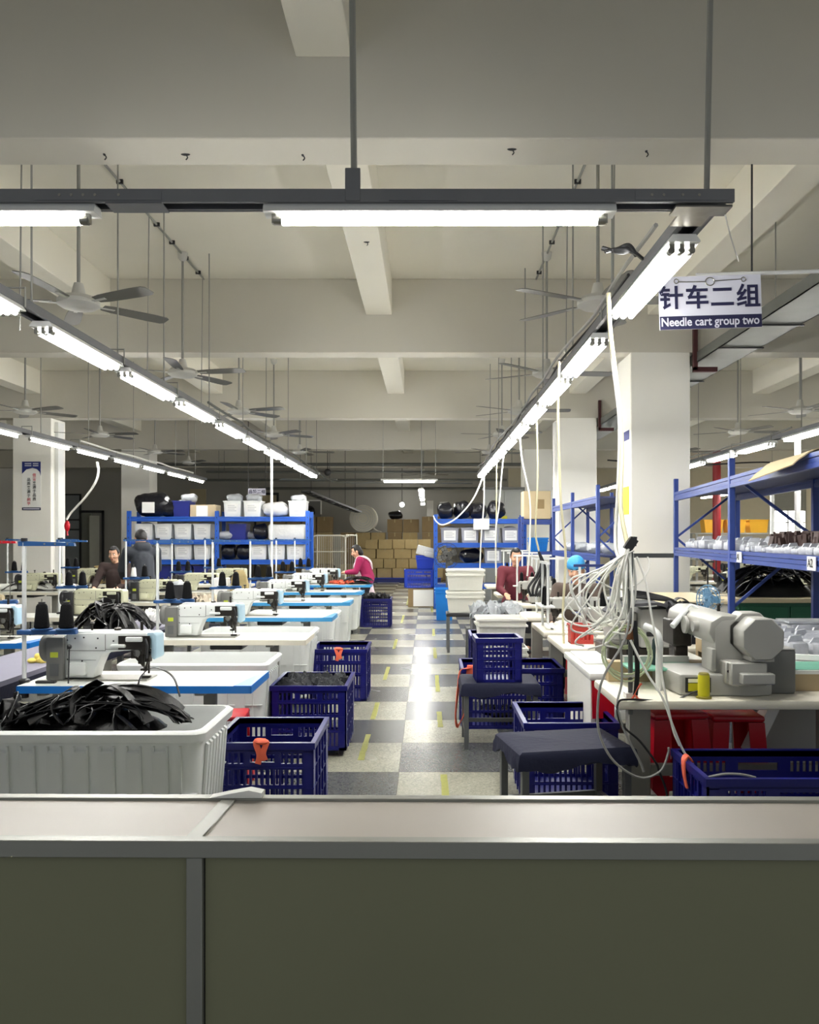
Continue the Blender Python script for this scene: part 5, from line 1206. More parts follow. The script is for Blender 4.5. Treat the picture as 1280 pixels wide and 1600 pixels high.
solo('orange_tassel', MB().ribbon(smooth([at(993, 1084, 4.2), at(999, 1072, 4.2), at(1003, 1068, 4.2)], 4), 0.014, 0.004).ribbon(smooth([at(993, 1084, 4.2), at(988, 1092, 4.2), at(985, 1096, 4.2)], 4), 0.014, 0.004).ribbon(smooth([at(993, 1084, 4.2), at(997, 1092, 4.2), at(1004, 1094, 4.2)], 4), 0.014, 0.004), M_ORANGE, 'orange ribbon tail at the foot of the black strap', 'ribbon')
for nm, pts, r, m, w in (
    ('cable', [at(986, 950, 4.2), at(976, 1000, 4.15), at(942, 1060, 4.1), at(934, 1110, 4.1), at(938, 1150, 4.1), at(960, 1190, 4.1), at(1000, 1215, 4.1), at(1032, 1205, 4.1), at(1044, 1178, 4.12), at(1045, 1168, 4.12)], 0.0065, M_CORDGR, 'grey cable hanging in a long loop before the navy stool'),
    ('cable', [at(968, 975, 4.22), at(972, 1060, 4.18), at(965, 1100, 4.12), at(975, 1140, 4.12), at(1000, 1190, 4.12), at(1006, 1206, 4.12)], 0.006, M_CORDGR, 'second grey cable looping below the table edge'),
    ('cable', [at(985, 1000, 4.18), at(1010, 1050, 4.14), at(1035, 1090, 4.1), at(1050, 1130, 4.1), at(1064, 1165, 4.12), at(1072, 1180, 4.12)], 0.006, M_CORD, 'white cable running down to the crate with the orange tie'),
    ('cable', [at(995, 870, 4.28), at(1008, 905, 4.25), at(1018, 960, 4.2), at(1030, 1030, 4.17), at(1040, 1085, 4.14), at(1052, 1140, 4.12), at(1062, 1165, 4.12)], 0.006, M_CORD, 'white cable hanging from the short bar past the bent pipe'),
    ('cable', [at(1012, 870, 4.3), at(1015, 885, 4.28), at(1005, 905, 4.27), at(985, 918, 4.26), at(960, 920, 4.24), at(930, 905, 4.24)], 0.005, M_CORD, 'white cable looping from the short bar to the pole'),
    ('cable', [at(1024, 1095, 4.2), at(985, 1093, 4.16), at(966, 1098, 4.12), at(970, 1130, 4.12), at(1000, 1158, 4.12), at(1024, 1190, 4.12), at(1030, 1205, 4.12), at(1042, 1240, 4.12), at(1044, 1290, 4.12)], 0.006, M_CORDB, 'black cable hanging off the machine table corner'),
    ('cable', [at(1030, 1098, 4.25), at(1060, 1092, 4.25), at(1090, 1080, 4.25), at(1110, 1090, 4.26), at(1150, 1098, 4.3)], 0.005, M_CORDB, 'black cable lying around the yellow spool')):
    cord(nm, pts, r, m, w, 'cable')

# the long white cables falling from the lamp rail
def drop(pts, r, m, w): cord('hanging_cable', pts, r, m, w, 'cable')
drop([at(951, 458, 4.75) , at(954, 520, 4.72), at(965, 610, 4.65), at(972, 700, 4.55), at(970, 790, 4.4), at(980, 850, 4.3)], 0.013, M_CORDY, 'thick cream cable falling from the lamp rail to the hose pole')
drop([at(950, 462, 4.76), at(957, 560, 4.7), at(968, 660, 4.6), at(966, 760, 4.5), at(962, 850, 4.4), at(972, 880, 4.32)], 0.010, M_CORD, 'thinner white cable twisted with the cream one above the hose pole')
drop([at(874, 565, 6.3), at(872, 640, 6.3), at(874, 720, 6.3), at(877, 790, 6.3), at(884, 870, 6.35), at(880, 950, 6.4), at(881, 1006, 6.42)], 0.010, M_CORDY, 'cream cable falling before the second column')
drop([at(838, 640, 8.6), at(840, 700, 8.6), at(840, 760, 8.6), at(837, 830, 8.7), at(842, 860, 8.8)], 0.010, M_CORDY, 'cream cable hanging straight above the white thread stand')
drop([at(812, 672, 10.4), at(816, 720, 10.4), at(828, 780, 10.4), at(828, 850, 10.5), at(824, 900, 10.6)], 0.011, M_CORD, 'white cable bowing away beside the tall locker')
drop([at(790, 695, 12.0), at(785, 730, 12.0), at(780, 790, 12.0), at(775, 830, 12.0), at(775, 900, 12.2)], 0.011, M_CORD, 'white cable in front of the grey locker')
drop([at(776, 712, 13.2), at(776, 780, 13.2), at(775, 860, 13.4), at(776, 920, 13.4)], 0.011, M_CORDY, 'cream cable dropping near the far grey machines')
drop([at(757, 745, 17.0), at(756, 790, 17.0), at(752, 840, 17.0), at(750, 890, 17.0)], 0.014, M_CORD, 'white cable at the far end of the cable rail')
drop([at(754, 748, 17.8), at(742, 775, 17.7), at(728, 795, 17.6), at(710, 812, 17.5), at(692, 820, 17.4), at(682, 815, 17.4), at(677, 806, 17.4)], 0.016, M_CORD, 'white cable swung across to the shelf with the black bundles')
drop([at(152, 722, 13.4), at(154, 735, 13.4), at(150, 752, 13.4), at(135, 775, 13.5), at(112, 800, 13.6), at(104, 812, 13.6)], 0.02, M_CORD, 'white cable slanting from the lamp rail to the banner column')
t = thing('red_lantern', 'small red hanging ornament beside the banner column', 'ornament', at(105, 822, 13.6))
obj('body', MB().ball((0, 0, 0), (0.05, 0.03, 0.09)), M_RED, t); obj('tassel', MB().cyl((0, 0, -0.08), (0, 0, -0.16), 0.012, 0.02, 8), M_RED, t); obj('loop', MB().cyl((0, 0, 0.08), (0, 0, 0.14), 0.006, n=6), M_RED, t)
hb = MB()
for k in range(5): hb.tube(smooth([at(842, 862, 8.8), at(846 + k, 880, 8.8), at(838 + 4 * k, 900, 8.8), at(826 + 7 * k, 918, 8.8), at(830 + 3 * k, 932, 8.8)], 5), 0.014, 6)
solo('black_cable_bunch', hb, M_CORDB, 'bunch of black cable hung on a white thread stand across the aisle', 'cable', kind='stuff')
# ------------------------------------------------------------------ blue storage racks
def rack(label, posts, dep, zs, H, mp, ms, braces=True, plates=(), pw=0.06):
    """posts: front uprights (x, y); dep: vector to the rear uprights"""
    t = thing('storage_rack', label, 'rack'); dep = Vector((dep[0], dep[1], 0))
    P = [Vector((x, y, 0)) for x, y in posts]
    along = (P[-1] - P[0]).normalized(); q = Matrix((along, Vector((-along.y, along.x, 0)), Vector((0, 0, 1)))).transposed()
    for ip, p in enumerate(P):
        for o in (Vector((0, 0, 0)), dep):
            c = p + o
            pm_ = MB().obox((c.x, c.y, H / 2), (pw, pw * 0.9, H), q)
            up = obj('upright', pm_, mp, t, bevel=0.005)
            hol = MB(); nrm = q @ Vector((0, -1, 0))
            if nrm.y > 0: nrm = -nrm
            if dep.length and o.length == 0:
                for k in range(int(H / 0.15)):
                    hol.obox((c.x + nrm.x * pw * .455, c.y + nrm.y * pw * .455, 0.1 + 0.15 * k), (0.014, 0.003, 0.035), q)
                obj('slot_row', hol, M_DARK, up)
        if braces:
            b = MB(); z = [0.25, 0.95, 1.6, H - 0.15] if H > 1.8 else [0.2, H - 0.2]
            for k in range(len(z) - 1):
                a, c = (p, p + dep) if (k + ip) % 2 == 0 else (p + dep, p)
                b.bar((a.x, a.y, z[k]), (c.x, c.y, z[k + 1]), 0.03, 0.025)
            b.bar((p.x, p.y, 0.22), (p.x + dep.x, p.y + dep.y, 0.22), 0.03, 0.025)
            obj('brace', b, mp, t)
    for i, z in enumerate(zs):
        for k in range(len(P) - 1):
            for o in (Vector((0, 0, 0)), dep):
                a, c = P[k] + o, P[k + 1] + o
                b = None
                L = (c - a).length
                b = MB().obox(((a.x + c.x) / 2, (a.y + c.y) / 2, z - 0.05), (L, 0.035, 0.03), q).obox(((a.x + c.x) / 2, (a.y + c.y) / 2, z - 0.015), (L, 0.045, 0.03), q).obox(((a.x + c.x) / 2, (a.y + c.y) / 2, z - 0.085), (L, 0.045, 0.035), q)
                obj('beam', b, mp, t)
            a, c = P[k], P[k + 1]
            dd = dep.normalized()
            v = [a + dd * .03, c + dd * .03, c + dep - dd * .03, a + dep - dd * .03]
            sh_ = MB().add([(p.x, p.y, z - 0.03) for p in v] + [(p.x, p.y, z - 0.006) for p in v], [(0, 3, 2, 1), (4, 5, 6, 7), (0, 1, 5, 4), (1, 2, 6, 5), (2, 3, 7, 6), (3, 0, 4, 7)])
            obj('shelf_panel', sh_, ms, t)
    return t, P, dep, q
# the open rack in front of the big column
r1, P1, D1, Q1 = rack('open blue steel rack before the big column, cardboard on its top shelf', [(2.46, 4.38), (2.80, 7.35), (3.10, 9.95)], (0.74, -0.06), (1.48, 2.16), 2.33, M_RACK, M_SHELFB)
ext = (P1[1] - P1[0])
for (s, z, body) in ((0.875, 1.43, 'A1'), (0.295, 1.43, 'A2')):
    p = P1[0] + ext * s
    pl = obj('label_plate', MB().obox((p.x - 0.032, p.y - 0.0, z), (0.15, 0.006, 0.09), Q1), M_PAPER, r1)
    ang = math.atan2(-1, 0)
    tx = text('lettering', body, 0.08, M_BLACKINK, pl, (p.x - 0.042, p.y, z), (PI / 2, 0, math.atan2((P1[0] - P1[1]).y, (P1[0] - P1[1]).x)), bold=0.001)
solo('cardboard_sheet', MB().ribbon(smooth([(2.46, 5.75, 2.06), (2.53, 5.75, 2.12), (2.66, 5.75, 2.19), (2.95, 5.75, 2.215), (3.3, 5.75, 2.175)], 5), 0.85, 0.008, side=(0.12, 1, 0)), M_CARTONL, 'bent tan cardboard sheet lying on top of the open blue rack', 'cardboard')
def on_shelf(s, o, z):
    p = P1[0] + (P1[-1] - P1[0]) * s + D1 * o
    return (p.x, p.y, z)
def make_bag(w, d, h, m, mname='clear_bag', seed=1):
    def make():
        rnd_ = random.Random(seed); t = thing(mname, '', 'bag')
        mb = MB().ball((0, 0, h * 0.5), (w / 2, d / 2, h * 0.5), 16, 12)
        mb.v = [(x + 0.13 * w * math.sin(9 * y / d + z * 7 / h) * .4, y + 0.1 * d * math.sin(8 * x / w + 2), max(0.0, z + 0.06 * h * math.sin(11 * x / w) * math.cos(9 * y / d))) for x, y, z in mb.v]
        # squarer sides
        mb.v = [(math.copysign(abs(2 * x / w) ** 0.7, x) * w / 2, math.copysign(abs(2 * y / d) ** 0.7, y) * d / 2, z) for x, y, z in mb.v]
        obj('film', mb, m, t)
        return t
    return make
M_POUCH = mat('clear_pouch', (206, 208, 214), 0.22, trans=0.2, var=0.2, scale=22, bump=0.5, bscale=30)
def make_pouch():
    t = thing('parts_pouch', '', 'pouch')
    obj('film', MB().box(-0.055, 0.055, -0.05, 0.05, 0.0, 0.075), M_POUCH, t, bevel=0.02, seg=2)
    obj('flap', MB().prism([(-0.05, 0.07), (0.05, 0.072), (0.035, 0.11), (-0.03, 0.105)], -0.006, 0.006), M_POUCH, t)
    return t
PO = Proto(make_pouch); rp = random.Random(3)
for k in range(22):
    s = 0.47 + 0.5 * (k // 2) / 11; o = 0.14 + 0.3 * (k % 2)
    PO.put('small clear pouch of parts in the row on the middle shelf of the open rack', on_shelf(s, o, 1.476), rp.uniform(-.5, .5), 'clear pouches on the open rack', scale=(rp.uniform(.8, 1.4),) * 3)
for k in range(14):
    s = 0.12 + 0.37 * k / 14
    PO.put('clear pouch standing in front of the brown parts on the open rack', on_shelf(s, 0.1, 1.476), rp.uniform(-.4, .4), 'clear pouches before the brown parts', scale=(0.9, 0.9, rp.uniform(0.55, 0.8)))
bp = MB()
for k in range(220):
    x, y, z = on_shelf(0.1 + 0.34 * rp.random(), 0.2 + 0.5 * rp.random(), 1.48)
    bp.obox((x, y, z + 0.06 + rp.uniform(0, 0.06)), (0.05, 0.02, 0.11), Matrix.Rotation(rp.uniform(0, 3), 3, 'Z') @ Matrix.Rotation(rp.uniform(-.3, .3), 3, 'X'))
solo('leather_pieces', bp, M_BROWN, 'packed row of dark brown leather pieces on the open rack', 'leather pieces', kind='stuff')
solo('grey_box', MB().box(2.62, 2.95, 5.05, 5.25, 1.477, 1.60), M_MACHG, 'flat grey box at the near end of the middle shelf of the open rack', 'box', bevel=0.006)
# second rack
r2, P2, D2, Q2 = rack('blue steel rack running behind the big column', [(2.46, 11.5), (2.46, 13.5), (2.46, 15.5)], (0.66, 0), (0.55, 1.36, 2.2), 2.36, M_RACK, M_SHELFB)
rc = random.Random(12)
BAGC = Proto(make_bag(0.34, 0.28, 0.16, M_BAGC)); 
for k in range(12):
    z = (1.36, 0.55)[k % 2]
    BAGC.put(f'clear bag of goods on the {("middle", "lower")[k % 2]} shelf of the rack behind the big column', (2.62 + rc.uniform(0, .2), 11.75 + 0.3 * k, z), rc.uniform(0, 3), f'clear bags on the {("middle", "lower")[k % 2]} shelf')
TOA = Proto(make_tote(0.4, 0.34, 0.3, M_TEAL)); 
t = thing('carton', 'big tan carton with a dark print on top of a blue rack', 'carton', (2.4, 17.4, 2.0))
obj('box', MB().box(-0.32, 0.26, -0.25, 0.25, 0, 0.6), M_CARTONL, t, bevel=0.006); obj('print', MB().box(-0.06, 0.12, -0.254, -0.25, 0.22, 0.42), M_CARTOND, t)
r3, P3, D3, Q3 = rack('blue steel rack beneath the tan carton', [(2.05, 17.15), (2.75, 17.15)], (0, 0.55), (0.6, 1.3, 1.99), 2.05, M_RACK, M_SHELFB, braces=False)
TOA.put('azure tote with loose parts on the rack beneath the tan carton', (2.42, 17.4, 1.30), 0)
t = thing('grey_locker', 'tall pale grey locker cabinet beyond the shelf of black bundles', 'locker', (2.1, 20.3, 0))
obj('body', MB().box(-0.62, 0.35, 0, 0.5, 0, 2.82), M_LOCKER, t, bevel=0.01); obj('door', MB().box(-0.59, -0.14, -0.012, 0, 0.1, 2.77), M_LOCKER, t, bevel=0.004); obj('door', MB().box(-0.13, 0.32, -0.012, 0, 0.1, 2.77), M_LOCKER, t, bevel=0.004)
obj('frame_edge', MB().box(-0.66, 0.39, -0.02, 0.5, 2.82, 2.88).box(0.35, 0.39, -0.02, 0.5, 0, 2.82), M_MOTOR, t); obj('yellow_sticker', MB().box(-0.2, -0.06, -0.016, -0.012, 1.95, 2.15), M_LABELY, t)

# the shelf of white bins at the far end of the tables
rs, PS, DS, QS = rack('long blue shelf loaded with white bins at the end of the sewing tables', [(-6.7, 18.0), (-4.72, 18.0), (-2.68, 18.0)], (0, 0.62), (0.6, 1.1, 1.55, 2.07), 2.2, M_RACKD, M_RACKD, braces=False, pw=0.085)
def make_shelfbin(w, d, h, m, paper):
    def make():
        t = thing('shelf_bin', '', 'bin'); tp = 0.02
        vs = [(sx * (w / 2 - q), sy * (d / 2 - q), z) for (z, q) in ((0, tp), (h, 0), (h, 0.012), (0.012, tp + 0.012)) for sx, sy in ((-1, -1), (1, -1), (1, 1), (-1, 1))]
        fs = [(3, 2, 1, 0), (12, 13, 14, 15)] + [(a + i, a + (i + 1) % 4, a + 4 + (i + 1) % 4, a + 4 + i) for a in (0, 4, 8) for i in range(4)]
        obj('shell', MB().add(vs, fs), m, t, bevel=0.005)
        obj('rim', MB().box(-w / 2 - .012, w / 2 + .012, -d / 2 - .012, -d / 2 + .004, h - .025, h).box(-w / 2 - .012, -w / 2 + .004, -d / 2, d / 2, h - .025, h).box(w / 2 - .004, w / 2 + .012, -d / 2, d / 2, h - .025, h), m, t)
        if paper:
            pp = obj('paper_label', MB().add([(-w * .34, -d / 2 + 0.002, h * .16), (w * .34, -d / 2 + .002, h * .16), (w * .34, -d / 2 - .012, h * .82), (-w * .34, -d / 2 - .012, h * .82), (-w * .34, -d / 2 + .006, h * .16), (w * .34, -d / 2 + .006, h * .16), (w * .34, -d / 2 - .006, h * .82), (-w * .34, -d / 2 - .006, h * .82)], [(0, 1, 2, 3), (4, 7, 6, 5), (0, 4, 5, 1), (1, 5, 6, 2), (2, 6, 7, 3), (3, 7, 4, 0)]), M_PAPER, t)
            l = MB()
            for k in range(4): l.box(-w * .25, w * (.25 - .1 * (k % 2)), -d / 2 - .0145, -d / 2 - .006, h * (.36 + .11 * k), h * (.385 + .11 * k))
            obj('print_lines', l, mat('faded_print', (160, 160, 168), 0.8), pp)
        obj('contents', MB().ball((0, 0, h * 0.9), (w * .42, d * .42, h * .22), 12, 8), M_BAGC, t)
        return t
    return make
SB = Proto(make_shelfbin(0.39, 0.45, 0.36, M_WBIN, True)); SBN = Proto(make_shelfbin(0.39, 0.45, 0.36, mat('navy_bin', (30, 40, 120), 0.4), False))
names = ['first', 'second', 'third', 'fourth']
for z, row in ((1.552, 'upper row'), (1.102, 'lower row')):
    for k in range(4):
        SB.put(f'white labelled bin, {names[k]} from the man along the {row} of the blue shelf', (-6.4 + 0.44 * k, 18.3, z), 0, 'white bins on the blue shelf')
for k, x in enumerate((-4.4, -3.95, -2.93)): SB.put(f'white bin with paper label on top of the blue shelf, {names[k]} from the cardboard carton', (x, 18.3, 2.072), 0, 'white bins on the blue shelf')
for k, x in enumerate((-3.82, -3.4, -2.98)): SB.put(f'white bin low in the second bay of the blue shelf, {names[k]} from the black bags', (x, 18.3, 1.102), 0, 'white bins on the blue shelf')
for k in range(4): SBN.put(f'dark blue bin at the bottom of the blue shelf, {names[k]} of four', (-6.4 + 0.44 * k, 18.3, 0.602), 0, 'dark blue bins on the blue shelf')
SBN.put('navy bin in the second bay of the blue shelf', (-4.28, 18.3, 1.552), 0); SBN.put('navy bin on top of the blue shelf beside the black polybag bundle', (-5.55, 18.3, 2.072), 0)
BB = Proto(make_bag(0.8, 0.5, 0.56, M_BAGB, 'polybag_bundle', 4)); BBs = Proto(make_bag(0.34, 0.4, 0.36, M_BAGB, 'polybag', 5)); WBg = Proto(make_bag(0.6, 0.45, 0.34, M_BAGW, 'polybag', 6)); CBg = Proto(make_bag(0.36, 0.36, 0.2, M_BAGC, 'polybag', 7))
o = BB.put('big black polybag bundle with a white sheet on top of the blue shelf', (-6.25, 18.3, 2.072))
solo('paper_sheet', MB().box(-6.42, -6.14, 18.03, 18.04, 2.16, 2.4), M_PAPER, 'white sheet stuck on the big black polybag bundle', 'paper')
CBg.put('clear crumpled bag on the navy bin on top of the blue shelf', (-5.42, 18.3, 2.40)); BBs.put('black bag between the polybag bundle and the navy bin on the shelf top', (-5.87, 18.25, 2.072))
t = thing('carton', 'tan carton with a white sheet on top of the blue shelf', 'carton', (-5.05, 18.3, 2.072)); obj('box', MB().box(-0.3, 0.28, -0.22, 0.22, 0, 0.27), M_CARTONL, t, bevel=0.005); obj('sheet', MB().box(-0.16, 0.1, -0.225, -0.22, 0.01, 0.25), M_PAPER, t)
WBg.put('white stuffed polybag on top of the blue shelf', (-3.45, 18.3, 2.072)); CBg.put('clear bag in the white bin next to the tan carton', (-4.38, 18.3, 2.40)); CBg.put('clear bag crowning the second white bin on the shelf top', (-3.94, 18.3, 2.40)); CBg.put('clear bag crowning the end bin of the shelf top', (-2.92, 18.3, 2.38), 0)
BBs.put('black bag beside the long white parcel on the blue shelf', (-3.78, 18.25, 1.552)); BBs.put('black bag low in the second bay, next to the upright', (-4.5, 18.25, 1.102)); BBs.put('black bag low in the second bay beside the white bins', (-4.16, 18.25, 1.102))
solo('white_parcel', MB().box(-3.58, -2.76, 18.06, 18.5, 1.553, 1.90), M_BAGW, 'long white wrapped parcel in the second bay of the blue shelf', 'parcel', bevel=0.03, seg=2)
CBg.put('khaki clear bag behind the navy bin in the second bay', (-4.02, 18.45, 1.552)); CBg.put('clear bag by the upright in the second bay of the blue shelf', (-4.58, 18.2, 1.552))
t = thing('kraft_bag', 'wrinkled kraft paper bag standing at the end of the board bench', 'paper bag', (-2.64, 11.3, 0.777))
obj('body', MB().add([(-.13, -.1, 0), (.16, -.1, 0), (.16, .1, 0), (-.13, .1, 0), (-.11, -.05, .26), (.1, -.06, .28), (.09, .05, .27), (-.1, .05, .27), (-.07, -.015, .36), (.05, -.02, .37), (.05, .02, .37), (-.07, .02, .36)], [(3, 2, 1, 0), (0, 1, 5, 4), (1, 2, 6, 5), (2, 3, 7, 6), (3, 0, 4, 7), (4, 5, 9, 8), (5, 6, 10, 9), (6, 7, 11, 10), (7, 4, 8, 11), (8, 9, 10, 11)]), M_KRAFT, t, bevel=0.012)
solo('white_carton', MB().box(-3.0, -2.8, 11.2, 11.4, 0.777, 1.03), M_PAPER, 'white carton next to the wrinkled kraft bag', 'carton', bevel=0.005)
t = thing('waste_pail', 'dark grey pail with a white bag beside the beige machines', 'pail', (-2.72, 8.75, 0.777)); obj('body', MB().lathe([(0.07, 0), (0.1, 0.3), (0.11, 0.31), (0.09, 0.31), (0.065, 0.01)], n=18), M_DARK, t); obj('bag', MB().ball((0, 0, 0.3), (0.09, 0.08, 0.05)), M_BAGC, t)

# shelf with black bundles by the aisle's far end
rk, PK, DK, QK = rack('blue shelf holding grey bins and black bundles at the far end of the aisle', [(0.2, 18.0), (2.2, 18.0)], (0, 0.62), (0.55, 1.02, 1.48, 2.02), 2.12, M_RACKD, M_RACKD, braces=False, pw=0.085)
SBG = Proto(make_shelfbin(0.4, 0.45, 0.34, mat('grey_bin', (150, 152, 162), 0.4), True))
for k in range(4): SBG.put(f'grey bin with a paper label, {names[k]} from the aisle on the shelf with black bundles', (0.52 + 0.46 * k, 18.3, 1.482), 0, 'grey bins on the aisle shelf')
SBG.put('grey bin behind the standing fan on the aisle shelf', (1.5, 18.3, 1.022), 0); BBs.put('black bag lying behind the standing fan', (1.0, 18.3, 1.022), 0.3, scale=(1.6, 1, .9))
for k, x in enumerate((0.42, 0.80, 1.18, 1.58)): BBs.put(f'dark polybag bundle on top of the aisle shelf, {names[k]} from the aisle', (x, 18.28, 2.022), k * .7, 'dark bundles on the aisle shelf', scale=(1.05, 1, 1.05 + .1 * (k % 2)))
solo('paper_sheet', MB().box(1.05, 1.4, 17.95, 17.956, 1.78, 2.02), M_PAPER, 'paper list hung on the beam of the aisle shelf', 'paper')
t = thing('standing_fan', 'black standing fan before the aisle shelf', 'fan', (0.42, 16.9, 0))
obj('base', MB().lathe([(0.22, 0), (0.22, 0.02), (0.05, 0.05)], n=20), M_DARK, t); obj('pole', MB().cyl((0, 0, 0.04), (0, 0, 1.2), 0.02, n=10), M_STEEL, t)
cg = MB()
for r in (0.27, 0.2, 0.12): cg.tube([(r * math.cos(a * PI / 12), -0.12, 1.22 + r * math.sin(a * PI / 12)) for a in range(25)], 0.006, 5)
for a in range(16): cg.tube([(0.04 * math.cos(a * PI / 8), -0.14, 1.22 + .04 * math.sin(a * PI / 8)), (0.27 * math.cos(a * PI / 8), -0.11, 1.22 + .27 * math.sin(a * PI / 8))], 0.004, 4)
obj('cage', cg, M_DARK, t); obj('motor', MB().lathe([(0.04, -0.1), (0.09, -0.04), (0.09, 0.1), (0.05, 0.14)], (0, 0.02, 1.22), 16, 'y'), M_DARK, t)
for k in range(4):
    a = k * PI / 2 + .4; obj('blade', MB().obox((0.12 * math.cos(a), -0.09, 1.22 + .12 * math.sin(a)), (0.2, 0.01, 0.13), Matrix.Rotation(-a, 3, 'Y') @ Matrix.Rotation(.4, 3, 'X')), M_MOTOR, t)

# white wire cart
t = thing('wire_cart', 'white wire roll cage parked at the end of the tables', 'cart', (-2.65, 23.0, 0))
cw = MB()
for x in (-0.62, 0.34): cw.tube(smooth([(x, -0.3, 0.1), (x, -0.3, 1.5), (x + .04, -0.3, 1.62), (x + .14, -0.3, 1.66)], 4), 0.022, 8)
cw.tube([(-0.5, -0.3, 1.66), (0.22, -0.3, 1.66), (0.32, -0.3, 1.62), (0.34, -.3, 1.5)], 0.022, 8).tube([(-0.62, -0.3, 1.2), (0.34, -0.3, 1.2)], 0.014, 6).tube([(-0.62, -0.3, 0.55), (0.34, -0.3, 0.55)], 0.014, 6)
cw.tube(smooth([(0.6, 0.35, 0.1), (0.6, 0.35, 1.55), (0.55, 0.3, 1.66), (0.34, -0.2, 1.67)], 5), 0.022, 8).tube([(-0.55, 0.35, 0.1), (-0.55, 0.35, 1.66), (0.55, 0.35, 1.66)], 0.02, 8)
obj('frame', cw, M_WIRE, t)
wr = MB()
for k in range(18): wr.tube([(-0.6 + k * 0.052, -0.3, 0.15), (-0.6 + k * 0.052, -0.3, 1.64)], 0.005, 4)
for k in range(20): wr.tube([(-0.55 + k * 0.057, 0.35, 0.15), (-0.55 + k * 0.057, 0.35, 1.64)], 0.005, 4)
obj('wire_grid', wr, M_WIRE, t); obj('deck', MB().box(-0.62, 0.62, -0.3, 0.36, 0.1, 0.13), M_WIRE, t)
for x in (-0.55, 0.5):
    for y in (-0.25, 0.3): obj('caster', MB().cyl((x - .015, y, 0.05), (x + .015, y, 0.05), 0.05, n=12).box(x - .02, x + .02, y - .02, y + .02, .05, .1), M_DARK, t)

# ------------------------------------------------------------------ cartons at the end of the hall
def make_carton(m):
    def make():
        t = thing('carton', '', 'carton')
        obj('box', MB().box(-0.5, 0.5, -0.5, 0.5, 0, 1), m, t, bevel=0.01); obj('tape', MB().box(-0.04, 0.04, -0.503, 0.503, 0.985, 1.003).box(-0.04, 0.04, -0.503, -0.499, 0.75, 1.0), M_TAPE, t)
        return t
    return make
CA = Proto(make_carton(M_CARTON)); CD = Proto(make_carton(M_CARTOND)); rc = random.Random(2)
t = thing('pallet', 'blue pallet under the cartons across the end of the aisle', 'pallet', (-1.2, 29.0, 0))
pb = MB()
for y in (-0.45, 0.0, 0.4): pb.box(-1.7, 1.7, y, y + 0.1, 0, 0.14)
obj('skid', pb, M_BLUEPRINT, t); obj('deck', MB().box(-1.7, 1.7, -0.5, 0.5, 0.14, 0.16), M_BLUECR, t)
rows = ['bottom', 'second', 'third', 'top']
for r in range(4):
    n = (5, 6, 5, 5)[r]; x0 = -2.45 if r % 2 == 0 else -2.55; w = (0.6, 0.48, 0.58, 0.46)[r]
    z = 0.162 + 0.345 * r
    x = x0 + (0.0 if r < 3 else 0.35)
    for k in range(n):
        ww = w * rc.uniform(.88, 1.08)
        CA.put(f'brown carton, {ORD[k]} along the {rows[r]} row of the front stack on the pallet', (x + ww / 2, 28.95 + rc.uniform(-.05, .05), z), rc.uniform(-.03, .03), 'front carton stack', scale=(ww * .97, 0.6, 0.335))
        x += ww + 0.015
for c, (x0, n, hs, y) in enumerate(((-5.9, 4, 4, 30.6), (-3.3, 3, 3, 30.8), (-1.5, 2, 3, 30.8), (-0.2, 2, 4, 30.6), (1.4, 3, 3, 30.7))):
    for r in range(hs):
        for k in range(n):
            ww = 0.56; zz = 0.6 * r
            (CD if rc.random() < .6 else CA).put(f'large carton, {ORD[k]} in the {["bottom", "second", "third", "top"][r]} layer, {ORD[c]} stack by the end wall', (x0 + 0.28 + k * 0.58, y + rc.uniform(-.04, .04), zz), rc.uniform(-.02, .02), 'tall carton stacks by the end wall', scale=(ww * rc.uniform(.92, 1), 0.6, 0.59))
t = thing('foam_roll', 'big pale roll of foam sheet lying on the cartons', 'roll', (-2.42, 30.8, 2.325)); 
obj('roll', MB().lathe([(0.12, -0.4), (0.52, -0.4), (0.52, 0.5), (0.12, 0.5)], n=32, axis='y'), M_WRAP, t)
rg = MB()
for r in (0.2, 0.29, 0.38, 0.46): rg.tube([(r * math.cos(a * PI / 16), -0.402, r * math.sin(a * PI / 16)) for a in range(33)], 0.008, 4)
rg.v = [(x, y - 0.1, z) for x, y, z in rg.v]
obj('layer_edge', rg, M_BAGC, t); obj('loose_end', MB().ribbon(smooth([(0.35, 0, -.35), (0.5, 0, -.45), (0.66, 0, -.5)], 4), 0.8, 0.02, side=(0, 1, 0)), M_WRAP, t)
CD.put('carton on top of the cartons beside the foam roll, first of two', (-1.22, 30.8, 1.8), 0, 'cartons beside the foam roll', scale=(.58, .6, .5)); CD.put('carton beside the foam roll, second of two', (-0.6, 30.8, 1.8), 0, 'cartons beside the foam roll', scale=(.6, .6, .5))
BBs.put('dark bundle lying on the cartons behind the foam roll', (-1.2, 30.8, 2.3), 0, scale=(1.6, 1, .9)) ; BBs.put('dark bundle on the cartons at the end, near the wire cage', (-4.6, 30.5, 2.41), 0, scale=(2.0, 1, 1.1))
solo('packet', MB().box(0.0, 0.25, 30.3, 30.6, 2.41, 3.0), M_PAPER, 'tall white packet standing on the end cartons', 'packet'); solo('packet', MB().box(0.5, 0.8, 30.3, 30.6, 2.41, 2.95), M_PAPER, 'second white packet standing on the end cartons nearer the shelf', 'packet'); 
t = thing('round_lamp', 'small round lamp glowing against the end wall', 'lamp', (-0.98, 31.6, 2.9)); obj('bulb', MB().ball((0, 0, 0), 0.09), M_TUBE, t); obj('holder', MB().cyl((0, 0, 0.07), (0, 0, 2.0), 0.012, n=8), M_DARK, t)
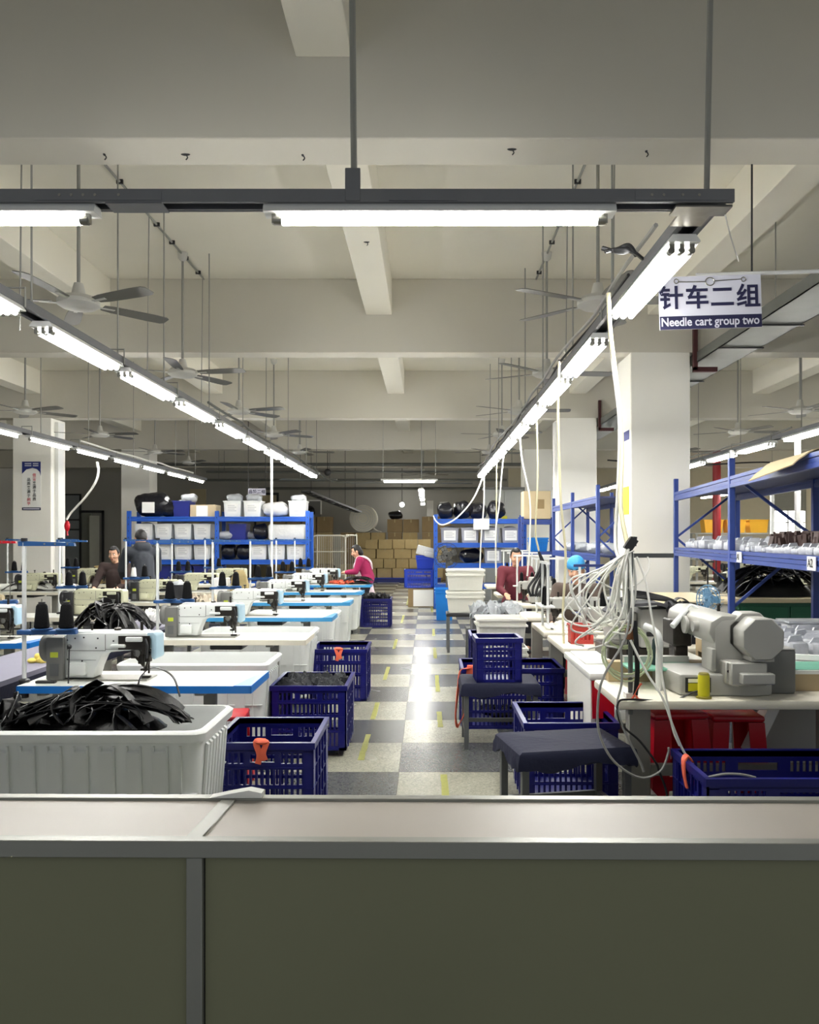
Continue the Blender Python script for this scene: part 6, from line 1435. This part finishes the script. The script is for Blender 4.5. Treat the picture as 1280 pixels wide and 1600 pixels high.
t = thing('whiteboard_frame', 'white-framed dark panel among the end cartons', 'panel', (-4.4, 30.6, 2.392)); obj('panel', MB().box(-0.35, 0.35, 0, 0.03, 0, 0.62), M_MOTOR, t); obj('frame', MB().box(-0.38, 0.38, -0.02, 0.03, 0.6, 0.65).box(0.33, 0.38, -0.02, .03, 0.1, .62), M_PAPER, t)

# ------------------------------------------------------------------ far side of the open rack
t = thing('tool_cabinet', 'dark green steel cabinet with a wooden top behind the open rack', 'cabinet', (3.9, 8.6, 0))
obj('body', MB().box(-0.55, 0.55, 0, 0.6, 0.05, 0.9), M_GREEN, t, bevel=0.006); obj('worktop', MB().box(-0.6, 0.6, -0.04, 0.64, 0.9, 0.95), M_PLY, t, bevel=0.004)
for k in (0, 1):
    d_ = obj('drawer', MB().box(-0.52 + 0.53 * k, -0.01 + 0.53 * k, -0.015, 0, 0.6, 0.86), M_GREEN, t, bevel=0.004); obj('handle', MB().box(-0.33 + 0.53 * k, -0.18 + 0.53 * k, -0.03, -0.015, 0.62, 0.635), M_STEEL, d_)
obj('foot', MB().box(-0.5, 0.5, 0.05, 0.55, 0, 0.05), M_DARK, t)
solo('leather_strips', strip_heap((3.85, 8.9, 0.955), 0.58, 0.3, 0.3, 110, seed=31), M_LEATHER, 'large black heap of leather on the green cabinet behind the rack', 'leather strips', kind='stuff')
solo('leather_strips', strip_heap((2.12, 6.55, 0.752), 0.28, 0.25, 0.26, 50, seed=33), M_LEATHER, 'black heap of strips behind the pattern sewing machine', 'leather strips', kind='stuff')
t = thing('cloth_bench', 'white topped bench under the open rack before the big column', 'bench', (2.75, 8.6, 0)); obj('benchtop', MB().box(-0.25, 0.5, -0.2, 1.2, 0.9, 0.93), M_PLY, t); obj('panel', MB().box(-0.22, 0.48, -0.15, -0.12, 0.0, 0.9).box(-0.22, -0.19, -0.15, 1.15, 0, .9), M_PLASTER, t)
SORT = thing('sorting_table', 'wooden sorting board covered with clear pouches beside the pattern machine', 'table', (2.03, 4.42, 0))
SZ = 0.865
obj('tabletop', MB().box(0, 1.5, 0, 1.65, SZ - 0.02, SZ), M_TABLE, SORT); obj('apron', MB().box(0, 1.5, 0.002, 0.03, 0.752, SZ - 0.02).box(0, 0.03, 0.03, 1.62, 0.752, SZ - 0.02), M_WOOD, SORT); obj('cutting_mat', MB().box(0.01, 0.3, 0.02, 0.3, SZ + .001, SZ + 0.004), M_GREENMAT, SORT)
for x in (0.03, 1.47):
    obj('leg', MB().box(x - .025, x + .025, 1.58, 1.63, 0, SZ - 0.02), M_WOOD, SORT)
obj('raised_edge', MB().bar((0.08, 0.42, SZ + .02), (0.9, 0.10, SZ + .02), 0.05, 0.03), M_PAPER, SORT)
for i in range(8):
    for j in range(6):
        X_, Y_ = 2.12 + 0.165 * i + rp.uniform(-.02, .02), 4.98 + 0.14 * j + rp.uniform(-.02, .02)
        if i > 1 and j == 0 and rp.random() < .3: continue
        PO.put('clear pouch of parts lying in the rows on the sorting board', (X_, Y_, SZ + .002), rp.uniform(-.6, .6), 'clear pouches on the sorting board', scale=(1.25, 1.1, rp.uniform(.75, 1.25)))
for k in range(2):
    t = thing('clear_tray', f'flat grey translucent tray at the back of the sorting board, {("first", "second")[k]} of two', 'tray', (2.35 + 0.52 * k, 5.9, SZ + .002)); obj('body', MB().box(-0.23, 0.23, -0.09, 0.12, 0, 0.11), M_POUCH, t, bevel=0.01); obj('lid', MB().box(-0.24, 0.24, -0.1, 0.13, 0.11, 0.125), M_BAGC, t)
t = thing('desk_fan', 'small blue wire desk fan clipped on the rack upright', 'fan', at(1112, 936, 6.2))
cg = MB()
Rf = Matrix.Rotation(-1.0, 3, 'Z')
for r in (0.11, 0.085, 0.05): cg.tube([Rf @ Vector((r * math.cos(a * PI / 10), -0.04, r * math.sin(a * PI / 10))) for a in range(21)], 0.004, 5)
for a in range(20): cg.tube([Rf @ Vector((0.015 * math.cos(a * PI / 10), -0.06, .015 * math.sin(a * PI / 10))), Rf @ Vector((0.11 * math.cos(a * PI / 10), -0.035, .11 * math.sin(a * PI / 10))), Rf @ Vector((0.09 * math.cos(a * PI / 10), 0.03, .09 * math.sin(a * PI / 10)))], 0.0025, 4)
obj('cage', cg, M_FANCAGE, t); obj('motor', MB().lathe([(0.02, -0.03), (0.035, 0), (0.035, 0.07), (0.015, 0.08)], (0, 0, 0), 12, 'y'), M_FANCAGE, t)
for k in range(3):
    a = k * 2.09; obj('blade', MB().obox(Rf @ Vector((0.05 * math.cos(a), -0.02, .05 * math.sin(a))), (0.075, 0.006, 0.06), Rf @ Matrix.Rotation(-a, 3, 'Y') @ Matrix.Rotation(.4, 3, 'X')), M_FANCAGE, t)
obj('stalk', MB().tube(smooth([(0, 0.03, -0.05), (0.05, 0.1, -0.13), (0.16, 0.2, -0.2), (0.25, 0.3, -0.33)], 5), 0.008, 6), M_POLE, t)

# neighbouring hall: tables, machines, stands
HT = Proto(make_table(1.3, 0.5, M_CREAM)); BASK = Proto(make_cone(M_PAPER, 0.2, 0.05))
def make_feeder():
    t = thing('feeder_stand', '', 'thread stand')
    obj('pole', MB().cyl((0, 0, 0), (0, 0, 0.75), 0.014, n=8), M_DARK, t); obj('top_plate', MB().lathe([(0.09, 0.73), (0.09, 0.75)], n=14), M_DARK, t); obj('tray', MB().lathe([(0.1, 0.42), (0.1, 0.44)], n=14), M_DARK, t); obj('pin', MB().cyl((0.06, 0, .44), (0.06, 0, .73), .006, n=6).cyl((-0.06, 0, .44), (-0.06, 0, .73), .006, n=6), M_STEEL, t)
    return t
FD = Proto(make_feeder); n_ = 0
for y in (10.6, 12.6, 14.8, 17.2):
    for x in (4.4, 6.2, 8.0):
        i = n_; n_ += 1
        rowm = f'{ORD[(10.6, 12.6, 14.8, 17.2).index(y)]} row'; colm_ = ('next to the rack', 'in the middle', 'away from the rack')[(4.4, 6.2, 8.0).index(x)]
        HT.put(f'cream sewing table of the neighbouring hall, {rowm}, {colm_}', (x, y, 0), 0, 'sewing tables of the neighbouring hall')
        MBG.put(f'beige sewing machine of the neighbouring hall, {rowm}, {colm_}', (x + 0.55, y + 0.24, MZ), 0, 'sewing machines of the neighbouring hall')
        FD.put(f'dark thread stand of the neighbouring hall, {rowm}, {colm_}', (x + 0.15, y + 0.35, MZ), 0, 'thread stands of the neighbouring hall')
        BASK.put(f'white yarn cone of the neighbouring hall, {rowm}, {colm_}', (x + 0.15, y + 0.35, MZ + 0.442), 0, 'yarn cones of the neighbouring hall')
solo('fire_pipe', MB().cyl((8.7, 24, 0), (8.7, 24, 4.4), 0.12, n=14), M_REDPIPE, 'dark red fire pipe standing behind the open rack', 'pipe')
for k, (x, y) in enumerate(((4.95, 13.0), (5.1, 11.0), (6.5, 15.05))):
    solo('drop_trunking', MB().box(x - 0.03, x + 0.03, y - 0.03, y + 0.03, 0.785, 3.02), M_LAMPW, f'white power column dropping to the tables beyond the rack, {ORD[k]} of three', 'trunking', 'power columns of the neighbouring hall')
t = thing('locker_cabinet', 'blue-grey cabinet at the side of the neighbouring hall', 'cabinet', (5.2, 19.5, 0)); obj('body', MB().box(-0.5, 0.5, 0, 0.5, 0, 2.1), M_FANCAGE, t); obj('door', MB().box(-.48, -.01, -.01, 0, .05, 2.05).box(.01, .48, -.01, 0, .05, 2.05), M_FANCAGE, t)
solo('slung_cable', MB().tube(smooth([(3.5, 15.5, 3.1), (5, 15.5, 3.0), (6.5, 15.5, 3.06), (8, 15.5, 3.0), (9.6, 15.5, 3.05)], 8), 0.015, 6), M_CORDB, 'black cable slung across the neighbouring hall', 'cable')

# far side seat and table near the banner column
t = thing('office_chair', 'dark chair standing past the banner column', 'chair', (-6.1, 15.0, 0)); obj('seat', MB().box(-.22, .22, -.22, .22, .44, .5), M_DARK, t, bevel=.02); obj('backrest', MB().box(-.22, .22, .2, .25, .55, 1.0), M_NAVYCLOTH, t, bevel=.02)
for x in (-.2, .2):
    for y in (-.2, .2): obj('leg', MB().cyl((x, y, 0), (x, y, .46), .015, n=8), M_DARK, t)
obj('back_post', MB().cyl((0, .22, .45), (0, .23, .6), .02, n=8), M_DARK, t)
CA.put('pale carton standing behind the seated worker by the beige machines', (-5.66, 14.22, 0.783), 0, scale=(.42, .2, .32)); 

# ------------------------------------------------------------------ people
def person(label, loc, rz, pose, cloth, hair='short', cap=None, apron=None, hood=False, legs=True):
    """pose: dict of joints in metres, facing +y; cloth: (upper material, trouser material)"""
    J = {k: Vector(v) for k, v in pose.items()}
    t = thing('person', label, 'person', loc, rz)
    hd = J['head']; nk = J['neck']; ch = J['chest']; pv = J['pelvis']
    look = J.get('look', Vector((0, 1, 0))).normalized(); up = (hd - nk).normalized(); side = look.cross(up).normalized(); look = up.cross(side).normalized()
    def H(a, b, c): return hd + side * a + look * b + up * c
    body = MB()
    q = Matrix((side, look, up)).transposed()
    e = MB().ball((0, 0, 0), (0.074, 0.092, 0.112), 18, 14); body.add([hd + q @ Vector(p) for p in e.v], e.f)
    body.cap2(H(0, 0.03, -0.04), H(0, 0.05, -0.095), 0.062, 0.04)
    body.cap2(H(0, 0.085, 0.015), H(0, 0.105, -0.022), 0.011, 0.017)                 # nose
    body.cap2(H(0, 0.086, -0.058), H(0, 0.09, -0.064), 0.016, 0.014)                  # lips
    for s in (-1, 1):
        e = MB().ball((0, 0, 0), (0.012, 0.022, 0.032), 8, 6); body.add([H(s * 0.076, -0.005, -0.01) + q @ Vector(p) for p in e.v], e.f)
        body.cap2(H(s * .03, .07, -.03), H(s * .045, .055, -.035), .025, .025)
    body.cap2(nk - up * .03, H(0, -0.01, -0.07), 0.05, 0.048)
    body.cap2(ch, nk - up * .03, 0.12, 0.055)
    body.cap2(pv, ch, 0.13, 0.13)
    for s, n in ((-1, 'l'), (1, 'r')):
        sh, el, wr = J['sh_' + n], J['el_' + n], J['wr_' + n]
        body.cap2(ch + (nk - ch) * .5, sh, 0.07, 0.055); body.cap2(sh, el, 0.048, 0.04); body.cap2(el, wr, 0.038, 0.026)
        d = (wr - el).normalized(); sd = d.cross(Vector((0, 0, 1))); sd = sd.normalized() if sd.length > .1 else Vector((1, 0, 0)); dn = sd.cross(d)
        pal = wr + d * 0.045; body.cap2(wr, pal, 0.026, 0.03); body.cap2(pal - sd * .02, pal + sd * .02, .02, .02)
        for f, (o, L) in enumerate(((-.03, .062), (-.01, .072), (.01, .068), (.028, .055))):
            k1 = pal + d * .028 + sd * o; k2 = k1 + d * L * .5 - dn * .012 * (1 if dn.z > 0 else -1); k3 = k2 + d * L * .4 - dn * .025 * (1 if dn.z > 0 else -1)
            body.cap2(k1, k2, .0095, .0085); body.cap2(k2, k3, .0085, .0075)
        th = wr + d * .02 - sd * .025 * s; body.cap2(th, th + d * .035 - sd * .025 * s, .012, .01)
        hp = pv + Vector((s * .085, 0, -.04)); kn, an = J['kn_' + n], J['an_' + n]
        body.cap2(hp, kn, .085, .055); body.cap2(kn, an, .052, .036); body.cap2(an, an + Vector((0, .14, -.05)), .038, .03)
    bo = link('body', remesh(body, 0.0085, 4), M_SKIN, t)
    up_ = MB(); lowp = MB()
    up_.cap2(pv + Vector((0, 0, .04)), ch, .155, .16); up_.cap2(ch, nk - up * .06, .15, .085); up_.cap2(pv + Vector((-.06, 0, 0)), pv + Vector((.06, 0, 0)), .14, .14)
    for n in 'lr':
        sh, el, wr = J['sh_' + n], J['el_' + n], J['wr_' + n]
        up_.cap2(ch + (nk - ch) * .45, sh, .105, .075); up_.cap2(sh, el, .07, .058); up_.cap2(el, el.lerp(wr, .93), .056, .042)
        s = -1 if n == 'l' else 1
        hp = pv + Vector((s * .085, 0, -.04)); kn, an = J['kn_' + n], J['an_' + n]
        lowp.cap2(hp, kn, .108, .075); lowp.cap2(kn, kn.lerp(an, .95), .072, .058)
    lowp.cap2(pv + Vector((-.06, 0, -.04)), pv + Vector((.06, 0, -.04)), .13, .13)
    if hood: up_.cap2(nk - look * .05 - up * .02 - side * .05, nk - look * .05 - up * .02 + side * .05, .075, .075)
    link('jacket' if cloth[2] == 'jacket' else 'sweater', remesh(up_, .012, 5), cloth[0], t); link('trousers', remesh(lowp, .014, 5), cloth[1], t)
    for n in 'lr':
        an = J['an_' + n]; obj('shoe', MB().cap2(an + Vector((0, -.03, -.04)), an + Vector((0, .16, -.05)), .045, .036), M_DARK, t)
    hm = MB(); e = MB().ball((0, 0, 0), (0.083, 0.1, 0.112), 18, 14)
    pass
    pts = [(Vector(p), i) for i, p in enumerate(e.v)]
    # hair: the part of an enlarged skull behind and above the hairline
    keep = {i for p, i in pts if not (p.y > 0.035 and p.z < 0.06) and p.z > -0.075 and not (p.y > .0 and p.z < -0.03)}
    fs = [f for f in e.f if all(i in keep for i in f)]
    vs = [hd + up * .012 - look * .006 + q @ Vector(p) for p in e.v]
    if hair == 'short':
        hm.add(vs, fs); ho = obj('hair', hm, M_HAIR, t); ho.modifiers.new('thick', 'SOLIDIFY').thickness = 0.014
    elif hair == 'bob':
        hm.add(vs, fs); ho = obj('hair', hm, M_HAIR, t); ho.modifiers.new('thick', 'SOLIDIFY').thickness = 0.02
        obj('hair_back', MB().add([hd - look * .05 - up * .05 + q @ Vector(p) for p in MB().ball((0, 0, 0), (.085, .06, .08), 12, 10).v], MB().ball((0, 0, 0), (.085, .06, .08), 12, 10).f), M_HAIR, t)
    if cap:
        c = MB().ball((0, 0, 0), (0.094, 0.108, 0.1), 18, 12); obj('cap', MB().add([hd + up * .045 - look * .015 + q @ Vector((p[0] * (1 + .04 * math.sin(20 * p[1])), p[1], max(p[2], -0.02))) for p in c.v], c.f), cap, t)
        obj('hair_back', MB().add([hd - look * .04 - up * .03 + q @ Vector(p) for p in MB().ball((0, 0, 0), (.082, .06, .08), 12, 10).v], MB().ball((0, 0, 0), (.082, .06, .08), 12, 10).f), M_HAIR, t)
    for s in (-1, 1):
        ey = obj('eye', MB().ball(H(s * 0.031, 0.074, 0.012), 0.012, 10, 8), M_EYE, t); obj('iris', MB().ball(H(s * 0.031, 0.083, 0.012), 0.006, 8, 6), M_HAIR, ey)
        obj('eyebrow', MB().cap2(H(s * .018, .088, .034), H(s * .045, .076, .036), .004, .003), M_HAIR, t)
    obj('mouth', MB().cap2(H(-.02, .0975, -.06), H(.02, .0975, -.06), .0045, .0045), M_LIP, t)
    if apron:
        dch = (nk - pv).normalized(); fwd = Vector((1, 0, 0)).cross(dch); fwd = fwd if fwd.y > 0 else -fwd; fwd.normalize()
        a = MB().cap2(pv + fwd * .05 - dch * .12, ch + fwd * .035, .145, .14).cap2(pv + fwd * .05 - dch * .3, pv + fwd * .05, .13, .145)
        for sd_ in (-1, 1): a.tube(smooth([ch + fwd * .12 + Vector((sd_ * .09, 0, .02)), ch.lerp(nk, .75) + fwd * .07 + Vector((sd_ * .1, 0, .03)), nk - fwd * .06 + Vector((sd_ * .09, 0, 0)), ch - fwd * .155 + Vector((sd_ * .05, 0, .05)), ch - fwd * .16 - dch * .12]), .022, 6)
        a = remesh(a, .012, 4)
        link('apron', a, apron, t)
    return t
def pose_std(h=1.0, lean=0.0, arm=None, head_dz=0.0, sit=False, seat=0.52, look=(0, 1, -.25)):
    """standing or seated, leaning forward by lean radians"""
    pz = seat if sit else 0.93 * h
    pv = Vector((0, 0, pz)); s, c = math.sin(lean), math.cos(lean)
    def up(d, x=0, f=0): return pv + Vector((x, s * d + c * f, c * d - s * f))
    P = dict(pelvis=pv, chest=up(0.32 * h), neck=up(0.52 * h), look=look)
    P['head'] = P['neck'] + Vector((0, 0.05 + 0.03 * s, 0.15 + head_dz))
    for n, sd in (('l', -1), ('r', 1)):
        P['sh_' + n] = up(0.46 * h, sd * 0.19 * h)
        a = arm or (0.12, 0.30)
        P['el_' + n] = P['sh_' + n] + Vector((sd * 0.05, a[0], -0.25)) * h
        P['wr_' + n] = P['el_' + n] + Vector((-sd * 0.06, 0.22, a[1] - 0.32)) * h
        if sit: P['kn_' + n] = pv + Vector((sd * .12, .40, -.02)); P['an_' + n] = pv + Vector((sd * .12, .42, .09 - seat))
        else: P['kn_' + n] = Vector((sd * .1, .02 + .03, .5 * h)); P['an_' + n] = Vector((sd * .11, 0, .09))
    return P
person('man in a charcoal hooded jacket standing with his back turned among the beige machines', (-3.93, 11.1, 0), 0.55, pose_std(1.02, 0.22, (0.14, 0.2), -0.02, look=(0, 1, -.5)), (M_JACKET, M_TROUSER, 'jacket'), hood=True)
person('woman in magenta sweater and pale apron bending over the last table by the aisle', (-1.14, 15.15, 0), PI / 2, pose_std(0.86, 0.30, (0.08, 0.3), -0.03, look=(0, 1, -.7)), (M_MAGENTA, M_TROUSER, 'sweater'), hair='bob', apron=M_APRON)
person('worker with dark hair seated facing the beige machines beside the man', (-4.98, 12.85, 0), PI, pose_std(1.02, 0.12, (0.16, 0.26), sit=True, seat=.67, look=(0, 1, -.4)), (mat('dark_brown_jacket', (58, 44, 42), 0.85), M_TROUSER, 'jacket'))
person('woman in a sky blue cap seated behind the white hose bundle', (1.58, 8.34, 0), PI - 0.35, pose_std(1.02, 0.16, (0.16, 0.26), sit=True, seat=.60, look=(0, 1, -.6)), (mat('brown_jacket', (84, 70, 62), 0.85), M_TROUSER, 'jacket'), hair='none', cap=M_CAPBLUE)
person('person in maroon jacket seated among the machines across the aisle', (1.27, 11.5, 0), PI, pose_std(1.0, 0.1, (0.16, 0.26), sit=True, seat=.67, look=(0, 1, -.5)), (M_MAROON, M_TROUSER, 'jacket'))

# ------------------------------------------------------------------ odds and ends on the far tables
solo('fabric_roll', MB().lathe([(0.05, -0.6), (0.055, -0.58), (0.055, 0.58), (0.05, 0.6)], (-6.0, 12.28, 0.84), 16, 'x'), M_PAPER, 'long white roll lying across the second table by the banner column', 'roll')
solo('fabric_roll', MB().lathe([(0.04, -0.5), (0.045, -0.48), (0.045, 0.48), (0.04, 0.5)], (-5.9, 10.2, 0.83), 16, 'x'), M_CARTONL, 'long tan roll lying across the first table by the banner column', 'roll')
solo('folded_cloth', scraps((-6.4, 10.35, 0.79), 0.12, 0.1, 14, 51, r=0.07, h=0.12), mat('oatmeal_cloth', (200, 188, 168), 0.9), 'oatmeal cloth bundle on the first table by the banner column', 'cloth', kind='stuff')
solo('leather_pieces', scraps((-5.75, 14.2, 0.8), 0.2, 0.08, 20, 52, r=0.05, h=0.1), M_BROWN, 'brown pieces heaped on the third table by the banner column', 'leather pieces', kind='stuff')
solo('fabric_scraps', scraps((-1.5, 14.12, 0.785), 0.22, 0.08, 26, 53, r=0.04, h=0.05), M_ORANGE, 'orange-red pieces beside the machine in front of the bending woman', 'scraps', kind='stuff')
solo('fabric_scraps', scraps((-2.75, 8.1, 0.78), 0.2, 0.4, 30, 54, r=0.06, h=0.05), M_BAGW, 'white wrapped pieces on the second board bench', 'scraps', kind='stuff')
solo('fabric_scraps', scraps((-2.7, 9.5, 0.78), 0.18, 0.25, 26, 55, r=0.06, h=0.12), mat('oatmeal_cloth', (200, 188, 168), 0.9), 'oatmeal pieces heaped at the end of the second board bench', 'scraps', kind='stuff')
t = thing('red_basket', 'red plastic basket on the table behind the hose pole', 'basket', (1.24, 6.45, 0.751))
obj('body', MB().holed(-0.09, 0.09, 0, 0.15, [(-0.07 + 0.03 * k, -0.055 + 0.03 * k, 0.03, 0.11) for k in range(5)], 0.008, lambda u, v, w: (u, -0.07 + w, v)).box(-0.09, 0.09, 0.062, 0.07, 0, 0.15).box(-0.09, -0.082, -0.062, 0.062, 0, 0.15).box(0.082, 0.09, -0.062, 0.062, 0, 0.15).box(-0.09, 0.09, -0.062, 0.062, 0, 0.01), mat('coral_plastic', (196, 70, 62), 0.4), t)
obj('rim', MB().box(-0.1, 0.1, -0.08, -0.07, 0.14, 0.155).box(-0.1, 0.1, 0.07, 0.08, 0.14, 0.155).box(-0.1, -0.09, -0.07, 0.07, 0.14, 0.155).box(0.09, 0.1, -0.07, 0.07, 0.14, 0.155), MATS['coral_plastic'], t)
for k in range(3):
    q = thing('yellow_tote', f'yellow bin on the far shelves of the neighbouring hall, {ORD[k]} of three', 'bin', (8.9 + 0.7 * k, 25.0, 1.75), group='yellow bins of the neighbouring hall')
    obj('shell', MB().prism([(-0.25, 0), (0.25, 0), (0.3, 0.4), (-0.3, 0.4)], -0.2, 0.2), mat('amber_plastic', (226, 170, 50), 0.4), q); obj('rim', MB().box(-0.32, 0.32, -0.22, 0.22, 0.38, 0.41), MATS['amber_plastic'], q)
t = thing('far_shelf', 'grey shelf carrying yellow bins in the neighbouring hall', 'shelf', (9.6, 25.0, 0)); obj('board', MB().box(-1.3, 1.3, -0.3, 0.3, 1.71, 1.745), M_LOCKER, t); obj('board', MB().box(-1.3, 1.3, -0.3, 0.3, 0.9, 0.935), M_LOCKER, t)
for x in (-1.25, 1.25):
    for y in (-0.27, 0.27): obj('leg', MB().box(x - .03, x + .03, y - .03, y + .03, 0, 1.71), M_LOCKER, t)
